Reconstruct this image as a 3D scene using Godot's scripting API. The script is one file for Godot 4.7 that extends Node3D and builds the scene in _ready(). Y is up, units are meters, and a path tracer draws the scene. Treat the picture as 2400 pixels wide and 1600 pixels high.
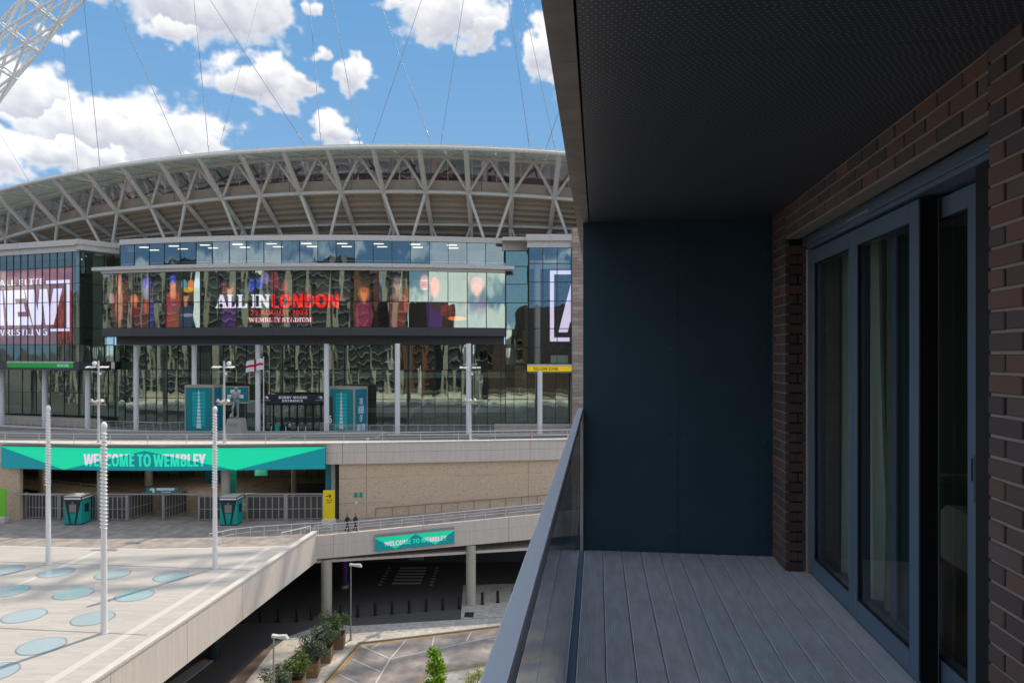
extends Node3D

const EYE := 25.6            # the balcony camera stands this far above the street
const TURN := -0.12497       # the balcony points this far to the right of the street's axis (about y)
const LEVEL := 16.05         # concourse at its front edge
const PLAZA := 8.0           # gate level

var M := {}
var T := {}
var rng := RandomNumberGenerator.new()
var used := {}

# ---------------------------------------------------------------- shapes
class Geo:
	var v := PackedVector3Array()
	var n := PackedVector3Array()
	var uv := PackedVector2Array()
	var col := PackedColorArray()
	var ink := Color.WHITE
	var tinted := false
	var off := Vector3.ZERO
	func _init(base := Vector3.ZERO) -> void:
		off = base
	func put(a: Vector3, b: Vector3, c: Vector3, na: Vector3, nb: Vector3, nc: Vector3, ua := Vector2.ZERO, ub := Vector2.ZERO, uc := Vector2.ZERO) -> void:
		if (b - a).cross(c - a).dot(na + nb + nc) > 0.0:
			v.append(a - off); v.append(c - off); v.append(b - off)
			n.append(na); n.append(nc); n.append(nb)
			uv.append(ua); uv.append(uc); uv.append(ub)
		else:
			v.append(a - off); v.append(b - off); v.append(c - off)
			n.append(na); n.append(nb); n.append(nc)
			uv.append(ua); uv.append(ub); uv.append(uc)
		if tinted:
			col.append(ink); col.append(ink); col.append(ink)
	func tri(a: Vector3, b: Vector3, c: Vector3) -> void:
		var k := (b - a).cross(c - a).normalized()
		put(a, b, c, k, k, k)
	func quad(a: Vector3, b: Vector3, c: Vector3, d: Vector3, u0 := 0.0, u1 := 1.0, v0 := 0.0, v1 := 1.0) -> void:
		# corners anticlockwise from outside, beginning bottom left
		var k := (b - a).cross(c - a).normalized()
		if k == Vector3.ZERO:
			k = (c - a).cross(d - a).normalized()
		put(a, b, c, k, k, k, Vector2(u0, v1), Vector2(u1, v1), Vector2(u1, v0))
		put(a, c, d, k, k, k, Vector2(u0, v1), Vector2(u1, v0), Vector2(u0, v0))
	func box(c: Vector3, s: Vector3, q := Basis()) -> void:
		var x := q.x * s.x * 0.5
		var y := q.y * s.y * 0.5
		var z := q.z * s.z * 0.5
		quad(c - x - y + z, c + x - y + z, c + x + y + z, c - x + y + z)
		quad(c + x - y - z, c - x - y - z, c - x + y - z, c + x + y - z)
		quad(c + x - y + z, c + x - y - z, c + x + y - z, c + x + y + z)
		quad(c - x - y - z, c - x - y + z, c - x + y + z, c - x + y - z)
		quad(c - x + y + z, c + x + y + z, c + x + y - z, c - x + y - z)
		quad(c - x - y - z, c + x - y - z, c + x - y + z, c - x - y + z)
	func span(lo: Vector3, hi: Vector3) -> void:
		box((lo + hi) * 0.5, (hi - lo).abs())
	func cbox(c: Vector3, s: Vector3, ch: float, q := Basis()) -> void:
		# a box with chamfered edges
		var h := s * 0.5
		for ax in 3:
			for sg in [-1.0, 1.0]:
				var e1: int = (ax + 1) % 3
				var e2: int = (ax + 2) % 3
				var p := []
				for k in [[-1, -1], [1, -1], [1, 1], [-1, 1]]:
					var w := Vector3.ZERO
					w[ax] = sg * h[ax]
					w[e1] = k[0] * (h[e1] - ch)
					w[e2] = k[1] * (h[e2] - ch)
					p.append(c + q * w)
				if sg > 0.0:
					quad(p[0], p[1], p[2], p[3])
				else:
					quad(p[3], p[2], p[1], p[0])
		for ax in 3:
			var e1: int = (ax + 1) % 3
			var e2: int = (ax + 2) % 3
			for k in [[-1, -1], [1, -1], [1, 1], [-1, 1]]:
				var a := Vector3.ZERO
				a[ax] = h[ax] - ch
				a[e1] = k[0] * h[e1]
				a[e2] = k[1] * (h[e2] - ch)
				var b := a
				b[e1] = k[0] * (h[e1] - ch)
				b[e2] = k[1] * h[e2]
				var a2 := a
				a2[ax] = -a[ax]
				var b2 := b
				b2[ax] = -b[ax]
				var want := Vector3.ZERO
				want[e1] = k[0]
				want[e2] = k[1]
				var nn := (q * want).normalized()
				put(c + q * a, c + q * b, c + q * b2, nn, nn, nn)
				put(c + q * a, c + q * b2, c + q * a2, nn, nn, nn)
		for sx in [-1, 1]:
			for sy in [-1, 1]:
				for sz in [-1, 1]:
					var sgn := Vector3(sx, sy, sz)
					var nn := (q * sgn).normalized()
					var pa := Vector3(h.x, h.y - ch, h.z - ch) * sgn
					var pb := Vector3(h.x - ch, h.y, h.z - ch) * sgn
					var pc := Vector3(h.x - ch, h.y - ch, h.z) * sgn
					put(c + q * pa, c + q * pb, c + q * pc, nn, nn, nn)
	func tube(a: Vector3, b: Vector3, r: float, sides := 8, r2 := -1.0, caps := true) -> void:
		var e := r if r2 < 0.0 else r2
		var d := (b - a).normalized()
		var x := d.cross(Vector3.UP if absf(d.y) < 0.95 else Vector3.RIGHT).normalized()
		var y := d.cross(x)
		for i in sides:
			var t0 := TAU * i / sides
			var t1 := TAU * (i + 1) / sides
			var n0 := x * cos(t0) + y * sin(t0)
			var n1 := x * cos(t1) + y * sin(t1)
			var u0 := float(i) / sides
			var u1 := float(i + 1) / sides
			put(a + n0 * r, a + n1 * r, b + n1 * e, n0, n1, n1, Vector2(u0, 1), Vector2(u1, 1), Vector2(u1, 0))
			if e > 0.0:
				put(a + n0 * r, b + n1 * e, b + n0 * e, n0, n1, n0, Vector2(u0, 1), Vector2(u1, 0), Vector2(u0, 0))
			if caps:
				put(a, a + n0 * r, a + n1 * r, -d, -d, -d)
				if e > 0.0:
					put(b, b + n0 * e, b + n1 * e, d, d, d)
	func pipe(pts: Array, r: float, sides := 8) -> void:
		for i in pts.size() - 1:
			tube(pts[i], pts[i + 1], r, sides)
	func ball(c: Vector3, s: Vector3, rings := 6, sides := 10) -> void:
		for i in rings:
			for j in sides:
				var p := []
				for k in [[i, j], [i, j + 1], [i + 1, j + 1], [i + 1, j]]:
					var la: float = PI * k[0] / rings
					var lo: float = TAU * k[1] / sides
					p.append(Vector3(sin(la) * cos(lo), cos(la), sin(la) * sin(lo)))
				put(c + p[0] * s, c + p[1] * s, c + p[2] * s, p[0], p[1], p[2])
				put(c + p[0] * s, c + p[2] * s, c + p[3] * s, p[0], p[2], p[3])
	func prism(poly: PackedVector2Array, t: Transform3D, depth: float) -> void:
		# polygon in local x, y, drawn out along local z from 0 to depth
		var ix := Geometry2D.triangulate_polygon(poly)
		var up := t.basis.z.normalized()
		for i in range(0, ix.size(), 3):
			var p := []
			for k in 3:
				p.append(Vector3(poly[ix[i + k]].x, poly[ix[i + k]].y, 0))
			put(t * p[0], t * p[1], t * p[2], -up, -up, -up)
			for k in 3:
				p[k].z = depth
			put(t * p[0], t * p[1], t * p[2], up, up, up)
		var cw := Geometry2D.is_polygon_clockwise(poly)
		for i in poly.size():
			var a := poly[i]
			var b := poly[(i + 1) % poly.size()]
			var e := (b - a).normalized()
			var o := Vector2(-e.y, e.x) if cw else Vector2(e.y, -e.x)
			var nn := (t.basis * Vector3(o.x, o.y, 0)).normalized()
			var p0 := t * Vector3(a.x, a.y, 0)
			var p1 := t * Vector3(b.x, b.y, 0)
			var p2 := t * Vector3(b.x, b.y, depth)
			var p3 := t * Vector3(a.x, a.y, depth)
			put(p0, p1, p2, nn, nn, nn)
			put(p0, p2, p3, nn, nn, nn)
	func slab(plan: Array, y0: float, y1: float) -> void:
		# a plan of Vector2(x, z), given height
		var poly := PackedVector2Array(plan)
		prism(poly, Transform3D(Basis(Vector3(1, 0, 0), Vector3(0, 0, 1), Vector3(0, 1, 0)), Vector3(0, y0, 0)), y1 - y0)
	func wall(line: Array, y0: float, y1: float, thick: float) -> void:
		# along a line of Vector2(x, z); thickness goes to the far side (left of the walking direction turned back)
		for i in line.size() - 1:
			bar(line[i], line[i + 1], y0, y1, thick)
	func bar(p: Vector2, q: Vector2, y0: float, y1: float, thick: float) -> void:
		var d := (q - p).normalized()
		var o := Vector2(d.y, -d.x) * thick
		var a := Vector3(p.x, y0, p.y)
		var b := Vector3(q.x, y0, q.y)
		var back := Vector3(o.x, 0, o.y)
		var up := Vector3(0, y1 - y0, 0)
		quad(a, b, b + up, a + up)
		quad(b + back, a + back, a + back + up, b + back + up)
		quad(a + up, b + up, b + back + up, a + back + up)
		quad(a + back, b + back, b, a)
		quad(a + back, a, a + up, a + back + up)
		quad(b, b + back, b + back + up, b + up)
	func ribbon(a: Array, b: Array) -> void:
		for i in a.size() - 1:
			quad(a[i], a[i + 1], b[i + 1], b[i])
	func mesh() -> ArrayMesh:
		var m := ArrayMesh.new()
		var arr := []
		arr.resize(Mesh.ARRAY_MAX)
		arr[Mesh.ARRAY_VERTEX] = v
		arr[Mesh.ARRAY_NORMAL] = n
		arr[Mesh.ARRAY_TEX_UV] = uv
		if tinted:
			arr[Mesh.ARRAY_COLOR] = col
		m.add_surface_from_arrays(Mesh.PRIMITIVE_TRIANGLES, arr)
		return m

# ---------------------------------------------------------------- nodes
func numbered(called: String) -> String:
	if not used.has(called):
		used[called] = 0
		return called
	used[called] += 1
	return "%s_%03d" % [called, used[called]]

func tag(o: Node, label: String, category: String, group := "") -> void:
	o.set_meta("label", label)
	o.set_meta("category", category)
	if group != "":
		o.set_meta("group", group)

func thing(called: String, label: String, category: String, at := Vector3.ZERO, group := "", turn := 0.0) -> Node3D:
	var o := Node3D.new()
	o.name = numbered(called)
	add_child(o, true)
	o.position = at
	o.rotation.y = turn
	tag(o, label, category, group)
	return o

func part(called: String, shape, m: Material, parent: Node) -> MeshInstance3D:
	var o := MeshInstance3D.new()
	o.name = called
	o.mesh = shape.mesh() if shape is Geo else shape
	o.material_override = m
	parent.add_child(o, true)
	return o

func solo(called: String, shape, m: Material, label: String, category: String, group := "") -> MeshInstance3D:
	var o := part(numbered(called), shape, m, self)
	tag(o, label, category, group)
	return o

func struct(called: String, shape, m: Material) -> MeshInstance3D:
	var o := part(numbered(called), shape, m, self)
	o.set_meta("kind", "structure")
	return o

func stuff(o: Node) -> void:
	o.set_meta("kind", "stuff")

func copy(o: Node3D, at: Vector3, label: String, turn = null) -> Node3D:
	var c: Node3D = o.duplicate()
	c.name = numbered(String(o.name).rstrip("0123456789_"))
	add_child(c, true)
	c.position = at
	c.set_meta("label", label)
	if turn != null:
		c.rotation.y = turn
	return c

# ---------------------------------------------------------------- materials
func lin(r: float, g: float, b: float, a := 1.0) -> Color:
	var c := Color(r, g, b).linear_to_srgb()
	c.a = a
	return c

func plain(r: float, g: float, b: float, rough := 0.7, metal := 0.0) -> StandardMaterial3D:
	var m := StandardMaterial3D.new()
	m.albedo_color = lin(r, g, b)
	m.roughness = rough
	m.metallic = metal
	return m

func noise_tex(called: String, freq: float, lo: float, hi: float, octaves := 5, size := 512, kind := FastNoiseLite.TYPE_SIMPLEX_SMOOTH, sd := 7) -> Texture2D:
	if T.has(called):
		return T[called]
	var nz := FastNoiseLite.new()
	nz.seed = sd
	nz.noise_type = kind
	nz.frequency = freq
	nz.fractal_octaves = octaves
	var t := NoiseTexture2D.new()
	t.width = size
	t.height = size
	t.seamless = true
	t.noise = nz
	var g := Gradient.new()
	g.set_color(0, Color(lo, lo, lo))
	g.set_color(1, Color(hi, hi, hi))
	t.color_ramp = g
	T[called] = t
	return t

func worn(r: float, g: float, b: float, rough: float, tex: Texture2D, metres: float, bump := 0.0, world := true, metal := 0.0) -> StandardMaterial3D:
	# a colour broken up by a noise texture that repeats every so many metres
	var m := plain(r, g, b, rough, metal)
	m.albedo_texture = tex
	m.uv1_triplanar = true
	m.uv1_world_triplanar = world
	m.uv1_scale = Vector3.ONE / metres
	if bump > 0.0:
		m.heightmap_enabled = true
		m.heightmap_texture = tex
		m.heightmap_scale = bump
	return m

func one_pixel() -> Texture2D:
	if not T.has("white"):
		var im := Image.create(4, 4, false, Image.FORMAT_RGB8)
		im.fill(Color.WHITE)
		T["white"] = ImageTexture.create_from_image(im)
	return T["white"]

func coated(r: float, g: float, b: float, share: float, wave := 0.0) -> StandardMaterial3D:
	# sun-control glass: a thin metal coating mirrors a share of the light and lets the rest through
	var m := plain(r, g, b, 0.015, 1.0)
	m.albedo_texture = one_pixel()
	m.albedo_color.a = share
	m.transparency = BaseMaterial3D.TRANSPARENCY_ALPHA
	if wave > 0.0:
		m.normal_enabled = true
		m.normal_texture = T["wave"]
		m.normal_scale = wave
		m.uv1_triplanar = true
		m.uv1_world_triplanar = true
		m.uv1_scale = Vector3(0.09, 0.025, 0.09)
	return m

func clear_glass(r: float, g: float, b: float, a: float) -> StandardMaterial3D:
	var m := plain(r, g, b, 0.02)
	m.albedo_color.a = a
	m.transparency = BaseMaterial3D.TRANSPARENCY_ALPHA
	m.metallic_specular = 0.7
	return m

func printed(im: Image, rough := 0.4, glow := 0.0, see_through := false) -> StandardMaterial3D:
	var m := StandardMaterial3D.new()
	m.albedo_texture = ImageTexture.create_from_image(im)
	m.roughness = rough
	m.texture_repeat = false
	if glow > 0.0:
		m.emission_enabled = true
		m.emission = Color.WHITE
		m.emission_operator = BaseMaterial3D.EMISSION_OP_MULTIPLY
		m.emission_texture = m.albedo_texture
		m.emission_energy_multiplier = glow
	if see_through:
		m.transparency = BaseMaterial3D.TRANSPARENCY_ALPHA
	return m

# ---------------------------------------------------------------- lettering, drawn into a picture
func write(im: Image, s: String, x0: float, y0: float, x1: float, y1: float, ink, bold := 700, slant := 0.0, serif := false) -> void:
	if bold > 700:
		# heavier than the font's bold: the same letters laid over themselves, a little to each side
		var e := (x1 - x0) / maxf(s.length(), 1.0) * 0.055
		for k in [-1.0, 0.0, 1.0]:
			write(im, s, x0 + k * e, y0, x1 + k * e, y1, ink, 700, slant, serif)
		return
	letters(im, s, x0, y0, x1, y1, ink, bold, slant, serif)

func letters(im: Image, s: String, x0: float, y0: float, x1: float, y1: float, ink, bold := 700, slant := 0.0, serif := false) -> void:
	var f := SystemFont.new()
	f.font_names = PackedStringArray(["Droid Serif" if serif else "Droid Sans"])
	f.font_weight = bold
	var fv := FontVariation.new()
	fv.base_font = f
	var tm := TextMesh.new()
	tm.text = s
	tm.font = fv
	tm.font_size = 48
	tm.depth = 0.0
	tm.pixel_size = 0.01
	tm.curve_step = 1.0
	var a := tm.surface_get_arrays(0)
	var p: PackedVector3Array = a[Mesh.ARRAY_VERTEX]
	var ix: PackedInt32Array = a[Mesh.ARRAY_INDEX] if a[Mesh.ARRAY_INDEX] != null else PackedInt32Array(range(p.size()))
	var lo := Vector2(1e9, 1e9)
	var hi := -lo
	for q in p:
		lo = lo.min(Vector2(q.x, q.y))
		hi = hi.max(Vector2(q.x, q.y))
	var sc := Vector2((x1 - x0) / (hi.x - lo.x), (y1 - y0) / (hi.y - lo.y))
	var w := im.get_width()
	var h := im.get_height()
	for i in range(0, ix.size(), 3):
		var t := []
		for k in 3:
			var q := p[ix[i + k]]
			var yy := y1 - (q.y - lo.y) * sc.y
			t.append(Vector2(x0 + (q.x - lo.x) * sc.x + slant * (y1 - yy), yy))
		var area: float = (t[1] - t[0]).cross(t[2] - t[0])
		if absf(area) < 1e-6:
			continue
		var bl: Vector2 = t[0].min(t[1]).min(t[2])
		var bh: Vector2 = t[0].max(t[1]).max(t[2])
		for y in range(maxi(0, int(bl.y)), mini(h, int(bh.y) + 1)):
			for x in range(maxi(0, int(bl.x)), mini(w, int(bh.x) + 1)):
				var c := Vector2(x + 0.5, y + 0.5)
				var e0: float = (t[1] - t[0]).cross(c - t[0]) / area
				var e1: float = (t[2] - t[1]).cross(c - t[1]) / area
				var e2: float = (t[0] - t[2]).cross(c - t[2]) / area
				if e0 >= 0.0 and e1 >= 0.0 and e2 >= 0.0:
					im.set_pixel(x, y, ink.call(x, y) if ink is Callable else ink)

func fill_poly(im: Image, poly: Array, ink: Color) -> void:
	var pk := PackedVector2Array(poly)
	var lo := Vector2(1e9, 1e9)
	var hi := -lo
	for q in pk:
		lo = lo.min(q)
		hi = hi.max(q)
	for y in range(maxi(0, int(lo.y)), mini(im.get_height(), int(hi.y) + 1)):
		for x in range(maxi(0, int(lo.x)), mini(im.get_width(), int(hi.x) + 1)):
			if Geometry2D.is_point_in_polygon(Vector2(x + 0.5, y + 0.5), pk):
				im.set_pixel(x, y, ink)

func blot(im: Image, cx: float, cy: float, rx: float, ry: float, ink: Color) -> void:
	# a soft oval, painted over
	for y in range(maxi(0, int(cy - ry)), mini(im.get_height(), int(cy + ry) + 1)):
		for x in range(maxi(0, int(cx - rx)), mini(im.get_width(), int(cx + rx) + 1)):
			var d := Vector2((x - cx) / rx, (y - cy) / ry).length()
			var k := clampf((1.0 - d) * 3.0, 0.0, 1.0) * ink.a
			if k > 0.0:
				var o := im.get_pixel(x, y)
				var c := o.lerp(Color(ink.r, ink.g, ink.b, 1.0), k)
				c.a = maxf(o.a, k)
				im.set_pixel(x, y, c)

# ---------------------------------------------------------------- the scene
func _ready() -> void:
	rng.seed = 4
	camera_and_light()
	materials()
	ground_and_street()
	plaza_and_concourse()
	gate_hall()
	stadium()
	arch_and_cables()
	town_behind()
	own_building()
	balcony()
	sliding_door()
	furniture_of_the_place()
	greenery()
	people()

func camera_and_light() -> void:
	var cam := Camera3D.new()
	cam.name = "camera"
	add_child(cam)
	cam.position = Vector3(0, EYE, 0)
	cam.near = 0.1
	cam.far = 2000.0
	cam.projection = Camera3D.PROJECTION_FRUSTUM
	cam.size = 0.1
	cam.frustum_offset = Vector2(0, 0.0019375)
	cam.current = true
	var sun := DirectionalLight3D.new()
	sun.name = "sun"
	add_child(sun)
	sun.look_at_from_position(Vector3.ZERO, Vector3(-0.515, -1.33, 0.857), Vector3.UP)
	sun.light_energy = 0.8
	sun.light_color = Color(1.0, 0.95, 0.87)
	sun.light_angular_distance = 0.5
	sun.shadow_enabled = true
	var we := WorldEnvironment.new()
	we.name = "world"
	add_child(we)
	var e := Environment.new()
	we.environment = e
	e.background_mode = Environment.BG_SKY
	e.tonemap_mode = Environment.TONE_MAPPER_LINEAR
	e.tonemap_exposure = EXPOSURE
	e.background_energy_multiplier = 1.0
	e.sdfgi_enabled = true
	e.ssao_enabled = true
	e.ssil_enabled = true
	var pm := PanoramaSkyMaterial.new()
	pm.panorama = ImageTexture.create_from_image(sky_picture())
	pm.energy_multiplier = SKY_STRENGTH
	var sky := Sky.new()
	sky.sky_material = pm
	e.sky = sky

# ---------------------------------------------------------------- sky: blue air with broken cumulus
var puff := FastNoiseLite.new()
var rag := FastNoiseLite.new()
# heaps of cloud: azimuth, elevation, half width, half height (degrees), weight
const HEAPS := [
	[-31.8, 15.9, 6.4, 2.5, 1.0], [-26.6, 15.9, 5.2, 2.9, 1.0], [-35.5, 17.5, 2.9, 2.3, 1.0], [-33.0, 13.9, 5.0, 1.6, 0.95], [-24.6, 14.0, 4.6, 1.8, 0.95],
	[-30.0, 26.2, 8.0, 2.3, 1.05], [-25.0, 25.4, 5.4, 2.9, 1.1], [-21.4, 25.6, 4.2, 2.9, 1.05], [-26.4, 23.2, 2.4, 1.6, 0.9], [-20.4, 20.6, 4.2, 1.9, 1.05], [-17.8, 20.7, 2.4, 1.4, 0.85],
	[-12.8, 21.9, 1.6, 1.5, 1.0], [-14.5, 17.6, 2.0, 1.5, 1.05], [-12.6, 16.7, 1.3, 0.5, 0.8],
	[-5.0, 26.6, 5.2, 2.4, 1.05], [-2.6, 25.7, 2.4, 2.0, 0.95], [-9.4, 27.2, 2.6, 1.0, 0.8], [2.9, 24.2, 1.9, 2.8, 1.05], [3.4, 22.6, 1.3, 1.6, 0.9],
	[-36.8, 13.2, 2.4, 1.9, 1.05], [-16.4, 26.3, 0.8, 1.2, 0.7], [-15.8, 23.0, 1.1, 1.0, 0.65], [-33.4, 21.6, 2.0, 0.6, 0.7],
	[14.0, 21.0, 9.0, 4.0, 1.0], [27.0, 15.0, 8.0, 3.0, 1.0], [-46.0, 20.0, 6.0, 4.0, 1.0]]

func cloud_at(az: float, el: float, near_view: bool) -> Vector2:
	# x: how much cloud, y: how deep into its shaded underside
	var d := -1.0
	var low := 0.0
	if near_view:
		var a := az + puff.get_noise_2d(az * 9.0, el * 12.0) * 1.5
		var b := el + puff.get_noise_2d(az * 9.0 + 300.0, el * 12.0 + 90.0) * 1.1
		for h in HEAPS:
			var q := Vector2((a - h[0]) / h[2], (b - h[1]) / h[3])
			var s: float = h[4] - q.length()
			if s > d:
				d = s
				low = clampf(0.30 - q.y * 0.9, 0.0, 1.0)
		d = d * 1.15 + rag.get_noise_2d(az * 11.0, el * 15.0) * 0.42
	else:
		var t := deg_to_rad(az)
		d = puff.get_noise_3d(cos(t) * 75.0, el * 2.6 + 500.0, sin(t) * 75.0) * 1.7 + 0.10 + rag.get_noise_3d(cos(t) * 515.0, el * 12.0, sin(t) * 515.0) * 0.34
		low = 0.3
	var k := clampf((d + 0.06) * 2.3, 0.0, 1.0)
	return Vector2(k, low * clampf(d * 1.9, 0.0, 1.0))

const SKY_STRENGTH := 1.5
const EXPOSURE := 1.55

func sky_colour(az: float, el: float, near_view: bool) -> Color:
	var c := Color(0.66, 0.79, 0.92).lerp(Color(0.42, 0.64, 0.85), pow(clampf(el / 30.0, 0.0, 1.0), 0.8)).lerp(Color(0.25, 0.45, 0.74), clampf(el / 60.0 - 0.45, 0.0, 0.7))
	var k := cloud_at(az, el, near_view)
	var shade := Color(0.985, 0.985, 0.985).lerp(Color(0.74, 0.755, 0.81), clampf(k.y * 1.1 + 0.16 * rag.get_noise_2d(az * 14.0, el * 18.0), 0.0, 1.0))
	# the clouds across from the sun are lit full on, those before it from behind
	var lit := lerpf(1.75, 1.08, smoothstep(70.0, 25.0, absf(az)))
	var m := k.x * k.x * (3.0 - 2.0 * k.x)
	c = c.srgb_to_linear().lerp(shade.srgb_to_linear() * lit, m) * (1.0 / (SKY_STRENGTH * EXPOSURE))
	return c.linear_to_srgb()

func sky_picture() -> Image:
	puff.seed = 11
	puff.noise_type = FastNoiseLite.TYPE_SIMPLEX_SMOOTH
	puff.frequency = 0.035
	puff.fractal_octaves = 4
	rag.seed = 5
	rag.noise_type = FastNoiseLite.TYPE_SIMPLEX_SMOOTH
	rag.frequency = 0.035
	rag.fractal_octaves = 5
	rag.fractal_gain = 0.55
	var small := Image.create(1024, 512, false, Image.FORMAT_RGB8)
	small.fill(Color(0.36, 0.35, 0.34))
	for y in 262:
		var el := 90.0 - (y + 0.5) * 180.0 / 512.0
		for x in 1024:
			var az := (x + 0.5) * 360.0 / 1024.0
			small.set_pixel(x, y, sky_colour(az - 360.0 if az > 180.0 else az, maxf(el, 0.0), false))
	small.resize(4096, 2048, Image.INTERPOLATE_CUBIC)
	# the heaps before the balcony, finer; they give way to the open sky at the sides
	for y in range(620, 1030):
		var el := 90.0 - (y + 0.5) * 180.0 / 2048.0
		for i in range(-620, 520):
			var c := sky_colour((i + 0.5) * 360.0 / 4096.0, maxf(el, 0.0), true)
			var edge := minf(minf((i + 620) / 110.0, (520 - i) / 110.0), (y - 620) / 60.0)
			var x := posmod(i, 4096)
			if edge < 1.0:
				c = small.get_pixel(x, y).lerp(c, edge)
			small.set_pixel(x, y, c)
	return small

# ---------------------------------------------------------------- materials
func materials() -> void:
	var fine := noise_tex("fine", 0.05, 0.72, 1.0)
	var blotch := noise_tex("blotch", 0.012, 0.74, 1.0, 4, 512, FastNoiseLite.TYPE_SIMPLEX_SMOOTH, 3)
	var grain := noise_tex("grain", 0.2, 0.55, 1.0, 3, 512, FastNoiseLite.TYPE_SIMPLEX_SMOOTH, 9)
	var wv := NoiseTexture2D.new()
	var nz := FastNoiseLite.new()
	nz.seed = 21
	nz.frequency = 0.02
	nz.fractal_octaves = 2
	wv.width = 256
	wv.height = 256
	wv.seamless = true
	wv.noise = nz
	wv.as_normal_map = true
	wv.bump_strength = 2.0
	T["wave"] = wv
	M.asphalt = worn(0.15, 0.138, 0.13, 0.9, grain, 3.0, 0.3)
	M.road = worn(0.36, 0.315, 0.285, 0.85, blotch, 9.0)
	M.paving = worn(0.52, 0.48, 0.43, 0.85, slab_tex(), 3.1)
	M.kerb = worn(0.40, 0.37, 0.33, 0.85, fine, 3.0)
	M.brown_path = worn(0.20, 0.14, 0.11, 0.85, fine, 3.0)
	M.white_paint = worn(0.72, 0.70, 0.66, 0.6, fine, 2.0)
	M.yellow_paint = worn(0.60, 0.36, 0.07, 0.6, fine, 2.0)
	M.plaza = worn(0.50, 0.468, 0.43, 0.8, plaza_tex(), 12.0)
	M.strip = plain(0.57, 0.53, 0.49, 0.75)
	M.gate_floor = worn(0.42, 0.365, 0.325, 0.85, blotch, 11.0)
	M.deck_grey = worn(0.26, 0.245, 0.23, 0.85, blotch, 14.0)
	M.sunlit_cream_paving = worn(0.66, 0.60, 0.52, 0.8, slab_tex(), 4.0)  # light paving; its cream also carries the sunlight on the edge
	M.concrete = worn(0.72, 0.645, 0.57, 0.85, streak_tex(), 6.0)
	M.concrete.uv1_scale = Vector3(0.17, 0.06, 0.17)
	M.pale_concrete = worn(0.70, 0.66, 0.59, 0.8, streak_tex(), 6.0)
	M.pale_concrete.uv1_scale = Vector3(0.2, 0.05, 0.2)
	M.column = worn(0.60, 0.56, 0.47, 0.8, fine, 3.0)
	M.buff_brick = worn(0.70, 0.565, 0.425, 0.9, course_tex(), 3.0)
	M.stone = worn(0.60, 0.50, 0.41, 0.9, fine, 2.5)
	M.steel = worn(0.82, 0.79, 0.72, 0.5, fine, 8.0)
	M.cornice = worn(0.80, 0.76, 0.70, 0.6, fine, 6.0)
	M.pale_metal = plain(0.62, 0.62, 0.62, 0.4, 0.3)
	M.white_pole = plain(0.80, 0.79, 0.77, 0.45)
	M.grey_metal = plain(0.32, 0.33, 0.34, 0.45, 0.5)
	M.gate_metal = plain(0.40, 0.40, 0.40, 0.45, 0.4)
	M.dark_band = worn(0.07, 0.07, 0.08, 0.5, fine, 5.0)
	M.dark = plain(0.02, 0.021, 0.023, 0.7)
	M.black = plain(0.010, 0.010, 0.012, 0.5)
	M.mullion = plain(0.015, 0.022, 0.02, 0.5)
	M.glass = coated(0.66, 0.80, 0.68, 0.34, 0.05)
	M.glass_blue = coated(0.50, 0.66, 0.72, 0.20, 0.05)
	M.glass_wing = coated(0.66, 0.78, 0.74, 0.16, 0.05)
	M.glass_band = coated(0.62, 0.52, 0.66, 0.30, 0.03)
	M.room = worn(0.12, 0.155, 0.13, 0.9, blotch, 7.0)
	M.room_floor = plain(0.20, 0.20, 0.18, 0.8)
	M.sage = plain(0.50, 0.62, 0.46, 0.8)
	M.terrace = worn(0.52, 0.44, 0.35, 0.9, fine, 6.0)
	M.brown_steel = plain(0.30, 0.15, 0.12, 0.6)
	M.roof = worn(0.68, 0.72, 0.70, 0.4, fine, 9.0)
	M.roof.backlight_enabled = true
	M.roof.backlight = lin(0.86, 0.9, 0.9)
	M.teal = worn(0.0, 0.30, 0.33, 0.45, fine, 9.0)
	M.teal_green = plain(0.0, 0.27, 0.19, 0.5)
	M.kiosk_teal = worn(0.0, 0.50, 0.43, 0.4, fine, 5.0)
	M.kiosk_dark = plain(0.012, 0.018, 0.03, 0.4)
	M.blue = plain(0.01, 0.04, 0.13, 0.5)
	M.purple = plain(0.09, 0.025, 0.16, 0.5)
	M.yellow = plain(0.80, 0.62, 0.03, 0.45)
	M.lime = plain(0.16, 0.52, 0.06, 0.45)
	M.bronze = worn(0.36, 0.41, 0.39, 0.45, fine, 1.5, 0.0, false, 0.35)
	M.plinth = worn(0.52, 0.48, 0.43, 0.8, fine, 2.0)
	M.frosted = plain(0.38, 0.48, 0.50, 0.15)
	M.cable = plain(0.14, 0.18, 0.24, 0.5)
	M.timber = worn(0.42, 0.24, 0.12, 0.75, grain, 1.2)
	M.soil = plain(0.03, 0.02, 0.012, 0.95)
	M.bark = worn(0.12, 0.08, 0.05, 0.9, grain, 0.6)
	M.skin = plain(0.42, 0.24, 0.17, 0.6)
	# the balcony
	M.deck = worn(0.60, 0.635, 0.68, 0.7, noise_tex("deck", 0.02, 0.84, 1.0, 4, 512, FastNoiseLite.TYPE_SIMPLEX_SMOOTH, 17), 1.0, 0.0, false)
	M.deck.uv1_scale = Vector3(1.3, 1.3, 0.31)
	M.navy = worn(0.040, 0.105, 0.145, 0.40, noise_tex("faint", 0.01, 0.9, 1.0, 4, 512, FastNoiseLite.TYPE_SIMPLEX_SMOOTH, 23), 2.5)
	M.fascia = worn(0.30, 0.265, 0.24, 0.5, blotch, 1.4)
	M.rail = plain(0.62, 0.64, 0.66, 0.42, 0.25)
	M.frame = plain(0.12, 0.18, 0.25, 0.42)
	M.gasket = plain(0.006, 0.006, 0.007, 0.7)
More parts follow.
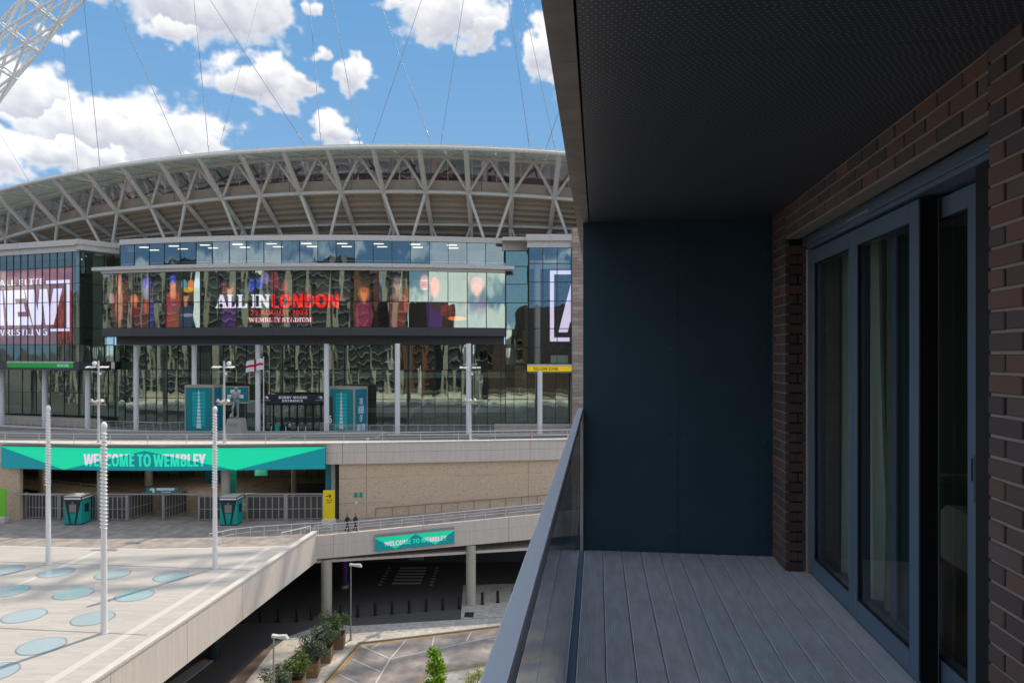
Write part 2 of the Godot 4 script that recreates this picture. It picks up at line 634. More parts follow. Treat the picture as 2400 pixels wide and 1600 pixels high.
	M.mortar = worn(0.55, 0.47, 0.42, 0.95, grain, 0.35, 0.4)
	M.lock_plate = plain(0.45, 0.44, 0.43, 0.4, 0.3)
	M.curtain = plain(0.74, 0.88, 0.77, 0.85)  # white cloth; the green light through the door glass is in its colour
	M.curtain.backlight_enabled = true
	M.curtain.backlight = lin(0.20, 0.26, 0.2)
	M.room_wall = plain(0.34, 0.35, 0.26, 0.9)
	M.balustrade_glass = clear_glass(0.02, 0.06, 0.055, 0.16)
	M.door_glass = clear_glass(0.004, 0.03, 0.022, 0.12)
	M.soffit = soffit_material()
	M.bricks = []
	for c in [[0.165, 0.105, 0.09], [0.14, 0.095, 0.087], [0.12, 0.09, 0.09], [0.19, 0.112, 0.092], [0.11, 0.086, 0.09], [0.155, 0.112, 0.104]]:
		M.bricks.append(worn(c[0] * 1.75, c[1] * 1.75, c[2] * 1.75, 0.85, grain, 0.23, 0.35))

func slab_tex() -> Texture2D:
	# colour of paving slabs and their joints, 8 to a side
	if T.has("slabs"):
		return T["slabs"]
	var im := Image.create(512, 512, false, Image.FORMAT_RGB8)
	for i in 8:
		for j in 8:
			var g := rng.randf_range(0.86, 1.0)
			im.fill_rect(Rect2i(i * 64, j * 64, 64, 64), Color(g, g, g * 0.99))
			im.fill_rect(Rect2i(i * 64, j * 64, 64, 2), Color(0.82, 0.81, 0.8))
			im.fill_rect(Rect2i(i * 64, j * 64, 2, 64), Color(0.82, 0.81, 0.8))
	T["slabs"] = ImageTexture.create_from_image(im)
	return T["slabs"]

func plaza_tex() -> Texture2D:
	# long thin setts running across, 12 m a side
	var im := Image.create(1024, 1024, false, Image.FORMAT_RGB8)
	for j in 40:
		var y := int(j * 25.6)
		var x := -int(rng.randf() * 200)
		while x < 1024:
			var w := rng.randi_range(90, 240)
			var g := rng.randf_range(0.94, 1.0)
			im.fill_rect(Rect2i(x, y, w, 26), Color(g, g * 0.995, g * 0.985))
			x += w
		im.fill_rect(Rect2i(0, y, 1024, 2), Color(0.88, 0.87, 0.86))
	var t := ImageTexture.create_from_image(im)
	return t

func streak_tex() -> Texture2D:
	# board-marked concrete: soft vertical streaks of weather
	if T.has("streak"):
		return T["streak"]
	var im := Image.create(512, 256, false, Image.FORMAT_RGB8)
	var nz := FastNoiseLite.new()
	nz.seed = 31
	nz.frequency = 0.03
	nz.fractal_octaves = 4
	for x in 512:
		for y in 256:
			var a := x * TAU / 512.0
			var g := 0.93 + 0.05 * nz.get_noise_3d(cos(a) * 160.0, sin(a) * 160.0, 20.0 * sin(y * TAU / 256.0)) + 0.03 * nz.get_noise_3d(cos(a) * 400.0, sin(a) * 400.0, 200.0 * sin(y * TAU / 256.0))
			im.set_pixel(x, y, Color(g, g, g))
	T["streak"] = ImageTexture.create_from_image(im)
	return T["streak"]

func course_tex() -> Texture2D:
	# thin buff bricks, too far away to tell apart: 40 courses in 3 m
	var im := Image.create(512, 512, false, Image.FORMAT_RGB8)
	im.fill(Color(0.91, 0.90, 0.88))
	for j in 40:
		var y := int(j * 12.8)
		var x := -rng.randi_range(0, 30)
		while x < 512:
			var g := rng.randf_range(0.90, 1.0)
			if rng.randf() < 0.06:
				g = 0.84
			im.fill_rect(Rect2i(x, y, 36, 11), Color(g, g * 0.985, g * 0.96))
			x += 38
	return ImageTexture.create_from_image(im)

func soffit_material() -> StandardMaterial3D:
	# punched sheet metal: staggered 8 mm holes, 25 mm apart, each painted with a bright lip glint and a dark near edge; one tile is 0.2 m
	var im := Image.create(512, 512, false, Image.FORMAT_RGB8)
	im.fill(Color(0.46, 0.50, 0.56))
	var nz := FastNoiseLite.new()
	nz.seed = 8
	nz.frequency = 0.02
	for j in 11:
		for i in 8:
			var cx := (i + (0.5 if j % 2 else 0.0)) * 64.0 + 16.0
			var cy := j * 512.0 / 11.0 + 23.0
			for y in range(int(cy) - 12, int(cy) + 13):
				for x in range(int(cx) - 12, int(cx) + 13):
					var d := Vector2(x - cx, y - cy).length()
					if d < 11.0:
						var lit_lip := (y - cy) > -5.0
						im.set_pixel(posmod(x, 512), posmod(y, 512), Color(1.0, 0.94, 0.87) if lit_lip else Color(0.25, 0.25, 0.26))
	var m := plain(0.33, 0.335, 0.35, 0.42)
	m.albedo_texture = ImageTexture.create_from_image(im)
	m.uv1_scale = Vector3(5, 5, 1)
	return m

# ---------------------------------------------------------------- ground
func flat(plan: Array, y: float) -> Geo:
	var g := Geo.new()
	g.slab(plan, y - 0.03, y)
	return g

func line_mark(g: Geo, a: Vector2, b: Vector2, w: float, y: float) -> void:
	var d := (b - a).normalized()
	g.box(Vector3((a.x + b.x) * 0.5, y - 0.01, (a.y + b.y) * 0.5), Vector3(a.distance_to(b), 0.028, w), Basis(Vector3(d.x, 0, d.y), Vector3.UP, Vector3(-d.y, 0, d.x)))

func ground_and_street() -> void:
	var g := Geo.new()
	g.span(Vector3(-600, -0.5, -600), Vector3(600, -0.02, 600))
	struct("ground", g, M.asphalt)
	struct("road", flat([Vector2(-13.4, -60.3), Vector2(-9.9, -61.4), Vector2(-4.9, -62.9), Vector2(-0.9, -64.2), Vector2(40, -77), Vector2(40, -10), Vector2(-15.5, -10), Vector2(-15.2, -45), Vector2(-14.4, -53.5), Vector2(-13.7, -58.7)], 0.0), M.road)
	# raised pavements with kerbs
	var p := Geo.new()
	p.slab([Vector2(-13.7, -60.55), Vector2(-9.9, -61.6), Vector2(-4.9, -63.1), Vector2(-0.94, -64.4), Vector2(30, -74), Vector2(30, -77), Vector2(-0.7, -66.3), Vector2(-4.95, -65.7), Vector2(-15.1, -64.15), Vector2(-17.6, -64.9), Vector2(-20.2, -61.8), Vector2(-20.8, -59.2), Vector2(-20.7, -52), Vector2(-21.5, -12), Vector2(-15.9, -12), Vector2(-15.6, -45), Vector2(-14.8, -53.5), Vector2(-14.0, -58.7)], -0.05, 0.12)
	struct("pavement", p, M.paving)
	var q := Geo.new()
	q.slab([Vector2(-4.95, -65.85), Vector2(-5.4, -75.5), Vector2(0.9, -76.1), Vector2(30, -79.5), Vector2(30, -77.2), Vector2(-0.7, -66.45)], -0.05, 0.12)
	struct("pavement", q, M.paving)
	var r := Geo.new()
	r.slab([Vector2(-1.9, -55.9), Vector2(30, -66), Vector2(30, -14), Vector2(-8.2, -14), Vector2(-7.0, -53.0), Vector2(-6.6, -54.2), Vector2(-5.2, -54.8)], -0.05, 0.12)
	struct("pavement", r, M.paving)
	var b := Geo.new()
	b.slab([Vector2(-20.8, -59.2), Vector2(-21.9, -59.2), Vector2(-22.6, -52), Vector2(-23.4, -12), Vector2(-21.5, -12), Vector2(-20.7, -52)], -0.05, 0.08)
	struct("path", b, M.brown_path)
	var k := Geo.new()
	k.slab([Vector2(-27.3, -50), Vector2(-26.0, -50), Vector2(-24.9, -57.9), Vector2(-25.9, -57.6)], -0.05, 0.1)
	struct("kerb", k, M.kerb)
	# kerb stones along the road
	var ks := Geo.new()
	var edge := [Vector2(-15.75, -14), Vector2(-15.45, -45), Vector2(-14.62, -53.5), Vector2(-13.85, -58.7), Vector2(-13.55, -60.42), Vector2(-9.9, -61.48), Vector2(-4.9, -62.98), Vector2(-0.94, -64.28), Vector2(30, -73.8)]
	ks.wall(edge, -0.05, 0.127, 0.16)
	struct("kerb", ks, M.kerb)
	var ys := Geo.new()
	for o in [0.18, 0.42]:
		var pts := []
		for e in edge:
			pts.append(e + (Vector2(o, 0.0) if e.y > -60.0 else Vector2(o * 0.3, o)))
		for i in pts.size() - 1:
			line_mark(ys, pts[i], pts[i + 1], 0.11, 0.006)
		var far := [Vector2(30, -66.2), Vector2(-1.9, -56.1), Vector2(-5.25, -55.0), Vector2(-6.9, -54.3), Vector2(-7.2, -53.0), Vector2(-8.4, -14)]
		for i in far.size() - 1:
			var sh: Vector2 = Vector2(-0.4, -1.0).normalized() * float(o)
			line_mark(ys, far[i] + sh, far[i + 1] + sh, 0.11, 0.006)
	var yl := struct("road_markings", ys, M.yellow_paint)
	var ws := Geo.new()
	for s in [[-13.26, -60.04, -10.3, -57.54], [-9.53, -61.31, -10.28, -57.41], [-10.28, -57.41, -10.61, -53.58], [-10.13, -57.54, -7.05, -59.13], [-7.09, -62.08, -7.03, -59.96], [-13.5, -57.47, -10.64, -55.15], [-13.89, -54.72, -10.9, -52.3], [-12.27, -59.46, -11.72, -60.61], [-3.77, -63.05, -4.06, -61.1], [-4.79, -60.38, -1.22, -62.29], [-7.05, -59.13, -4.9, -60.3], [-13.9, -51.5, -11.0, -49.2], [-10.61, -53.58, -11.0, -46.0]]:
		line_mark(ws, Vector2(s[0], s[1]), Vector2(s[2], s[3]), 0.13, 0.006)
	struct("road_markings", ws, M.white_paint)
	# zebra crossing under the bridge
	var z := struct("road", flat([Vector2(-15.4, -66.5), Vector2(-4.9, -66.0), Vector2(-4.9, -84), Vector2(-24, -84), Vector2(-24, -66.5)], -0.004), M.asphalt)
	for i in 6:
		var zg := Geo.new()
		line_mark(zg, Vector2(-13.44, -76.5 - i * 1.1), Vector2(-10.2, -76.5 - i * 1.1), 0.5, 0.004)
		part("stripe", zg, M.white_paint, z)
	for sx in [-14.72, -9.0]:
		for i in 7:
			var zg := Geo.new()
			line_mark(zg, Vector2(sx - 0.2, -76.0 - i * 1.0), Vector2(sx + 0.2, -76.0 - i * 1.0), 0.35, 0.004)
			part("marking", zg, M.white_paint, z)
	var dr := Geo.new()
	dr.box(Vector3(-4.2, 0.128, -66.9), Vector3(0.9, 0.012, 1.3))
	struct("drain_cover", dr, M.dark)

# ---------------------------------------------------------------- plaza, ramp and concourse
const EDGE := [[-110.0, -88.4], [-75.0, -78.0], [-54.0, -73.0], [-45.0, -71.8], [-37.0, -71.4], [-28.0, -71.8], [-19.7, -72.5], [-7.0, -74.1], [6.1, -76.0], [25.0, -80.0], [60.0, -90.0]]

func edge_at(x: float) -> float:
	for i in EDGE.size() - 1:
		if x <= EDGE[i + 1][0]:
			return lerpf(EDGE[i][1], EDGE[i + 1][1], (x - EDGE[i][0]) / (EDGE[i + 1][0] - EDGE[i][0]))
	return -90.0

func deck_y(z: float) -> float:
	# the concourse falls away towards the doors
	return LEVEL - clampf((-z - 74.0) * 0.0985, 0.0, 3.35)

func draped(x0: float, x1: float, near: Callable, far: Callable, lift: float, n := 24) -> Geo:
	# a sheet that lies on the concourse
	var g := Geo.new()
	for i in n:
		var xa := lerpf(x0, x1, float(i) / n)
		var xb := lerpf(x0, x1, float(i + 1) / n)
		for j in 6:
			var p := []
			for c in [[xa, j], [xb, j], [xb, j + 1], [xa, j + 1]]:
				var zz: float = lerpf(near.call(c[0]), far.call(c[0]), c[1] / 6.0)
				p.append(Vector3(c[0], deck_y(zz) + lift, zz))
			g.quad(p[0], p[1], p[2], p[3])
	return g

func plaza_and_concourse() -> void:
	# plaza
	var g := Geo.new()
	g.slab([Vector2(-19.4, -62.6), Vector2(-33.0, -61.65), Vector2(-47.0, -62.6), Vector2(-80.0, -66.0), Vector2(-110, -70), Vector2(-110, -8), Vector2(-25.3, -8)], 5.6, PLAZA)
	var pl := struct("plaza", g, M.plaza)
	var gf := Geo.new()
	gf.slab([Vector2(-19.0, -66.2), Vector2(-19.35, -72.6), Vector2(-19.4, -104), Vector2(-110, -104), Vector2(-110, -70.01), Vector2(-80.0, -66.01), Vector2(-47.0, -62.61), Vector2(-33.0, -61.66), Vector2(-19.4, -62.61)], 5.6, PLAZA - 0.004)
	struct("gate_floor", gf, M.gate_floor)
	var st := Geo.new()
	line_mark(st, Vector2(-22.2, -62.3), Vector2(-26.6, -20), 0.55, PLAZA + 0.005)
	line_mark(st, Vector2(-37.0, -62.2), Vector2(-40.4, -20), 0.45, PLAZA + 0.005)
	line_mark(st, Vector2(-20.4, -62.7), Vector2(-33.0, -61.75), 0.3, PLAZA + 0.006)
	line_mark(st, Vector2(-33.0, -61.75), Vector2(-47.0, -62.7), 0.3, PLAZA + 0.006)
	struct("paving_strip", st, M.strip)
	var jt := Geo.new()
	line_mark(jt, Vector2(-58, -59.5), Vector2(-21.6, -55.83), 0.09, PLAZA + 0.007)
	line_mark(jt, Vector2(-48, -45.6), Vector2(-22.9, -42.86), 0.09, PLAZA + 0.007)
	struct("drain_channel", jt, M.grey_metal)
	for c in [[-41.42, -55.8], [-36.88, -55.13], [-32.02, -54.69], [-27.08, -54.15], [-37.5, -50.86], [-32.34, -50.3], [-27.64, -49.94], [-32.9, -46.02], [-27.99, -45.57], [-28.46, -41.27], [-28.81, -37.77], [-42.6, -51.4], [-37.9, -46.6], [-33.4, -41.8]]:
		var rim := Geo.new()
		rim.tube(Vector3(c[0], PLAZA - 0.02, c[1]), Vector3(c[0], PLAZA + 0.012, c[1]), 1.32, 40)
		var o := part("skylight", rim, M.grey_metal, pl)
		var gl := Geo.new()
		gl.tube(Vector3(c[0], PLAZA - 0.02, c[1]), Vector3(c[0], PLAZA + 0.016, c[1]), 1.24, 40)
		part("glass", gl, M.frosted, o)
	# parapet along the plaza's edge
	var pp := thing("parapet_wall", "pale concrete parapet and fascia along the edge of the white plaza", "parapet", Vector3(-19.1, 5.5, -65.5))
	var face := Geo.new(pp.position)
	var la := Vector2(-18.98, -66.3)
	var lb := Vector2(-24.8, -8)
	for i in 8:
		var a := la.lerp(lb, i / 8.0)
		var b := la.lerp(lb, (i + 1) / 8.0 - 0.0006)
		var fg := Geo.new(pp.position)
		fg.bar(b, a, 5.5, 8.34, 0.3)
		part("panel", fg, M.concrete, pp)
	var cg := Geo.new(pp.position)
	cg.bar(lb + Vector2(0.06, 0), la + Vector2(0.06, 0), 8.34, 8.5, 0.5)
	part("coping", cg, M.pale_concrete, pp)
	# handrail at the plaza's corner
	handrail("handrail", "silver handrail curving up beside the ramp from the plaza", [Vector3(-27.9, 8.0, -62.9), Vector3(-26.4, 8.0, -64.6), Vector3(-24.5, 8.0, -65.6), Vector3(-22.0, 8.0, -66.3), Vector3(-19.6, 8.0, -66.9), Vector3(-17.8, 8.05, -67.3)], 1.1, 2, M.pale_metal, 9)
	handrail("handrail", "short white handrail at the top corner of the plaza parapet", [Vector3(-21.6, 8.0, -63.9), Vector3(-20.6, 8.0, -65.0), Vector3(-19.5, 8.1, -66.0)], 0.95, 1, M.white_pole, 3)
	# ramp
	var rt := Geo.new()
	var front := [Vector3(-19.3, 7.95, -66.1), Vector3(2.75, 9.03, -70.7), Vector3(45, 11.2, -79.5)]
	var back := [Vector3(-19.3, 8.0, -72.9), Vector3(2.75, 9.05, -75.9), Vector3(45, 11.2, -86)]
	rt.ribbon(front, back)
	var dn := Vector3(0, -1.9, 0)
	rt.ribbon([back[0] + dn, back[1] + dn, back[2] + dn], [front[0] + dn, front[1] + dn, front[2] + dn])
	struct("ramp", rt, M.gate_floor)
	var rf := thing("ramp_wall", "concrete side wall of the rising ramp above the underpass", "wall", Vector3(-19.3, 5.7, -66.1))
	var xs := [0.0, 0.085, 0.47, 0.86, 1.25, 1.64]
	for i in xs.size() - 1:
		for row in 2:
			var p := Geo.new(rf.position)
			var a := ramp_front(xs[i] + 0.0008)
			var b := ramp_front(xs[i + 1] - 0.0008)
			var ha: float = 2.25 + 0.3 * xs[i]
			var hb: float = 2.25 + 0.3 * xs[i + 1]
			var ta := Vector3(0, 0.06 - ha * 0.42 * row - 0.012 * row, 0)
			var tb := Vector3(0, 0.06 - hb * 0.42 * row - 0.012 * row, 0)
			var ba := Vector3(0, 0.06 - (ha * 0.42 if row == 0 else ha), 0)
			var bb := Vector3(0, 0.06 - (hb * 0.42 if row == 0 else hb), 0)
			var inn := Vector3(0.06, 0, -0.3)
			p.quad(a + ba, b + bb, b + tb, a + ta)
			p.quad(a + ta, b + tb, b + tb + inn, a + ta + inn)
			p.quad(b + bb + inn, a + ba + inn, a + ta + inn, b + tb + inn)
			p.quad(a + ba + inn, b + bb + inn, b + bb, a + ba)
			p.quad(a + ba + inn, a + ba, a + ta, a + ta + inn)
			p.quad(b + bb, b + bb + inn, b + tb + inn, b + tb)
			part("panel", p, M.concrete, rf)
	var pts := []
	for i in 12:
		pts.append(ramp_front(i / 11.0 * 1.5) + Vector3(0.05, 0.05, -0.18))
	handrail("ramp_railing", "thin steel railing along the outer edge of the ramp", pts, 1.0, 3, M.pale_metal, 16)
	var wpts := []
	for i in 6:
		var x := lerpf(-14.6, 8.0, i / 5.0)
		wpts.append(Vector3(x, 7.95 + 0.049 * (x + 19.3), edge_at(x) + 0.1))
	handrail("wall_handrail", "dark brown handrail fixed along the buff brick wall", wpts, 1.0, 1, M.brown_steel, 13)
	# concourse
	struct("concourse", draped(-110, 60, func(x): return edge_at(x), func(x): return -112.0, 0.0, 60), M.deck_grey)
	struct("concourse_floor", flat([Vector2(-150, -112), Vector2(60, -112), Vector2(60, -150), Vector2(-150, -150)], 12.704), M.deck_grey)
	struct("concourse_underside", draped(-110, 60, func(x): return edge_at(x) - 0.2, func(x): return -112.0, -1.1, 20), M.concrete)
	struct("paving_strip", draped(-110, 60, func(x): return edge_at(x) - 0.5, func(x): return edge_at(x) - 12.0, 0.012, 60), M.sunlit_cream_paving)  # cream sheet paints the sunlit band onto the light paving
	var wl := Geo.new()
	for s in [[-58.5, -80.0, -67.5, -112.0], [-39.7, -72.2, -49.5, -104.0], [-27.4, -72.4, -34.2, -107.0], [-15.7, -73.6, -20.5, -97.0], [-76.0, -84.0, -84.0, -112.0], [-3.0, -76.5, -6.0, -98.0], [1.5, -84.0, 6.0, -80.0]]:
		for i in 10:
			var a := Vector2(s[0], s[1]).lerp(Vector2(s[2], s[3]), i / 10.0)
			var b := Vector2(s[0], s[1]).lerp(Vector2(s[2], s[3]), (i + 1) / 10.0)
			var w := Vector2(0.22, 0)
			wl.quad(Vector3(a.x - w.x, deck_y(a.y) + 0.014, a.y), Vector3(a.x + w.x, deck_y(a.y) + 0.014, a.y), Vector3(b.x + w.x, deck_y(b.y) + 0.014, b.y), Vector3(b.x - w.x, deck_y(b.y) + 0.014, b.y))
	struct("floor_markings", wl, M.white_paint)
	# fascia of the concourse in tall concrete panels
	var fa := thing("concourse_fascia", "pale concrete fascia along the front of the upper concourse", "fascia", Vector3(-19.7, 14.0, -72.5))
	var cuts := [-110.0, -96.0, -82.0, -68.0, -54.0, -45.0, -37.0, -28.0, -18.0, -15.5, 2.0, 19.0, 36.0, 60.0]
	for i in cuts.size() - 1:
		for row in 2:
			var p := Geo.new(fa.position)
			var x0: float = cuts[i] + 0.02
			var x1: float = cuts[i + 1] - 0.02
			var y1 := LEVEL + 0.1 - 0.95 * row
			var y0 := LEVEL - 0.83 if row == 0 else LEVEL - 2.05
			for k in 2:
				var xa := lerpf(x0, x1, k / 2.0)
				var xb := lerpf(x0, x1, (k + 1) / 2.0)
				p.bar(Vector2(xa, edge_at(xa) + 0.35), Vector2(xb, edge_at(xb) + 0.35), y0, y1, 0.5)
			part("panel", p, M.concrete, fa)
	var cp := Geo.new(fa.position)
	for i in 40:
		var xa := -110.0 + i * 4.25
		cp.bar(Vector2(xa, edge_at(xa) + 0.42), Vector2(xa + 4.25, edge_at(xa + 4.25) + 0.42), LEVEL + 0.1, LEVEL + 0.22, 0.75)
	part("coping", cp, M.pale_concrete, fa)
	pts = []
	for i in 31:
		var x := -70.0 + i * 3.2
		pts.append(Vector3(x, LEVEL + 0.2, edge_at(x) + 0.1))
	handrail("concourse_railing", "thin steel railing on the front edge of the upper concourse", pts, 1.0, 3, M.pale_metal, 24)
	# buff brick walls below
	var bw := thing("brick_wall", "buff brick wall rising beside the ramp to the right of the gates", "wall", Vector3(-18.4, 8.0, -72.9))
	brick_run(bw, [-18.45, -15.6, 1.8, 20.0, 45.0], 13.98)
	var bl := thing("brick_wall", "buff brick pier at the left end of the gates", "wall", Vector3(-54, 8.0, -73.5))
	brick_run(bl, [-108.0, -80.0, -52.6], 13.98)
	# stone string courses on the right wall
	for y in [9.75, 12.35]:
		var sc := Geo.new(bw.position)
		for k in 4:
			var xa := lerpf(-18.45, 45.0, k / 4.0)
			var xb := lerpf(-18.45, 45.0, (k + 1) / 4.0)
			sc.bar(Vector2(xa, edge_at(xa) - 0.02), Vector2(xb, edge_at(xb) - 0.02), y, y + 0.06, 0.3)
		part("string_course", sc, M.stone, bw)
	# what stands under the ramp
	var ub := Geo.new()
	ub.slab([Vector2(-19.2, -66.5), Vector2(2.75, -71.1), Vector2(45, -79.9), Vector2(45, -104), Vector2(-40, -104), Vector2(-40, -66)], 5.3, 5.55)
	struct("underpass_ceiling", ub, M.concrete)
	var bk := Geo.new()
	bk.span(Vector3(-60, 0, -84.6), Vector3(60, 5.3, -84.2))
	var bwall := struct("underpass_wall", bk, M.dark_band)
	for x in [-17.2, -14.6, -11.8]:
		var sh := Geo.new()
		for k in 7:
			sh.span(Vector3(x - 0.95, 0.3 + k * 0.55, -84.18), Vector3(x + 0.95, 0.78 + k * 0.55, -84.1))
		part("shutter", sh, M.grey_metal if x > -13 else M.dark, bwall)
	for c in [[-18.2, -66.9, 0.53, 5.6, "round concrete column under the joint of ramp and plaza"], [-4.2, -69.7, 0.5, 6.2, "round concrete column under the ramp beside the drain cover"]]:
		var cg2 := Geo.new(Vector3(c[0], 0, c[1]))
		cg2.tube(Vector3(c[0], 0, c[1]), Vector3(c[0], c[3], c[1]), c[2], 20)
		var o := solo("round_column", cg2, M.column, c[4], "column")
		o.position = Vector3(c[0], 0, c[1])
	var pc := Geo.new(Vector3(-18.4, 0, -75))
	pc.tube(Vector3(-18.4, 0.35, -75), Vector3(-18.4, 5.3, -75), 0.4, 16)
	var po := solo("painted_column", pc, M.purple, "purple painted column in the shade of the underpass", "column")
	po.position = Vector3(-18.4, 0, -75)
	var pb := Geo.new(Vector3(-18.4, 0, -75))
	pb.tube(Vector3(-18.4, 0, -75), Vector3(-18.4, 0.35, -75), 0.42, 16)
	part("base", pb, M.column, po)
	var dcol := Geo.new(Vector3(-25.2, 0, -57.6))
	dcol.tube(Vector3(-25.2, 0, -57.6), Vector3(-25.2, 5.6, -57.6), 0.55, 20)
	var dc := solo("painted_column", dcol, plain(0.012, 0.03, 0.035, 0.5), "dark teal column under the edge of the plaza", "column")
	dc.position = Vector3(-25.2, 0, -57.6)

func ramp_front(t: float) -> Vector3:
	return Vector3(-19.3 + 22.05 * t, 7.95 + 1.08 * t, -66.1 - 4.6 * t)

func brick_run(o: Node3D, xs: Array, top: float) -> void:
	for i in xs.size() - 1:
		var p := Geo.new(o.position)
		for k in 3:
			var xa := lerpf(xs[i] + 0.015, xs[i + 1] - 0.015, k / 3.0)
			var xb := lerpf(xs[i] + 0.015, xs[i + 1] - 0.015, (k + 1) / 3.0)
			p.bar(Vector2(xa, edge_at(xa) - 0.05), Vector2(xb, edge_at(xb) - 0.05), 5.6, top, 0.4)
		part("wall", p, M.buff_brick, o)

func handrail(called: String, label: String, pts: Array, h: float, rails: int, m: Material, posts: int, lean := Vector3.ZERO) -> Node3D:
	# posts under a run of rails; pts follow the foot
	var o := thing(called, label, "railing", pts[0])
	var up := Vector3(0, h, 0) + lean
	for r in rails:
		var g := Geo.new(pts[0])
		var line := []
		for p in pts:
			line.append(p + up * (1.0 - float(r) / rails * 0.85))
		g.pipe(line, 0.035 if r == 0 else 0.018, 6)
		part("rail", g, m, o)
	var total := 0.0
	for i in pts.size() - 1:
		total += pts[i].distance_to(pts[i + 1])
	var pm: Mesh
	for k in posts + 1:
		var s := total * k / posts
		var i := 0
		while i < pts.size() - 2 and s > pts[i].distance_to(pts[i + 1]):
			s -= pts[i].distance_to(pts[i + 1])
			i += 1
		var p: Vector3 = pts[i].lerp(pts[i + 1], clampf(s / pts[i].distance_to(pts[i + 1]), 0.0, 1.0))
		if pm == null:
			var g := Geo.new()
			g.tube(Vector3.ZERO, up, 0.03, 6)
			pm = g.mesh()
		var q := part("post", pm, m, o)
		q.position = p - pts[0]
	return o

# ---------------------------------------------------------------- the hall behind the gates
func gate_hall() -> void:
	M.hall = worn(0.50, 0.50, 0.46, 0.85, T["fine"], 6.0)
	var bk := Geo.new()
	bk.span(Vector3(-112, 8, -103.9), Vector3(-19.4, 14, -103.4))
	var hb := struct("hall_back_wall", bk, M.hall)
	var sd := Geo.new()
	sd.span(Vector3(-19.4, 8, -104), Vector3(-19.0, 13.9, -73.2))
	struct("hall_side_wall", sd, M.hall)
	# glazing at the back of the hall
	var fr := thing("hall_glazing", "dark glazed screen at the back of the hall behind the gates", "glass wall", Vector3(-40, 8, -98))
	var mg := Geo.new(fr.position)
	for i in 24:
		mg.span(Vector3(-62.0 + i * 1.8, 8.0, -98.05), Vector3(-61.92 + i * 1.8, 13.0, -97.9))
	mg.span(Vector3(-62, 10.6, -98.06), Vector3(-20, 10.72, -97.92))
	part("mullion", mg, M.mullion, fr)
	for i in 23:
		var g := Geo.new(fr.position)
		g.span(Vector3(-61.92 + i * 1.8, 8.0, -98.0), Vector3(-60.2 + i * 1.8, 13.0, -97.97))
		part("pane", g, M.glass, fr)
	# columns in the hall
	for c in [[-43.64, -72.6, 0.47, "round concrete column between the left kiosk and the gate"], [-30.5, -72.6, 0.47, "round concrete column beside the right kiosk"], [-56.3, -82.0, 0.55, "round column deep in the hall beside the curved ramp"], [-35.8, -86.0, 0.5, "round brown column in the middle of the hall"], [-25.6, -80.0, 0.28, "thin pale column in the right part of the hall"]]:
		var g := Geo.new(Vector3(c[0], 8, c[1]))
		g.tube(Vector3(c[0], 8, c[1]), Vector3(c[0], 15.0, c[1]), c[2], 20)
		var o := solo("hall_column", g, M.column, c[3], "column")
		o.position = Vector3(c[0], 8, c[1])
	var wc := Geo.new(Vector3(-49.0, 8, -92))
	wc.tube(Vector3(-49.0, 8, -92), Vector3(-49.0, 14.0, -92), 0.5, 16)
	var wo := solo("hall_column", wc, M.pale_metal, "white column beside the blue box in the hall", "column")
	wo.position = Vector3(-49.0, 8, -92)
	var bb := Geo.new(Vector3(-46.5, 9.6, -93))
	bb.span(Vector3(-48.0, 9.6, -94), Vector3(-45.2, 13.6, -92.4))
	var bo := solo("blue_panel", bb, M.blue, "dark blue panel hanging in the hall beside the white column", "panel")
	bo.position = Vector3(-46.5, 9.6, -93)
	# a curved access ramp rising to the left, with its railing
	var rp := []
	for i in 9:
		var t := i / 8.0
		rp.append(Vector3(lerpf(-51.5, -84.0, t), 8.2 + 3.4 * t, -85.0 - 6.0 * t * t))
	var rg := Geo.new()
	for i in 8:
		var a: Vector3 = rp[i]
		var b: Vector3 = rp[i + 1]
		var inn := Vector3(-0.5, 0, -3.2)
		var dn := Vector3(0, -0.42, 0)
		rg.quad(b, a, a + inn, b + inn)
		rg.quad(b + dn, a + dn, a, b)
		rg.quad(b + dn + inn, a + dn + inn, a + dn, b + dn)
	struct("hall_ramp", rg, M.column)
	handrail("ramp_railing", "grey railing with leaning posts on the curved ramp in the hall", rp, 1.1, 4, M.grey_metal, 26, Vector3(0.25, 0, 0))
	hang_sign("hall_sign", "green square sign on the brown column in the hall", Vector3(-36.6, 11.0, -85.3), Vector2(1.9, 2.0), M.teal_green, 2)
	hang_sign("hall_sign", "green sign with an orange bar in the right part of the hall", Vector3(-30.3, 11.0, -82.4), Vector2(1.6, 1.8), M.teal_green, 1)
	hang_sign("hall_sign", "tall green totem sign standing in the hall", Vector3(-33.9, 8.05, -82.0), Vector2(1.5, 4.6), M.teal_green, 3)
	hang_sign("hall_sign", "blue-green panel beside the tall totem sign in the hall", Vector3(-36.4, 10.0, -83.0), Vector2(1.9, 3.4), M.teal, 0)
	hang_sign("hall_sign", "tall teal panel at the corner of the buff brick wall", Vector3(-19.75, 10.1, -73.6), Vector2(0.75, 3.8), M.teal, 0)
	for q in [[-31.2, -80.5, "added ceiling lamp brightening the right part of the hall"], [-39.5, -88.0, "added ceiling lamp brightening the deep middle of the hall"], [-52.0, -82.0, "added ceiling lamp brightening the curved ramp in the hall"]]:
		var lo := thing("added_hall_lamp", q[2], "lamp", Vector3(q[0], 12.2, q[1]), "added lamps in the hall")  # lamps added to brighten the dark hall
		var lg := Geo.new()
		lg.cbox(Vector3.ZERO, Vector3(0.45, 0.12, 0.45), 0.02)
		part("diffuser", lg, lamp_glow(), lo)
		var om := OmniLight3D.new()
		om.name = "lamp"
		lo.add_child(om, true)
		om.position = Vector3(0, -0.2, 0)
		om.light_energy = 3.0
		om.light_size = 0.2
		om.light_color = Color(1.0, 0.95, 0.85)
		om.omni_range = 40.0
		om.omni_attenuation = 2.0
		om.shadow_enabled = true
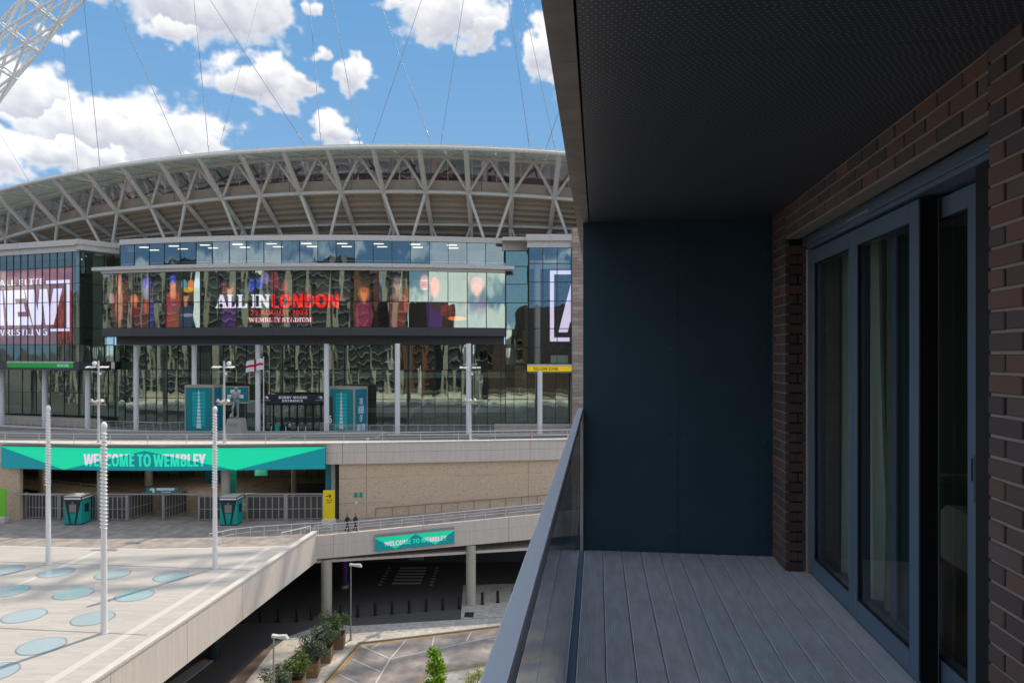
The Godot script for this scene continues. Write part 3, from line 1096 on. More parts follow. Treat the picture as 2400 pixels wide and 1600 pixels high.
	var ben := Geo.new(Vector3(-29, 8, -84))
	ben.span(Vector3(-27.5, 8, -85.5), Vector3(-21.0, 9.5, -84))
	var bn := solo("hall_counter", ben, M.dark, "dark counter in the right part of the hall", "counter")
	bn.position = Vector3(-29, 8, -84)

func hang_sign(called: String, label: String, at: Vector3, size: Vector2, m: Material, rows: int) -> void:
	var g := Geo.new()
	g.cbox(Vector3(0, size.y * 0.5, 0), Vector3(size.x, size.y, 0.08), 0.01)
	var o := thing(called, label, "sign", at)
	part("board", g, m, o)
	for r in rows:
		var d := Geo.new()
		d.tube(Vector3(-size.x * 0.32, size.y - 0.4 - r * 0.75, 0.04), Vector3(-size.x * 0.32, size.y - 0.4 - r * 0.75, 0.05), 0.13, 12)
		part("symbol", d, M.white_pole, o)
		var b := Geo.new()
		b.span(Vector3(-size.x * 0.1, size.y - 0.5 - r * 0.75, 0.04), Vector3(size.x * 0.38, size.y - 0.3 - r * 0.75, 0.05))
		part("bar", b, plain(0.75, 0.28, 0.06, 0.5) if rows == 1 else M.kiosk_teal, o)

# ---------------------------------------------------------------- the stadium
const AXIS := Vector3(-6.75, 0, -351)

func rim(radius: float, deg: float, y: float) -> Vector3:
	var a := deg_to_rad(deg)
	return Vector3(AXIS.x + radius * sin(a), y, AXIS.z + radius * cos(a))

func ha(d: float) -> float:
	return EYE + 32.55 - 0.1423 * d - 0.01353 * d * d
func hb(d: float) -> float:
	return EYE + 32.6 - 0.179 * d - 0.0173 * d * d
func hc(d: float) -> float:
	return EYE + 27.07 - 0.1633 * d - 0.0153 * d * d
func hd(d: float) -> float:
	return EYE + 22.89 - 0.0963 * d - 0.0069 * d * d

const RA := 243.0
const RB := 238.0
const RC := 236.5
const RD := 230.3

func curve(l: Vector2, m: Vector2, r: Vector2, n: int, from := 0.0, to := 1.0) -> Array:
	# a shallow curve through three plan points
	var out := []
	for i in n + 1:
		var t := lerpf(from, to, float(i) / n)
		out.append(l * (1.0 - t) * (1.0 - 2.0 * t) + m * 4.0 * t * (1.0 - t) + r * t * (2.0 * t - 1.0))
	return out

func back_off(line: Array, by: float) -> Array:
	var out := []
	for p in line:
		out.append(p + Vector2(0, -by))
	return out

func glazing(o: Node3D, line: Array, rows: Array, glass: Material, bar_w: float, tilt: float, solid_rows := []) -> void:
	# a curtain wall: a grid of mullions that carries its panes
	var g := Geo.new(o.position)
	for i in line.size():
		var p: Vector2 = line[i]
		var q: Vector2 = line[mini(i + 1, line.size() - 1)]
		if i == line.size() - 1:
			q = p + (p - line[i - 1])
		var d := (q - p).normalized()
		var bs := Basis(Vector3(d.x, 0, d.y), Vector3.UP, Vector3(-d.y, 0, d.x))
		g.box(Vector3(p.x, (rows[0] + rows[-1]) * 0.5, p.y), Vector3(bar_w, absf(rows[0] - rows[-1]), 0.16), bs)
	for y in rows:
		for i in line.size() - 1:
			var a: Vector2 = line[i]
			var b: Vector2 = line[i + 1]
			var d := (b - a).normalized()
			var bs := Basis(Vector3(d.x, 0, d.y), Vector3.UP, Vector3(-d.y, 0, d.x))
			g.box(Vector3((a.x + b.x) * 0.5, y, (a.y + b.y) * 0.5), Vector3(a.distance_to(b) - bar_w, bar_w, 0.14), bs)
	var fr := part("glass_wall", g, M.mullion, o)
	for r in rows.size() - 1:
		for i in line.size() - 1:
			var a: Vector2 = line[i]
			var b: Vector2 = line[i + 1]
			var d := (b - a).normalized()
			var bs := Basis(Vector3(d.x, 0, d.y), Vector3.UP, Vector3(-d.y, 0, d.x))
			bs = bs.rotated(Vector3.UP, rng.randfn(0, tilt)).rotated(Vector3(d.x, 0, d.y), rng.randfn(0, tilt))
			var pg := Geo.new()
			pg.box(Vector3.ZERO, Vector3(a.distance_to(b) - bar_w * 0.6, absf(rows[r] - rows[r + 1]) - bar_w * 0.6, 0.03), bs)
			var q := part("pane", pg, glass, fr)
			q.position = Vector3((a.x + b.x) * 0.5, (rows[r] + rows[r + 1]) * 0.5, (a.y + b.y) * 0.5) - o.position

func strip_beam(o: Node3D, called: String, line: Array, y0: float, y1: float, out_by: float, deep: float, m: Material, bits := 1) -> void:
	var per := maxi(1, (line.size() - 1) / bits)
	var i := 0
	while i < line.size() - 1:
		var g := Geo.new(o.position)
		for k in range(i, mini(i + per, line.size() - 1)):
			var a: Vector2 = line[k] + Vector2(0, out_by)
			var b: Vector2 = line[k + 1] + Vector2(0, out_by)
			if bits > 1:
				b = b.lerp(a, 0.006)
			g.bar(a, b, y0, y1, deep)
		part(called, g, m, o)
		i += per

func stadium() -> void:
	var s := thing("stadium", "large round stadium with white raking steel roof trusses above a glazed entrance front", "stadium", Vector3(-35, 12.7, -116))
	var base := s.position
	# ---- roof edge and trusses
	var first := -31.63
	var n := 23
	for ring in [["roof_edge_tube", RA, 0, 0.36], ["inner_roof_tube", RB, 1, 0.34], ["middle_ring_tube", RC, 2, 0.34], ["lower_ring_tube", RD, 3, 0.27]]:
		var line := []
		for i in 60:
			var d := -33.0 + i * 0.75
			var y: float = [ha(d), hb(d), hc(d), hd(d)][ring[2]]
			line.append(rim(ring[1], d, y))
		var g := Geo.new(base)
		g.pipe(line, ring[3], 10)
		part(ring[0], g, M.steel, s)
	for k in n:
		var d := first + 1.75 * k
		var a := rim(RA, d, ha(d))
		var c := rim(RC, d, hc(d))
		var e := rim(RD, d, hd(d))
		var f := rim(RD - 2.2, d, hd(d) - 3.4)
		var g := Geo.new(base)
		g.tube(a, c, 0.42, 10, 0.46)
		g.tube(c, e, 0.46, 10, 0.40)
		g.tube(e, f, 0.40, 10, 0.26)
		g.ball(c, Vector3(0.52, 0.52, 0.52))
		g.ball(e, Vector3(0.5, 0.5, 0.5))
		part("raking_strut", g, M.steel, s)
		for sg in [-0.5, 0.5]:
			var db: float = d + 1.75 * sg
			var b := rim(RB, db, hb(db))
			var h1 := Geo.new(base)
			h1.tube(c, b, 0.27, 8)
			part("diagonal_brace", h1, M.steel, s)
			var h2 := Geo.new(base)
			h2.tube(a, b, 0.2, 8)
			part("roof_brace", h2, M.steel, s)
		# props that stand in pairs on the roof of the entrance front
		var lean := 0.62 if k % 2 == 0 else -0.62
		var h3 := Geo.new(base)
		h3.tube(c, rim(RC - 1.2, d + lean, EYE + 19.6), 0.3, 8, 0.25)
		part("prop", h3, M.steel, s)
		var h4 := Geo.new(base)
		h4.tube(e, rim(RD - 1.0, d - lean * 0.55, EYE + 19.4), 0.2, 8)
		part("short_prop", h4, M.steel, s)
	# ---- roof sheet
	for i in 22:
		var d0 := -33.0 + i * 2.0
		var d1 := d0 + 1.98
		var g := Geo.new(base)
		var o0 := rim(RA - 1.0, d0, ha(d0) + 0.28)
		var o1 := rim(RA - 1.0, d1, ha(d1) + 0.28)
		var m0 := rim(RB - 1.2, d0, hb(d0) + 0.75)
		var m1 := rim(RB - 1.2, d1, hb(d1) + 0.75)
		var i0 := rim(186, d0, ha(d0) + 3.5)
		var i1 := rim(186, d1, ha(d1) + 3.5)
		var up := Vector3(0, 0.35, 0)
		g.quad(o0, m0, m1, o1)
		g.quad(m0, i0, i1, m1)
		g.quad(o0 + up, o1 + up, m1 + up, m0 + up)
		g.quad(m0 + up, m1 + up, i1 + up, i0 + up)
		g.quad(o0, o1, o1 + up, o0 + up)
		part("roof_panel", g, M.roof, s)
	var gut := Geo.new(base)
	for i in 44:
		var d0 := -33.0 + i
		gut.quad(rim(RA - 0.9, d0, ha(d0) + 0.1), rim(RA - 0.9, d0 + 1, ha(d0 + 1) + 0.1), rim(RA - 0.9, d0 + 1, ha(d0 + 1) + 0.9), rim(RA - 0.9, d0, ha(d0) + 0.9))
	part("gutter", gut, M.roof, s)
	# ---- upper bowl: concrete band, dark glazing with brown steel behind, stepped underside of the terrace
	for i in 16:
		var d0 := -32.0 + i * 2.7
		var d1 := d0 + 2.68
		var g := Geo.new(base)
		var q := [rim(235.7, d0, hc(d0) - 0.3), rim(235.7, d1, hc(d1) - 0.3), rim(235.5, d1, hc(d1) + 2.3), rim(235.5, d0, hc(d0) + 2.3)]
		g.quad(q[0], q[1], q[2], q[3])
		g.quad(q[3], q[2], rim(231.5, d1, hc(d1) + 2.3), rim(231.5, d0, hc(d0) + 2.3))
		g.quad(q[1], q[0], rim(231.5, d0, hc(d0) - 0.3), rim(231.5, d1, hc(d1) - 0.3))
		part("concrete_band", g, M.stone, s)
	var posts := Geo.new(base)
	for i in 44:
		var d0 := -32.0 + i
		posts.tube(rim(235.3, d0, hc(d0) + 2.3), rim(236.2, d0, hb(d0) + 0.1), 0.06, 6)
	posts.pipe(range(44).map(func(i): return rim(234.6, -32.0 + i, lerpf(hc(-32.0 + i) + 2.3, hb(-32.0 + i), 0.42))), 0.12, 6)
	var up_fr := part("upper_glazing_frame", posts, M.steel, s)
	for i in 43:
		var d0 := -32.0 + i
		var g := Geo.new(base)
		g.quad(rim(235.2, d0 + 0.02, hc(d0) + 2.3), rim(235.2, d0 + 0.98, hc(d0 + 1) + 2.3), rim(236.1, d0 + 0.98, hb(d0 + 1) + 0.2), rim(236.1, d0 + 0.02, hb(d0) + 0.2))
		g.quad(rim(235.16, d0 + 0.98, hc(d0 + 1) + 2.3), rim(235.16, d0 + 0.02, hc(d0) + 2.3), rim(236.06, d0 + 0.02, hb(d0) + 0.2), rim(236.06, d0 + 0.98, hb(d0 + 1) + 0.2))
		part("pane", g, M.glass_band, up_fr)
	for k in 26:
		var d := -31.5 + 1.75 * k
		var g := Geo.new(base)
		g.tube(rim(234.4, d, hc(d) + 2.3), rim(230.0, d + 0.9, hb(d) + 0.6), 0.24, 6)
		g.tube(rim(230.0, d - 0.5, hc(d) + 2.3), rim(234.0, d - 0.9, hb(d) + 0.5), 0.18, 6)
		part("inner_truss", g, M.brown_steel, s)
	var seat := Geo.new(base)
	for i in 22:
		var d0 := -33.0 + i * 2.0
		seat.quad(rim(229, d0, hc(d0) + 0.5), rim(229, d0 + 2, hc(d0 + 2) + 0.5), rim(224, d0 + 2, hb(d0 + 2) + 1.0), rim(224, d0, hb(d0) + 1.0))
	part("upper_tier", seat, worn(0.30, 0.22, 0.24, 0.9, T["fine"], 6.0), s)
	for st in 9:
		var g := Geo.new(base)
		for i in 22:
			var d0 := -33.0 + i * 2.0
			var d1 := d0 + 2.0
			var r0 := 234.6 - st * 1.05
			var r1 := r0 - 1.05
			var f0 := lerpf(hc(d0) - 0.3, hd(d0) - 3.0, st / 9.0)
			var f1 := lerpf(hc(d1) - 0.3, hd(d1) - 3.0, st / 9.0)
			var t0 := lerpf(hc(d0) - 0.3, hd(d0) - 3.0, (st + 1) / 9.0)
			var t1 := lerpf(hc(d1) - 0.3, hd(d1) - 3.0, (st + 1) / 9.0)
			g.quad(rim(r0, d0, t0 + 0.22), rim(r0, d1, t1 + 0.22), rim(r0, d1, f1), rim(r0, d0, f0))
			g.quad(rim(r1, d0, t0), rim(r1, d1, t1), rim(r0, d1, t1 + 0.22), rim(r0, d0, t0 + 0.22))
		part("terrace_step", g, M.terrace, s)
	var low := Geo.new(base)
	for i in 22:
		var d0 := -33.0 + i * 2.0
		low.quad(rim(225.1, d0, EYE + 17.0), rim(225.1, d0 + 2, EYE + 17.0), rim(225.1, d0 + 2, hd(d0 + 2) - 2.6), rim(225.1, d0, hd(d0) - 2.6))
	part("terrace_wall", low, M.terrace, s)
	# ---- entrance front: top storey
	var top := curve(Vector2(-67.5, -117.5), Vector2(-35.1, -112.7), Vector2(-1.35, -116.1), 22)
	var top_roof := Geo.new(base)
	for i in 22:
		top_roof.quad(Vector3(top[i].x, EYE + 19.78, top[i].y + 0.2), Vector3(top[i + 1].x, EYE + 19.78, top[i + 1].y + 0.2), Vector3(top[i + 1].x, EYE + 19.78, top[i + 1].y - 14), Vector3(top[i].x, EYE + 19.78, top[i].y - 14))
		top_roof.quad(Vector3(top[i].x, EYE + 18.9, top[i].y - 14), Vector3(top[i + 1].x, EYE + 18.9, top[i + 1].y - 14), Vector3(top[i + 1].x, EYE + 18.9, top[i + 1].y - 0.3), Vector3(top[i].x, EYE + 18.9, top[i].y - 0.3))
	part("flat_roof", top_roof, M.cornice, s)
	strip_beam(s, "fascia_panel", top, EYE + 18.85, EYE + 19.75, 0.25, 0.4, M.cornice, 22)
	glazing(s, top, [EYE + 14.5, EYE + 18.85], M.glass_blue, 0.09, 0.003)
	var hand := Geo.new(base)
	for i in 22:
		hand.tube(Vector3(top[i].x, EYE + 15.6, top[i].y - 0.5), Vector3(top[i + 1].x, EYE + 15.6, top[i + 1].y - 0.5), 0.04, 6)
	part("inner_rail", hand, M.pale_metal, s)
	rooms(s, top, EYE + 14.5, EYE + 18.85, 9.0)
	for i in 10:
		for j in 2:
			var lp := Geo.new(base)
			var p: Vector2 = top[i * 2 + 1]
			lp.box(Vector3(p.x + 0.4, EYE + 18.72, p.y - 2.4 - j * 3.2), Vector3(1.7, 0.07, 0.3))
			part("ceiling_light", lp, M.lamp_glow if M.has("lamp_glow") else lamp_glow(), s)
	# the cream blocks that show through the glass there
	for c in [[-50.0, 2.2], [-43.0, 3.0], [-38.0, 1.6], [-8.0, 3.4]]:
		var g := Geo.new(base)
		g.span(Vector3(c[0], EYE + 14.5, -121.0), Vector3(c[0] + c[1], EYE + 18.0, -118.0))
		part("inner_wall", g, M.stone, s)
	# ---- the big projecting glass box with its screen
	var box := curve(Vector2(-68.7, -114.3), Vector2(-35.1, -109.1), Vector2(-1.1, -112.7), 22)
	strip_beam(s, "cornice", curve(Vector2(-70.2, -114.6), Vector2(-35.1, -109.1), Vector2(0.4, -112.8), 11), EYE + 13.98, EYE + 14.55, 0.75, 1.6, M.cornice, 11)
	strip_beam(s, "cornice", box, EYE + 13.5, EYE + 13.98, 0.35, 1.2, M.cornice, 11)
	var ter := Geo.new(base)
	for i in 22:
		ter.quad(Vector3(box[i].x, EYE + 14.44, box[i].y), Vector3(box[i + 1].x, EYE + 14.44, box[i + 1].y), Vector3(box[i + 1].x, EYE + 14.44, box[i + 1].y - 9), Vector3(box[i].x, EYE + 14.44, box[i].y - 9))
	part("terrace_floor", ter, M.room_floor, s)
	glazing(s, box, [EYE + 4.36, EYE + 8.5, EYE + 13.5], M.glass, 0.11, 0.0045)
	strip_beam(s, "dark_panel", box, EYE + 3.06, EYE + 4.36, 0.1, 1.0, M.dark_band, 22)
	strip_beam(s, "dark_panel", curve(Vector2(-67.6, -116.6), Vector2(-35.1, -111.6), Vector2(-1.3, -114.6), 22), EYE + 1.69, EYE + 3.04, 0.1, 1.2, M.dark_band, 22)
	for x in [[box[0], Vector2(-68.7, -122)], [Vector2(-1.1, -122), box[22]]]:
		var g := Geo.new(base)
		g.bar(x[0] if x[0].y > -120 else x[0], x[1], EYE + 3.06, EYE + 13.5, 0.12)
		part("dark_panel", g, M.mullion, s)
	var sof := Geo.new(base)
	for i in 22:
		sof.quad(Vector3(box[i].x, EYE + 3.05, box[i].y - 7), Vector3(box[i + 1].x, EYE + 3.05, box[i + 1].y - 7), Vector3(box[i + 1].x, EYE + 3.05, box[i + 1].y), Vector3(box[i].x, EYE + 3.05, box[i].y))
	part("soffit", sof, M.dark_band, s)
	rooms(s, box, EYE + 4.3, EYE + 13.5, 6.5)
	# pale green blinds, one to a bay
	for i in 22:
		var g := Geo.new(base)
		var a: Vector2 = box[i].lerp(box[i + 1], 0.1) + Vector2(0, -1.0)
		var b: Vector2 = box[i].lerp(box[i + 1], 0.9) + Vector2(0, -1.0)
		g.bar(a, b, EYE + 8.75, EYE + 12.2, 0.12)
		part("blind", g, M.sage, s)
	screen(s, back_off(box, 0.28), EYE + 4.5, EYE + 13.4, banner_picture(), 1.0)
	# ---- lower glazing behind the white columns
	var low_line := curve(Vector2(-71.0, -122), Vector2(-35, -116.5), Vector2(2.6, -116.4), 34)
	glazing(s, low_line, [12.75, EYE - 7.6, EYE - 2.6, EYE + 1.69], M.glass, 0.10, 0.005)
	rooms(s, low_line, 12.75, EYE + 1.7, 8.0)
	for i in 9:
		var g := Geo.new(base)
		var x := -66.0 + i * 7.6
		g.span(Vector3(x, 12.8, -126.5 + absf(i - 4.0) * -0.6), Vector3(x + 1.5 + (i % 3), 26.0, -124.5 + absf(i - 4.0) * -0.6))
		part("inner_wall", g, M.sage if i % 2 else M.stone, s)
	var band := Geo.new(base)
	band.wall(back_off(low_line, 1.2), EYE - 9.9, EYE - 9.1, 0.2)
	part("inner_rail", band, M.cornice, s)
	var band2 := Geo.new(base)
	band2.wall(back_off(low_line, 1.5), EYE - 4.0, EYE - 3.0, 0.2)
	part("inner_rail", band2, M.sage, s)
	# ---- left wing
	var wl := []
	for i in 23:
		wl.append(Vector2(-74.0 - i * 1.66, -116.8 - i * 0.545))
	wl.reverse()
	var rows := [EYE - 1.26, EYE + 1.77, EYE + 4.56, EYE + 9.1, EYE + 12.25, EYE + 15.16, EYE + 17.7]
	glazing(s, wl, rows, M.glass_wing, 0.10, 0.004)
	glazing(s, [Vector2(-74.0, -116.8), Vector2(-73.0, -118.6), Vector2(-72.0, -120.4), Vector2(-71.2, -122.0)], rows, M.glass, 0.10, 0.004)
	rooms(s, wl, EYE - 1.3, EYE + 17.7, 6.0)
	var rw := Geo.new(base)
	rw.bar(Vector2(-75.4, -118.2), Vector2(-72.6, -122.2), EYE - 1.2, EYE + 17.6, 0.2)
	part("inner_wall", rw, M.sage, s)
	var wl8 := []
	for i in [0, 7, 14, 22]:
		wl8.append(wl[i])
	strip_beam(s, "cornice", wl8, EYE + 17.7, EYE + 18.7, 0.25, 1.2, M.cornice, 3)
	strip_beam(s, "cornice", wl8, EYE + 18.7, EYE + 19.7, 0.7, 1.6, M.cornice, 3)
	var ret := [Vector2(-73.9, -116.1), Vector2(-69.8, -121.0), Vector2(-66.6, -118.4)]
	strip_beam(s, "cornice", ret, EYE + 17.9, EYE + 18.8, 0.0, 1.2, M.cornice)
	strip_beam(s, "cornice", ret, EYE + 18.8, EYE + 19.7, 0.35, 1.6, M.cornice)
	var wr := Geo.new(base)
	for i in 22:
		wr.quad(Vector3(wl[i].x, EYE + 19.6, wl[i].y), Vector3(wl[i + 1].x, EYE + 19.6, wl[i + 1].y), Vector3(wl[i + 1].x + 6, EYE + 19.6, wl[i + 1].y - 16), Vector3(wl[i].x + 6, EYE + 19.6, wl[i].y - 16))
		wr.quad(Vector3(wl[i].x + 6, EYE - 2.7, wl[i].y - 16), Vector3(wl[i + 1].x + 6, EYE - 2.7, wl[i + 1].y - 16), Vector3(wl[i + 1].x, EYE - 2.7, wl[i + 1].y), Vector3(wl[i].x, EYE - 2.7, wl[i].y))
	part("flat_roof", wr, M.cornice, s)
	strip_beam(s, "canopy_edge", [wl[0], wl[11], wl[22], Vector2(-71.0, -121.2)], EYE - 2.7, EYE - 1.3, 0.4, 1.0, M.dark_band)
	var zl := wl8[0].lerp(wl8[3], 0.0) as Vector2
	zone_sign(s, Vector2(-90.2, -122.1) + Vector2(0.15, 0.5), Vector2(-75.2, -117.2) + Vector2(0.15, 0.5), EYE - 2.25, EYE - 1.45, Color(0.0, 0.62, 0.23), Color(0.75, 0.93, 0.80), "GREEN ZONE", 0.76, 0.93)
	screen(s, back_off([Vector2(-108.8, -128.23), Vector2(-75.66, -117.345)], 0.3), EYE + 1.9, EYE + 15.0, poster_picture(), 0.75)
	var wlow := []
	for i in 12:
		wlow.append(Vector2(-69.5 - i * 3.3, -122.0 - i * 1.0))
	wlow.reverse()
	glazing(s, wlow, [13.3, EYE - 7.0, EYE - 2.75], M.glass, 0.10, 0.005)
	rooms(s, wlow, 12.8, EYE - 2.75, 7.0)
	# ---- right wing and stone pier
	var rback := [Vector2(-1.1, -116.2), Vector2(2.8, -116.2)]
	var rrows := [EYE - 12.9, EYE - 7.6, EYE - 1.77, EYE + 1.2, EYE + 4.3, EYE + 8.83, EYE + 11.97, EYE + 15.03, EYE + 17.66]
	glazing(s, rback, rrows, M.glass, 0.12, 0.005)
	glazing(s, [Vector2(2.8, -116.1), Vector2(2.8, -114.4), Vector2(2.8, -112.75)], rrows.slice(2), M.glass_blue, 0.10, 0.004)
	var rfront := [Vector2(2.8, -112.7), Vector2(5.1, -112.7), Vector2(7.45, -112.7), Vector2(9.8, -112.7)]
	glazing(s, rfront, rrows.slice(2), M.glass_blue, 0.11, 0.004)
	rooms(s, [Vector2(-1.1, -116.2), Vector2(2.8, -116.2)], 12.8, EYE + 17.7, 5.0)
	rooms(s, [Vector2(2.85, -112.7), Vector2(9.8, -112.7)], EYE - 1.8, EYE + 17.7, 7.0)
	strip_beam(s, "cornice", [Vector2(2.5, -112.7), Vector2(6.2, -112.7), Vector2(9.9, -112.7)], EYE + 17.66, EYE + 18.75, 0.2, 1.0, M.cornice, 2)
	strip_beam(s, "cornice", [Vector2(2.3, -112.7), Vector2(6.2, -112.7), Vector2(9.9, -112.7)], EYE + 18.75, EYE + 19.8, 0.6, 1.5, M.cornice, 2)
	strip_beam(s, "cornice", [Vector2(-1.6, -116.2), Vector2(2.6, -116.2)], EYE + 17.7, EYE + 18.9, 0.4, 1.0, M.cornice)
	var rr := Geo.new(base)
	rr.span(Vector3(-1.6, EYE + 18.9, -130), Vector3(12, EYE + 19.5, -112.9))
	rr.span(Vector3(2.8, EYE - 3.0, -124), Vector3(9.8, EYE - 2.4, -112.8))
	part("flat_roof", rr, M.cornice, s)
	for b in [[EYE - 0.8, EYE - 0.1, 6.5, 9.4, M.sage], [EYE + 15.0, EYE + 15.8, 2.9, 9.7, M.sage]]:
		var g := Geo.new(base)
		g.span(Vector3(b[2], b[0] - 0.6, -114.6), Vector3(b[3], b[1], -114.3))
		part("blind", g, b[4], s)
	var ic := Geo.new(base)
	ic.tube(Vector3(4.2, EYE - 1.7, -114.2), Vector3(4.2, EYE + 15.5, -114.2), 0.55, 16)
	part("inner_column", ic, M.cornice, s)
	zone_sign(s, Vector2(2.5, -112.2), Vector2(9.85, -112.2), EYE - 2.75, EYE - 1.85, Color(0.98, 0.82, 0.03), Color(0.12, 0.1, 0.02), "YELLOW ZONE", 0.13, 0.69)
	screen(s, back_off([Vector2(6.2, -112.7), Vector2(14.0, -112.7)], 0.3), EYE + 2.0, EYE + 14.2, right_picture(), 0.6, true)
	glazing(s, [Vector2(2.6, -116.0), Vector2(5.0, -116.0), Vector2(7.4, -116.0), Vector2(9.8, -116.0)], [13.6, EYE - 7.6, EYE - 3.0], M.glass, 0.10, 0.005)
	rooms(s, [Vector2(2.6, -116.0), Vector2(9.8, -116.0)], 12.8, EYE - 3.0, 6.0)
	var pier := part("stone_pier", pier_core(base), M.mortar, s)
	for r in 55:
		for c in 4:
			var sh := 0.0 if r % 2 else 0.95
			var x0 := 9.9 + c * 1.9 - sh
			var x1 := x0 + 1.9
			x0 = maxf(x0, 9.9)
			if r % 4 == 3:
				continue
			var g := Geo.new(base)
			var y := 12.7 + r * 0.6125
			g.box(Vector3((x0 + x1) * 0.5, y + 0.3, -111.98 + rng.randf() * 0.02), Vector3(x1 - x0 - 0.03, 0.575, 0.2))
			part("stone_block", g, M.stone_tones[rng.randi() % 3] if M.has("stone_tones") else stone_tones(), pier)
	for r in range(3, 55, 4):
		for c in 2:
			var g := Geo.new(base)
			g.box(Vector3(9.9 + 3.8 * c + 1.9, 12.7 + r * 0.6125 + 0.3, -111.97), Vector3(3.77, 0.575, 0.2))
			part("stone_block", g, M.stone_tones[(r + c) % 3], pier)
	# ---- white columns of the front
	for x in [-94.5, -84.0, -74.4, -64.4, -53.3, -41.9, -30.2, -18.5, -7.0, 4.5]:
		var z := -351.0 + sqrt(241.1 * 241.1 - (x + 6.75) * (x + 6.75))
		var g := Geo.new(base)
		g.tube(Vector3(x, 12.5, z), Vector3(x, EYE - 2.65 if (x < -70 or x > 0) else EYE + 1.8, z), 0.42, 14)
		part("white_column", g, M.white_pole, s)
	# ---- low wall, kerb and entrance
	var lw := Geo.new(base)
	lw.wall([Vector2(-120, -138), Vector2(-94, -127.5), Vector2(-72.5, -120.3)], 12.6, 14.3, 0.3)
	part("low_wall", lw, M.stone, s)
	lw = Geo.new(base)
	lw.wall([Vector2(-3.0, -115.0), Vector2(9.9, -115.0)], 12.6, 14.0, 0.3)
	part("low_wall", lw, M.stone, s)
	entrance(s)

func stone_tones() -> Material:
	M.stone_tones = [M.stone, worn(0.42, 0.34, 0.265, 0.9, T["fine"], 2.5), worn(0.50, 0.41, 0.33, 0.9, T["fine"], 2.5)]
	return M.stone

func lamp_glow() -> Material:
	var m := plain(0.8, 0.8, 0.75, 0.5)
	m.emission_enabled = true
	m.emission = Color(1.0, 0.97, 0.85)
	m.emission_energy_multiplier = 1.6
	M.lamp_glow = m
	return m

func pier_core(base: Vector3) -> Geo:
	var g := Geo.new(base)
	g.span(Vector3(9.85, 12.6, -124), Vector3(60, 46.4, -112.03))
	return g

func rooms(o: Node3D, line: Array, y0: float, y1: float, deep: float) -> void:
	# the dark space behind a glass front
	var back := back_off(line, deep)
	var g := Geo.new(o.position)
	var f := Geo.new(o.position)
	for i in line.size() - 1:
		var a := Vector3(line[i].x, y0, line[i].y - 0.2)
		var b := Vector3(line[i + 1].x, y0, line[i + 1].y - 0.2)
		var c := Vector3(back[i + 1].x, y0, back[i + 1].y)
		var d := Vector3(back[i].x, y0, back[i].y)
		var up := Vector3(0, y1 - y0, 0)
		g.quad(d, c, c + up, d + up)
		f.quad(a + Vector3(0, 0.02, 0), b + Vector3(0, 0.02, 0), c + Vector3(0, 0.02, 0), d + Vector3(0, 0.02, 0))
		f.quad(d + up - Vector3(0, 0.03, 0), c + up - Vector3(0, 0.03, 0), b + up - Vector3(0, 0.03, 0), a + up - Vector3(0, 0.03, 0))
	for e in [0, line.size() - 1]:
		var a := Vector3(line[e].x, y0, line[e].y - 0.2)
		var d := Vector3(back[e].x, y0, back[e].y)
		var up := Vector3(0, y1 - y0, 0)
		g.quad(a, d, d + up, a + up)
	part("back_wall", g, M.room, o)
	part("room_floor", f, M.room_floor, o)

func screen(o: Node3D, line: Array, y0: float, y1: float, im: Image, glow: float, see := true) -> void:
	# a hanging mesh of lamps that shows a picture
	var g := Geo.new(o.position)
	var n := line.size() - 1
	for i in n:
		var a: Vector2 = line[i]
		var b: Vector2 = line[i + 1]
		g.quad(Vector3(a.x, y0, a.y), Vector3(b.x, y0, b.y), Vector3(b.x, y1, b.y), Vector3(a.x, y1, a.y), float(i) / n, float(i + 1) / n)
	part("screen", g, printed(im, 0.6, glow, see), o)

func zone_sign(o: Node3D, a: Vector2, b: Vector2, y0: float, y1: float, ground: Color, ink: Color, words: String, u0: float, u1: float) -> void:
	var w := int(80.0 * a.distance_to(b) / (y1 - y0))
	var im := Image.create(w, 80, false, Image.FORMAT_RGB8)
	im.fill(ground)
	write(im, words, w * u0, 18, w * u1, 64, ink, 700)
	var g := Geo.new(o.position)
	g.quad(Vector3(a.x, y0, a.y), Vector3(b.x, y0, b.y), Vector3(b.x, y1, b.y), Vector3(a.x, y1, a.y))
	var back := Geo.new(o.position)
	back.bar(a + Vector2(0, -0.01), b + Vector2(0, -0.01), y0, y1, 0.25)
	var bk := part("zone_sign", back, M.dark_band, o)
	part("print", g, printed(im, 0.5, 0.12), bk)
	var tg := Geo.new(o.position)
	tg.bar(a + Vector2(0, 0.05), b + Vector2(0, 0.05), y1 + 0.01, y1 + 0.28, 0.3)
	part("sign_cap", tg, M.cornice, bk)

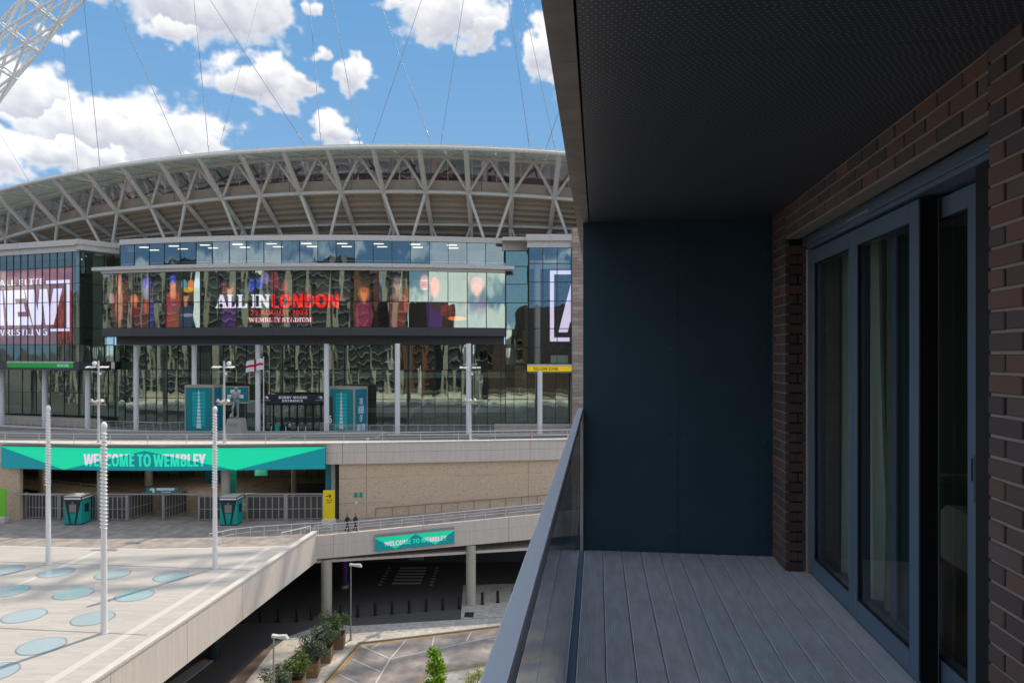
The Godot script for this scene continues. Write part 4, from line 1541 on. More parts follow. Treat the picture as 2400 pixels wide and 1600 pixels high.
func banner_picture() -> Image:
	# the long show banner; see-through where it is dark
	var w := 2048
	var h := 280
	var im := Image.create(w, h, false, Image.FORMAT_RGBA8)
	im.fill(Color(0.02, 0.02, 0.03, 0.42))
	var f := func(x: float, y: float, rx: float, ry: float, c: Color): blot(im, x * w, y * h, rx * w, ry * h, c)
	# vague figures at both ends: heads, arms, coloured caps and jackets
	for q in [[0.048, 0.16], [0.091, 0.44], [0.127, 0.18], [0.198, 0.18], [0.232, 0.42], [0.345, 0.30], [0.667, 0.38], [0.745, 0.22], [0.832, 0.20], [0.932, 0.24]]:
		# shoulders and arms below each head
		var sx: float = q[0] * w
		var sy: float = q[1] * h
		var coat := Color(0.12 + 0.5 * rng.randf(), 0.08 + 0.15 * rng.randf(), 0.1 + 0.3 * rng.randf(), 0.85)
		fill_poly(im, [Vector2(sx - 9, sy + 26), Vector2(sx + 9, sy + 26), Vector2(sx + 13, sy + 46), Vector2(sx + 36, sy + 58), Vector2(sx + 44, sy + 120), Vector2(sx + 34, h), Vector2(sx - 36, h), Vector2(sx - 42, sy + 110), Vector2(sx - 34, sy + 58), Vector2(sx - 12, sy + 46)], coat)
		fill_poly(im, [Vector2(sx - 10, sy + 20), Vector2(sx + 10, sy + 20), Vector2(sx + 8, sy + 52), Vector2(sx, sy + 62), Vector2(sx - 8, sy + 52)], Color(0.72, 0.46, 0.36, 0.9))
		blot(im, sx, sy + 4, 22, 34, Color(0.80, 0.54, 0.42, 0.95))
		blot(im, sx, sy - 16, 25, 20, Color(0.10, 0.06, 0.05, 0.95))
		blot(im, sx - 7, sy + 2, 5, 4, Color(0.2, 0.1, 0.08, 0.7))
		blot(im, sx + 8, sy + 2, 5, 4, Color(0.2, 0.1, 0.08, 0.7))
	for q in [[0.030, 0.62, 0.010, 0.30, Color(0.55, 0.25, 0.2, 0.6)], [0.048, 0.50, 0.013, 0.55, Color(0.85, 0.55, 0.42, 0.8)], [0.046, 0.10, 0.012, 0.16, Color(0.75, 0.42, 0.36, 0.8)], [0.025, 0.45, 0.010, 0.13, Color(0.85, 0.6, 0.62, 0.8)], [0.066, 0.42, 0.006, 0.38, Color(0.5, 0.1, 0.12, 0.7)],
		[0.091, 0.50, 0.014, 0.16, Color(0.92, 0.52, 0.34, 0.9)], [0.090, 0.68, 0.015, 0.13, Color(0.62, 0.16, 0.12, 0.8)], [0.100, 0.85, 0.012, 0.24, Color(0.35, 0.12, 0.1, 0.8)],
		[0.126, 0.24, 0.016, 0.22, Color(0.42, 0.38, 0.85, 0.9)], [0.127, 0.36, 0.011, 0.18, Color(0.62, 0.62, 0.66, 0.9)], [0.126, 0.62, 0.014, 0.16, Color(0.72, 0.28, 0.2, 0.8)], [0.140, 0.72, 0.010, 0.35, Color(0.14, 0.22, 0.62, 0.7)],
		[0.198, 0.13, 0.010, 0.12, Color(0.1, 0.28, 0.85, 0.9)], [0.198, 0.34, 0.010, 0.24, Color(0.90, 0.58, 0.44, 0.9)], [0.200, 0.62, 0.018, 0.18, Color(0.6, 0.25, 0.36, 0.8)], [0.205, 0.82, 0.012, 0.25, Color(0.5, 0.3, 0.22, 0.7)], [0.176, 0.72, 0.008, 0.2, Color(0.3, 0.14, 0.24, 0.7)],
		[0.228, 0.22, 0.010, 0.12, Color(0.45, 0.78, 0.85, 0.8)], [0.246, 0.24, 0.012, 0.14, Color(0.95, 0.55, 0.25, 0.9)], [0.238, 0.32, 0.018, 0.06, Color(0.9, 0.72, 0.2, 0.8)], [0.262, 0.20, 0.010, 0.14, Color(0.5, 0.7, 0.9, 0.8)], [0.236, 0.78, 0.02, 0.04, Color(0.7, 0.7, 0.78, 0.7)],
		[0.330, 0.30, 0.008, 0.16, Color(0.85, 0.35, 0.32, 0.6)], [0.352, 0.26, 0.006, 0.1, Color(0.9, 0.42, 0.36, 0.6)], [0.400, 0.25, 0.010, 0.16, Color(0.15, 0.25, 0.8, 0.9)], [0.418, 0.22, 0.010, 0.14, Color(0.25, 0.4, 0.9, 0.8)], [0.432, 0.12, 0.014, 0.14, Color(0.6, 0.5, 0.75, 0.8)], [0.455, 0.18, 0.014, 0.24, Color(0.75, 0.3, 0.34, 0.7)], [0.480, 0.28, 0.010, 0.14, Color(0.85, 0.4, 0.34, 0.7)],
		[0.667, 0.40, 0.020, 0.16, Color(0.88, 0.5, 0.28, 0.7)], [0.700, 0.3, 0.012, 0.4, Color(0.6, 0.3, 0.25, 0.5)], [0.745, 0.3, 0.018, 0.3, Color(0.66, 0.62, 0.6, 0.6)], [0.767, 0.50, 0.010, 0.3, Color(0.86, 0.52, 0.3, 0.7)],
		[0.808, 0.20, 0.014, 0.20, Color(0.95, 0.62, 0.52, 0.9)], [0.832, 0.27, 0.014, 0.24, Color(0.92, 0.30, 0.22, 0.9)], [0.850, 0.62, 0.03, 0.14, Color(0.16, 0.14, 0.14, 0.9)], [0.862, 0.70, 0.02, 0.16, Color(0.6, 0.16, 0.2, 0.7)], [0.885, 0.84, 0.030, 0.05, Color(1.0, 0.48, 0.12, 0.95)],
		[0.905, 0.60, 0.012, 0.2, Color(0.5, 0.12, 0.15, 0.7)], [0.932, 0.20, 0.022, 0.18, Color(0.85, 0.42, 0.40, 0.9)], [0.930, 0.30, 0.016, 0.14, Color(0.92, 0.60, 0.50, 0.8)], [0.940, 0.62, 0.022, 0.24, Color(0.5, 0.14, 0.22, 0.7)]]:
		f.call(q[0], q[1], q[2], q[3], q[4])
	for k in 4:
		f.call(0.808, 0.08 + k * 0.075, 0.011, 0.016, Color(0.9, 0.25, 0.2, 0.8) if k % 2 == 0 else Color(0.96, 0.9, 0.88, 0.8))
	write(im, "ALL IN", w * 0.310, h * 0.417, w * 0.444, h * 0.66, Color(0.92, 0.88, 0.96), 900, 0.0, true)
	write(im, "LONDON", w * 0.449, h * 0.417, w * 0.607, h * 0.66, Color(0.95, 0.06, 0.06), 900)
	write(im, "25 AUGUST 2024", w * 0.397, h * 0.70, w * 0.536, h * 0.79, Color(0.92, 0.10, 0.10), 700)
	for y in range(int(h * 0.825), int(h * 0.93)):
		for x in range(int(w * 0.388), int(w * 0.548)):
			im.set_pixel(x, y, Color(0.55, 0.06, 0.12, 0.8))
	write(im, "WEMBLEY STADIUM", w * 0.392, h * 0.84, w * 0.544, h * 0.915, Color(0.94, 0.90, 0.94), 700, 0.0, true)
	return im

func big_letters(im: Image, x0: float, x1: float, y0: float, y1: float, ink: Color) -> void:
	# the three heavy slanted capitals A E W
	var w := x1 - x0
	var h := y1 - y0
	for poly in [[[0.00, 1.0], [0.20, 0.0], [0.33, 0.0], [0.36, 1.0], [0.24, 1.0], [0.235, 0.80], [0.165, 0.80], [0.12, 1.0]], [[0.35, 0.0], [0.60, 0.0], [0.62, 0.25], [0.49, 0.25], [0.50, 0.38], [0.60, 0.38], [0.62, 0.62], [0.52, 0.62], [0.53, 0.76], [0.67, 0.76], [0.70, 1.0], [0.40, 1.0]], [[0.61, 0.0], [0.72, 0.0], [0.765, 0.62], [0.79, 0.0], [0.88, 0.0], [0.91, 0.60], [0.955, 0.0], [1.06, 0.0], [0.96, 1.0], [0.86, 1.0], [0.835, 0.42], [0.81, 1.0], [0.71, 1.0]]]:
		fill_poly(im, poly.map(func(p): return Vector2(x0 + p[0] * w, y0 + p[1] * h)), ink)

func poster_picture() -> Image:
	# red wrestling poster on the left wing
	var w := 768
	var h := 440
	var im := Image.create(w, h, false, Image.FORMAT_RGBA8)
	im.fill(Color(0.44, 0.09, 0.10, 0.86))
	for i in 60:
		blot(im, rng.randf() * w, rng.randf() * h * 0.2, 30 + rng.randf() * 50, 8 + rng.randf() * 14, Color(0.68, 0.30, 0.28, 0.25))
	for i in 40:
		blot(im, rng.randf() * w, h * (0.8 + rng.randf() * 0.2), 30 + rng.randf() * 50, 10, Color(0.24, 0.04, 0.06, 0.3))
	var ink := Color(0.84, 0.80, 0.90, 0.97)
	write(im, "ALL ELITE", w * 0.486, h * 0.12, w * 0.80, h * 0.205, ink, 700)
	big_letters(im, w * 0.32, w * 0.892, h * 0.265, h * 0.745, ink)
	write(im, "WRESTLING", w * 0.47, h * 0.79, w * 0.825, h * 0.885, ink, 700)
	for r in [[0.815, 0.155, 0.975, 0.20], [0.955, 0.155, 0.975, 0.835], [0.845, 0.79, 0.975, 0.835], [0.20, 0.155, 0.37, 0.20], [0.20, 0.155, 0.22, 0.835], [0.20, 0.79, 0.33, 0.835]]:
		fill_poly(im, [Vector2(w * r[0], h * r[1]), Vector2(w * r[2], h * r[1]), Vector2(w * r[2], h * r[3]), Vector2(w * r[0], h * r[3])], ink)
	return im

func right_picture() -> Image:
	# white bracket and the first slanted capital, on a see-through screen
	var w := 384
	var h := 600
	var im := Image.create(w, h, false, Image.FORMAT_RGBA8)
	im.fill(Color(0.03, 0.03, 0.05, 0.12))
	var ink := Color(0.90, 0.85, 0.95, 0.95)
	for r in [[0.01, 0.02, 0.9, 0.075], [0.01, 0.02, 0.10, 0.985], [0.01, 0.93, 0.43, 0.985]]:
		fill_poly(im, [Vector2(w * r[0], h * r[1]), Vector2(w * r[2], h * r[1]), Vector2(w * r[2], h * r[3]), Vector2(w * r[0], h * r[3])], ink)
	fill_poly(im, [Vector2(w * 0.19, h * 0.86), Vector2(w * 0.47, h * 0.16), Vector2(w * 0.75, h * 0.16), Vector2(w * 0.8, h * 0.86), Vector2(w * 0.55, h * 0.86), Vector2(w * 0.53, h * 0.72), Vector2(w * 0.44, h * 0.72), Vector2(w * 0.39, h * 0.86)], ink)
	return im

func entrance(s: Node3D) -> void:
	var base := s.position
	# dark sign band over the doors
	var w := 1024
	var im := Image.create(w, 96, false, Image.FORMAT_RGB8)
	im.fill(Color(0.13, 0.135, 0.16))
	write(im, "BOBBY MOORE", w * 0.295, 18, w * 0.715, 43, Color(0.86, 0.86, 0.88), 700)
	write(im, "ENTRANCE", w * 0.35, 52, w * 0.65, 76, Color(0.86, 0.86, 0.88), 700)
	for u in [0.105, 0.90]:
		var cx: float = w * u
		fill_poly(im, [Vector2(cx - 40, 38), Vector2(cx + 12, 16), Vector2(cx + 38, 24), Vector2(cx + 42, 36), Vector2(cx + 24, 46), Vector2(cx + 4, 44), Vector2(cx + 20, 34), Vector2(cx + 6, 30)], Color(0.84, 0.84, 0.86))
		fill_poly(im, [Vector2(cx - 66, 57), Vector2(cx + 66, 57), Vector2(cx + 66, 61), Vector2(cx - 66, 61)], Color(0.7, 0.7, 0.73))
	var sg := Geo.new(base)
	sg.span(Vector3(-42.2, EYE - 8.2, -114.2), Vector3(-30.9, EYE - 6.6, -113.6))
	var band := part("entrance_sign", sg, M.dark_band, s)
	var pg := Geo.new(base)
	pg.quad(Vector3(-42.2, EYE - 8.2, -113.59), Vector3(-30.9, EYE - 8.2, -113.59), Vector3(-30.9, EYE - 6.6, -113.59), Vector3(-42.2, EYE - 6.6, -113.59))
	part("print", pg, printed(im, 0.5, 0.1), band)
	var num := Image.create(96, 96, false, Image.FORMAT_RGB8)
	num.fill(Color(0.10, 0.105, 0.13))
	write(num, "6", 28, 14, 68, 82, Color(0.86, 0.86, 0.88), 700)
	var ng := Geo.new(base)
	ng.quad(Vector3(-30.5, EYE - 11.5, -112.2), Vector3(-29.3, EYE - 11.5, -112.2), Vector3(-29.3, EYE - 9.7, -112.2), Vector3(-30.5, EYE - 9.7, -112.2))
	var nb := Geo.new(base)
	nb.span(Vector3(-30.8, 12.7, -112.5), Vector3(-29.2, EYE - 6.9, -112.21))
	part("door_number", ng, printed(num, 0.5, 0.1), part("number_board", nb, M.dark_band, s))
	# doors with dark frames
	for i in 8:
		var x := -41.6 + i * 1.34
		var fr := Geo.new(base)
		fr.span(Vector3(x, 12.7, -115.3), Vector3(x + 0.1, EYE - 8.2, -115.1))
		fr.span(Vector3(x + 1.2, 12.7, -115.3), Vector3(x + 1.3, EYE - 8.2, -115.1))
		fr.span(Vector3(x + 0.1, EYE - 8.5, -115.3), Vector3(x + 1.2, EYE - 8.2, -115.1))
		fr.span(Vector3(x + 0.1, 12.7, -115.3), Vector3(x + 1.2, 13.0, -115.1))
		var d := part("door", fr, M.black, s)
		var hd_ := Geo.new(base)
		hd_.span(Vector3(x + 0.5, 14.0, -115.08), Vector3(x + 0.95, 14.08, -115.02))
		part("handle", hd_, M.pale_metal, d)
		var gl := Geo.new(base)
		gl.span(Vector3(x + 0.1, 13.0, -115.22), Vector3(x + 1.2, EYE - 8.5, -115.18))
		part("pane", gl, M.glass, d)

# ---------------------------------------------------------------- arch and stays
func arch_point(x: float) -> Vector3:
	var u := (x + 5.0)
	return Vector3(x, EYE + 128.0 - 0.00585 * u * u, -147.0 - 0.02 * absf(u) + 2.1)

func arch_and_cables() -> void:
	var o := thing("arch", "white lattice steel arch rising over the stadium at the upper left", "arch", arch_point(-140.0))
	var xs := []
	var x := -146.0
	while x < 137.0:
		xs.append(x)
		x += 7.8 / sqrt(1.0 + pow(0.0117 * (x + 5.0), 2))
	var rings := []
	for k in xs.size():
		var c := arch_point(xs[k])
		var t := (arch_point(xs[k] + 0.1) - arch_point(xs[k] - 0.1)).normalized()
		var a := t.cross(Vector3(0, 0, 1)).normalized()
		var b := t.cross(a).normalized()
		var ring := []
		for j in 6:
			var an := TAU * (j + k * 0.5) / 6.0
			ring.append(c + (a * cos(an) + b * sin(an)) * 4.1)
		rings.append(ring)
		var g := Geo.new(o.position)
		var line := []
		for j in 25:
			var an := TAU * j / 24.0
			line.append(c + (a * cos(an) + b * sin(an)) * 4.1)
		g.pipe(line, 0.24, 6)
		line = []
		for j in 13:
			var an := TAU * j / 12.0
			line.append(c + (a * cos(an) + b * sin(an)) * 2.6)
		g.pipe(line, 0.08, 5)
		for j in 6:
			var an := TAU * j / 6.0
			var dir := a * cos(an) + b * sin(an)
			g.tube(c + dir * 2.6, c + dir * 4.1, 0.08, 5)
		part("hoop", g, M.white_pole, o)
	for k in rings.size() - 1:
		var g := Geo.new(o.position)
		for j in 6:
			g.tube(rings[k][j], rings[k + 1][j], 0.3, 8)
			g.tube(rings[k][j], rings[k + 1][(j + 5) % 6], 0.26, 8)
		part("lattice", g, M.white_pole, o)
	# stays: foot on the roof (azimuth on the ring, radius), head on or towards the arch
	var n := 0
	var words := ["leftmost dark stay from the arch", "second stay from the arch, sloping right", "steep stay above the left of the cloud bank", "long slanting stay crossing the middle sky", "upright stay near the middle of the sky", "faint stay leaning left of the crossing pair", "crossing stay that slopes down to the right", "crossing stay that slopes down to the left", "steep stay right of the crossing pair", "thin stay left of the right-hand pair", "thin stay right of the right-hand pair", "short slanting stay beside the balcony fascia", "low stay at the left edge of the sky", "pale stay in front of the right cloud", "faint upright stay under the arch"]
	for s in [[-93.5, 120.0, -146.0, -83.2, 55.6, -139.0], [-93.5, 120.0, -146.0, -60.4, 59.5, -128.0], [-68.0, 100.5, -146.0, -52.0, 58.5, -117.5], [-64.0, 100.5, -146.0, -34.5, 60.0, -117.0], [-43.5, 103.0, -146.0, -32.5, 60.4, -116.5], [-39.0, 104.0, -146.0, -26.0, 60.6, -117.5], [-29.5, 104.5, -146.0, -13.3, 60.2, -117.5], [-18.0, 105.5, -146.0, -24.6, 60.4, -117.5], [-9.8, 105.0, -146.0, -12.6, 60.2, -118.0], [-1.2, 105.0, -146.0, 3.3, 59.2, -117.5], [1.6, 105.0, -146.0, 7.9, 59.0, -117.5], [20.0, 106.0, -146.0, 5.2, 59.2, -117.5], [-110.0, 73.5, -146.0, -88.0, 54.2, -127.5], [-55.5, 97.0, -146.0, -50.5, 62.0, -118.0], [-97.0, 94.0, -147.0, -86.0, 54.0, -137.0]]:
		var a := Vector3(s[0], s[1], s[2])
		var b := Vector3(s[3], s[4], s[5])
		# the stays end on the arch: carry the line up to it
		var up := a + (a - b).normalized() * (3.0 if n in [0, 1, 12, 14] else 26.0)
		var g := Geo.new(b)
		g.tube(b, up, 0.055 if n < 12 else 0.035, 6, -1.0, false)
		var c := solo("stay_cable", g, M.cable, words[n], "cable", "stays between the arch and the stadium roof")
		c.position = b
		var soc := Geo.new(b)
		var at := b.lerp(up, 0.06)
		soc.tube(at, at + (up - b).normalized() * 1.4, 0.11, 6)
		part("socket", soc, M.grey_metal, c)
		n += 1

# ---------------------------------------------------------------- town behind the balcony, seen mirrored in the stadium's glass
func town_behind() -> void:
	var cream := worn(0.62, 0.58, 0.48, 0.85, T["fine"], 6.0)
	var brick := worn(0.36, 0.15, 0.09, 0.9, T["fine"], 5.0)
	var grey := worn(0.30, 0.31, 0.30, 0.8, T["fine"], 5.0)
	var n := 0
	for b in [[-430.0, 250, 8.0, 64.0, cream, "very long cream terrace mirrored in the left end of the banner glass"], [-176.0, 54, 31.0, 60.0, cream, "cream apartment block mirrored at the far left of the stadium glass"], [-121.5, 43, 36.0, 60.0, cream, "wide cream apartment block mirrored left of the banner lettering"], [-78.0, 29.5, 30.0, 62.0, cream, "tall cream apartment block mirrored in the middle of the banner glass"], [-48.0, 25.5, 42.0, 58.0, brick, "red brick block mirrored in the right part of the lower glass"], [-22.0, 14, 30.0, 58.0, cream, "narrow cream tower mirrored at the right end of the glass"]]:
		var x: float = b[0]
		var w: float = b[1]
		var z: float = b[2]
		var h: float = b[3]
		var o := thing("apartment_block", b[5], "building", Vector3(x + w * 0.5, 0, z))
		var g := Geo.new(o.position)
		g.span(Vector3(x, 0, z + 1.0), Vector3(x + w, h, z + 20))
		part("wall", g, M.dark_band, o)
		var fl := 0
		var y := 4.0
		while y < h - 1.0:
			var s := Geo.new(o.position)
			s.span(Vector3(x, y, z + 0.35), Vector3(x + w, y + 0.55, z + 1.0))
			part("storey_band", s, grey if b[4] == cream else brick, o)
			y += 3.3
			fl += 1
		var xx := x
		while xx < x + w:
			var wd := 1.2 + 1.8 * rng.randf() * rng.randf()
			var p := Geo.new(o.position)
			p.span(Vector3(xx, 0, z), Vector3(xx + wd, h + 0.6, z + 1.1))
			part("pier", p, b[4], o)
			xx += wd + 3.5 + 5.5 * rng.randf()
		n += 1

# ---------------------------------------------------------------- the camera's own building. Local axes: x across to the right, y up from eye height, z back along the balcony
func here(called: String, label: String, category: String, at: Vector3, group := "") -> Node3D:
	# a thing of the balcony; at is (across, up, along)
	var q := Basis(Vector3.UP, TURN)
	return thing(called, label, category, Vector3(0, EYE, 0) + q * Vector3(at.x, at.y, -at.z), group, TURN)

func bp(w: float, h: float, d: float) -> Vector3:
	return Vector3(w, h, -d)

func hgeo(at: Vector3) -> Geo:
	return Geo.new(bp(at.x, at.y, at.z))

func hspan(g: Geo, w0: float, h0: float, d0: float, w1: float, h1: float, d1: float, ch := 0.0) -> void:
	var c := Vector3((w0 + w1) * 0.5, (h0 + h1) * 0.5, -(d0 + d1) * 0.5)
	var s := Vector3(absf(w1 - w0), absf(h1 - h0), absf(d1 - d0))
	if ch > 0.0:
		g.cbox(c, s, ch)
	else:
		g.box(c, s)

const DECK := -1.52
const SOFFIT := 1.03
const WALL := 1.306

func own_building() -> void:
	var at := Vector3(5, -25.6, 2)
	var o := here("own_apartment_building", "dark apartment building that carries the balcony on the right", "building", at)
	for b in [[5.2, -25.6, -26, 20, 16, 8.4], [1.46, 1.30, -26, 5.2, 16, 8.4], [1.46, -25.6, -26, 5.2, -1.75, 8.4], [1.46, -1.75, -26, 5.2, 1.30, 1.6], [1.46, -1.75, 6.4, 5.2, 1.30, 8.4]]:
		var g := hgeo(at)
		hspan(g, b[0], b[1], b[2], b[3], b[4], b[5])
		part("wall", g, M.brick_far if M.has("brick_far") else brick_far(), o)
	# the room behind the sliding door
	for b in [["room_wall", 5.08, -1.75, 1.6, 5.2, 1.3, 6.4, M.room_wall], ["room_wall", 1.56, -1.5, 6.3, 5.08, 1.2, 6.4, M.room_wall], ["room_wall", 1.56, -1.5, 1.6, 5.08, 1.2, 1.7, M.room_wall], ["room_floor", 1.56, -1.75, 1.6, 5.08, -1.51, 6.4, M.timber], ["room_ceiling", 1.56, 1.1, 1.6, 5.08, 1.3, 6.4, M.room_wall]]:
		var g := hgeo(at)
		hspan(g, b[1], b[2], b[3], b[4], b[5], b[6])
		part(b[0], g, b[7], o)
	# the slab overhead and the slab under the deck run on past the end wall
	for b in [[-0.15, 1.075, -4.0, 1.46, 1.32, 8.4], [-0.15, -1.95, -4.0, 1.46, -1.60, 8.4]]:
		var g := hgeo(at)
		hspan(g, b[0], b[1], b[2], b[3], b[4], b[5])
		part("balcony_slab", g, M.fascia, o)

func brick_far() -> Material:
	M.brick_far = worn(0.10, 0.065, 0.055, 0.9, T["fine"], 3.0)
	return M.brick_far

func balcony() -> void:
	# soffit panels
	var at := Vector3(0.6, SOFFIT, 2.4)
	var so := here("soffit", "dark punched metal soffit over the balcony with fine rows of holes", "soffit", at)
	var seams := [-3.0, -2.1, -1.2, -0.3, 0.6, 1.5, 2.4, 3.3, 4.2, 5.1, 5.352]
	for i in seams.size() - 1:
		var d0: float = seams[i] + 0.0015
		var d1: float = seams[i + 1] - 0.0015
		var g := hgeo(at)
		g.quad(bp(-0.062, SOFFIT, d1), bp(WALL + 0.04, SOFFIT, d1), bp(WALL + 0.04, SOFFIT, d0), bp(-0.062, SOFFIT, d0), 0, 1.408, -d1, -d0)
		hspan(g, -0.061, SOFFIT + 0.008, d0 + 0.001, WALL + 0.039, SOFFIT + 0.03, d1 - 0.001)
		part("panel", g, M.soffit, so)
	var bk := hgeo(at)
	hspan(bk, -0.16, SOFFIT + 0.032, -3.0, WALL + 0.1, SOFFIT + 0.04, 8.4)
	part("backing", bk, M.gasket, so)
	var fa := here("fascia_trim", "bronze grey metal fascia strip along the balcony's outer top edge", "fascia", Vector3(-0.12, SOFFIT, 2.4))
	var fs := [-3.0, -0.3, 2.4, 5.1, 8.35]
	for i in 4:
		var g := hgeo(Vector3(-0.12, SOFFIT, 2.4))
		hspan(g, -0.163, SOFFIT - 0.004, fs[i] + 0.001, -0.071, SOFFIT + 0.03, fs[i + 1] - 0.001)
		hspan(g, -0.163, SOFFIT + 0.03, fs[i] + 0.001, -0.151, SOFFIT + 0.31, fs[i + 1] - 0.001)
		part("strip", g, M.fascia, fa)
	# deck boards with a ribbed face
	at = Vector3(0.6, DECK, 2.4)
	var de := here("deck", "grey blue ribbed composite deck on the balcony floor", "deck", at)
	for k in 11:
		var w0 := -0.1025 + 0.1445 * k
		var w1 := minf(w0 + 0.1400, 1.475)
		if w0 > 1.44:
			continue
		var g := hgeo(at)
		var n := 14
		var prof := []
		for r in n:
			var a := w0 + 0.003 + (w1 - w0 - 0.006) * r / n
			var b := w0 + 0.003 + (w1 - w0 - 0.006) * (r + 1) / n
			var m := (b - a)
			prof.append_array([Vector2(a + m * 0.08, 0.0), Vector2(a + m * 0.62, 0.0), Vector2(a + m * 0.72, -0.0032), Vector2(a + m * 0.98, -0.0032)])
		prof.insert(0, Vector2(w0, -0.004))
		prof.append(Vector2(w1, -0.004))
		prof.insert(0, Vector2(w0, -0.024))
		prof.append(Vector2(w1, -0.024))
		for i in prof.size() - 1:
			var a: Vector2 = prof[i]
			var b: Vector2 = prof[i + 1]
			g.quad(bp(a.x, DECK + a.y, -2.5), bp(b.x, DECK + b.y, -2.5), bp(b.x, DECK + b.y, 5.35), bp(a.x, DECK + a.y, 5.35))
		part("board", g, M.deck, de)
	var sub := hgeo(at)
	hspan(sub, -0.1, DECK - 0.09, -2.5, 1.5, DECK - 0.026, 5.36)
	part("joist_layer", sub, M.gasket, de)
	# end wall
	at = Vector3(0.6, DECK, 5.36)
	var en := here("end_wall", "dark navy panel wall closing the far end of the balcony", "wall", at)
	for b in [[-0.1125, 0.611], [0.6135, 1.36]]:
		var g := hgeo(at)
		hspan(g, b[0], DECK - 0.02, 5.352, b[1], SOFFIT + 0.02, 5.39)
		part("panel", g, M.navy, en)
	var cb := hgeo(at)
	hspan(cb, -0.108, DECK - 0.02, 5.392, 1.42, SOFFIT + 0.02, 5.47)
	part("core", cb, M.gasket, en)
	for w in [-0.06, 0.56, 0.66, 1.25]:
		for h in [-1.35, -0.65, 0.05, 0.75]:
			var g := hgeo(at)
			g.tube(bp(w, h, 5.353), bp(w, h, 5.3495), 0.006, 8)
			part("rivet", g, M.frame, en)
	# balustrade
	at = Vector3(-0.13, DECK, 2.0)
	var ba := here("glass_balustrade", "clear glass balustrade with a flat silver handrail along the balcony", "balustrade", at)
	for s in [[-2.6, 0.55], [0.558, 2.72], [2.728, 5.34]]:
		var g := hgeo(at)
		hspan(g, -0.140, DECK - 0.10, s[0], -0.124, -0.455, s[1])
		part("pane", g, M.balustrade_glass, ba)
	var hr := hgeo(at)
	hspan(hr, -0.1515, -0.452, -2.6, -0.1125, -0.42, 5.35, 0.003)
	part("handrail", hr, M.rail, ba)
	var lip := hgeo(at)
	hspan(lip, -0.1435, -0.485, -2.6, -0.1205, -0.4525, 5.345)
	part("handrail_channel", lip, M.gasket, ba)
	var ch := hgeo(at)
	hspan(ch, -0.165, DECK - 0.30, -2.6, -0.1405, DECK - 0.025, 5.35)
	hspan(ch, -0.1235, DECK - 0.30, -2.6, -0.1065, DECK - 0.003, 5.35)
	part("base_channel", ch, M.frame, ba)
	var po := hgeo(at)
	hspan(po, -0.1235, DECK - 0.02, 5.325, -0.113, -0.456, 5.349)
	part("wall_channel", po, M.rail, ba)
	bricks()

func bricks() -> void:
	var ph := 0.0694
	var jt := 0.0105
	# near pier, right of the open door
	var at := Vector3(1.33, DECK, 2.48)
	var near := here("brick_pier", "brown brick pier on the right, beside the open sliding door", "brick pier", at, "brown brickwork of the balcony")
	brick_face(near, at, 0.75, 2.48, DECK, SOFFIT + 0.05, ph, jt, 0, 300)
	var rest := hgeo(at)
	hspan(rest, WALL, DECK - 0.02, -2.5, 1.46, SOFFIT + 0.05, 0.74)
	part("plain_brickwork", rest, M.bricks[1], near)
	# lintel band
	at = Vector3(1.33, 0.815, 4.0)
	var lint := here("brick_lintel", "band of three brown brick courses above the sliding door", "brick lintel", at, "brown brickwork of the balcony")
	brick_face(lint, at, 2.482, 5.0, SOFFIT - 3 * ph - 0.005, SOFFIT + 0.05, ph, jt, 1, 300)
	# far pier with its reveal
	at = Vector3(1.33, DECK, 5.18)
	var far := here("brick_pier", "narrow brown brick pier at the dark end wall", "brick pier", at, "brown brickwork of the balcony")
	brick_face(far, at, 5.002, 5.345, DECK, SOFFIT + 0.05, ph, jt, 0, 300)
	var rows := int((0.815 - DECK) / ph)
	for r in rows:
		var y := DECK + r * ph
		var cut := 0.095 if r % 2 else 0.135
		for s in [[WALL + 0.002, WALL + cut - jt], [WALL + cut, WALL + 0.155]]:
			if s[1] - s[0] < 0.02:
				continue
			var g := hgeo(at)
			hspan(g, s[0], y + jt * 0.5, 4.998, s[1], y + ph - jt * 0.5, 5.03, 0.003)
			part("brick", g, M.bricks[(rng.randi()) % 6], far)
	var mg := hgeo(at)
	hspan(mg, WALL + 0.006, DECK, 5.006, WALL + 0.155, 0.815, 5.06)
	part("mortar", mg, M.mortar, far)

func brick_face(o: Node3D, at: Vector3, d0: float, d1: float, h0: float, h1: float, ph: float, jt: float, shift: int, most: int) -> void:
	var len := 0.1885
	var r := 0
	var y := h0
	while y < h1 - 0.02:
		var d := d1 - (len * 0.5 if (r + shift) % 2 else 0.0)
		var top := minf(y + ph, h1)
		# one bed of mortar under each course, nearly flush
		var bed := hgeo(at)
		hspan(bed, WALL + 0.004 + 0.003 * rng.randf(), y - jt * 0.5 - 0.001, d0, WALL + 0.1, y + jt * 0.5 + 0.001, d1 - 0.004)
		part("mortar_bed", bed, M.mortar, o)
		if (r + shift) % 2:
			brick(o, at, d + jt * 0.5, d1, y + jt * 0.5, top - jt * 0.5)
		while d > d0 + 0.03:
			var a := maxf(d - len, d0)
			brick(o, at, a + (jt * 0.5 if a > d0 else 0.0), d - (jt * 0.5 if d < d1 else 0.0), y + jt * 0.5, top - jt * 0.5)
			d -= len
		y += ph
		r += 1
	var core := hgeo(at)
	hspan(core, WALL + 0.028, h0, d0, WALL + 0.12, h1, d1 - 0.012)
	part("mortar", core, M.gasket, o)  # near-black backing paints the shade of the deep upright joints

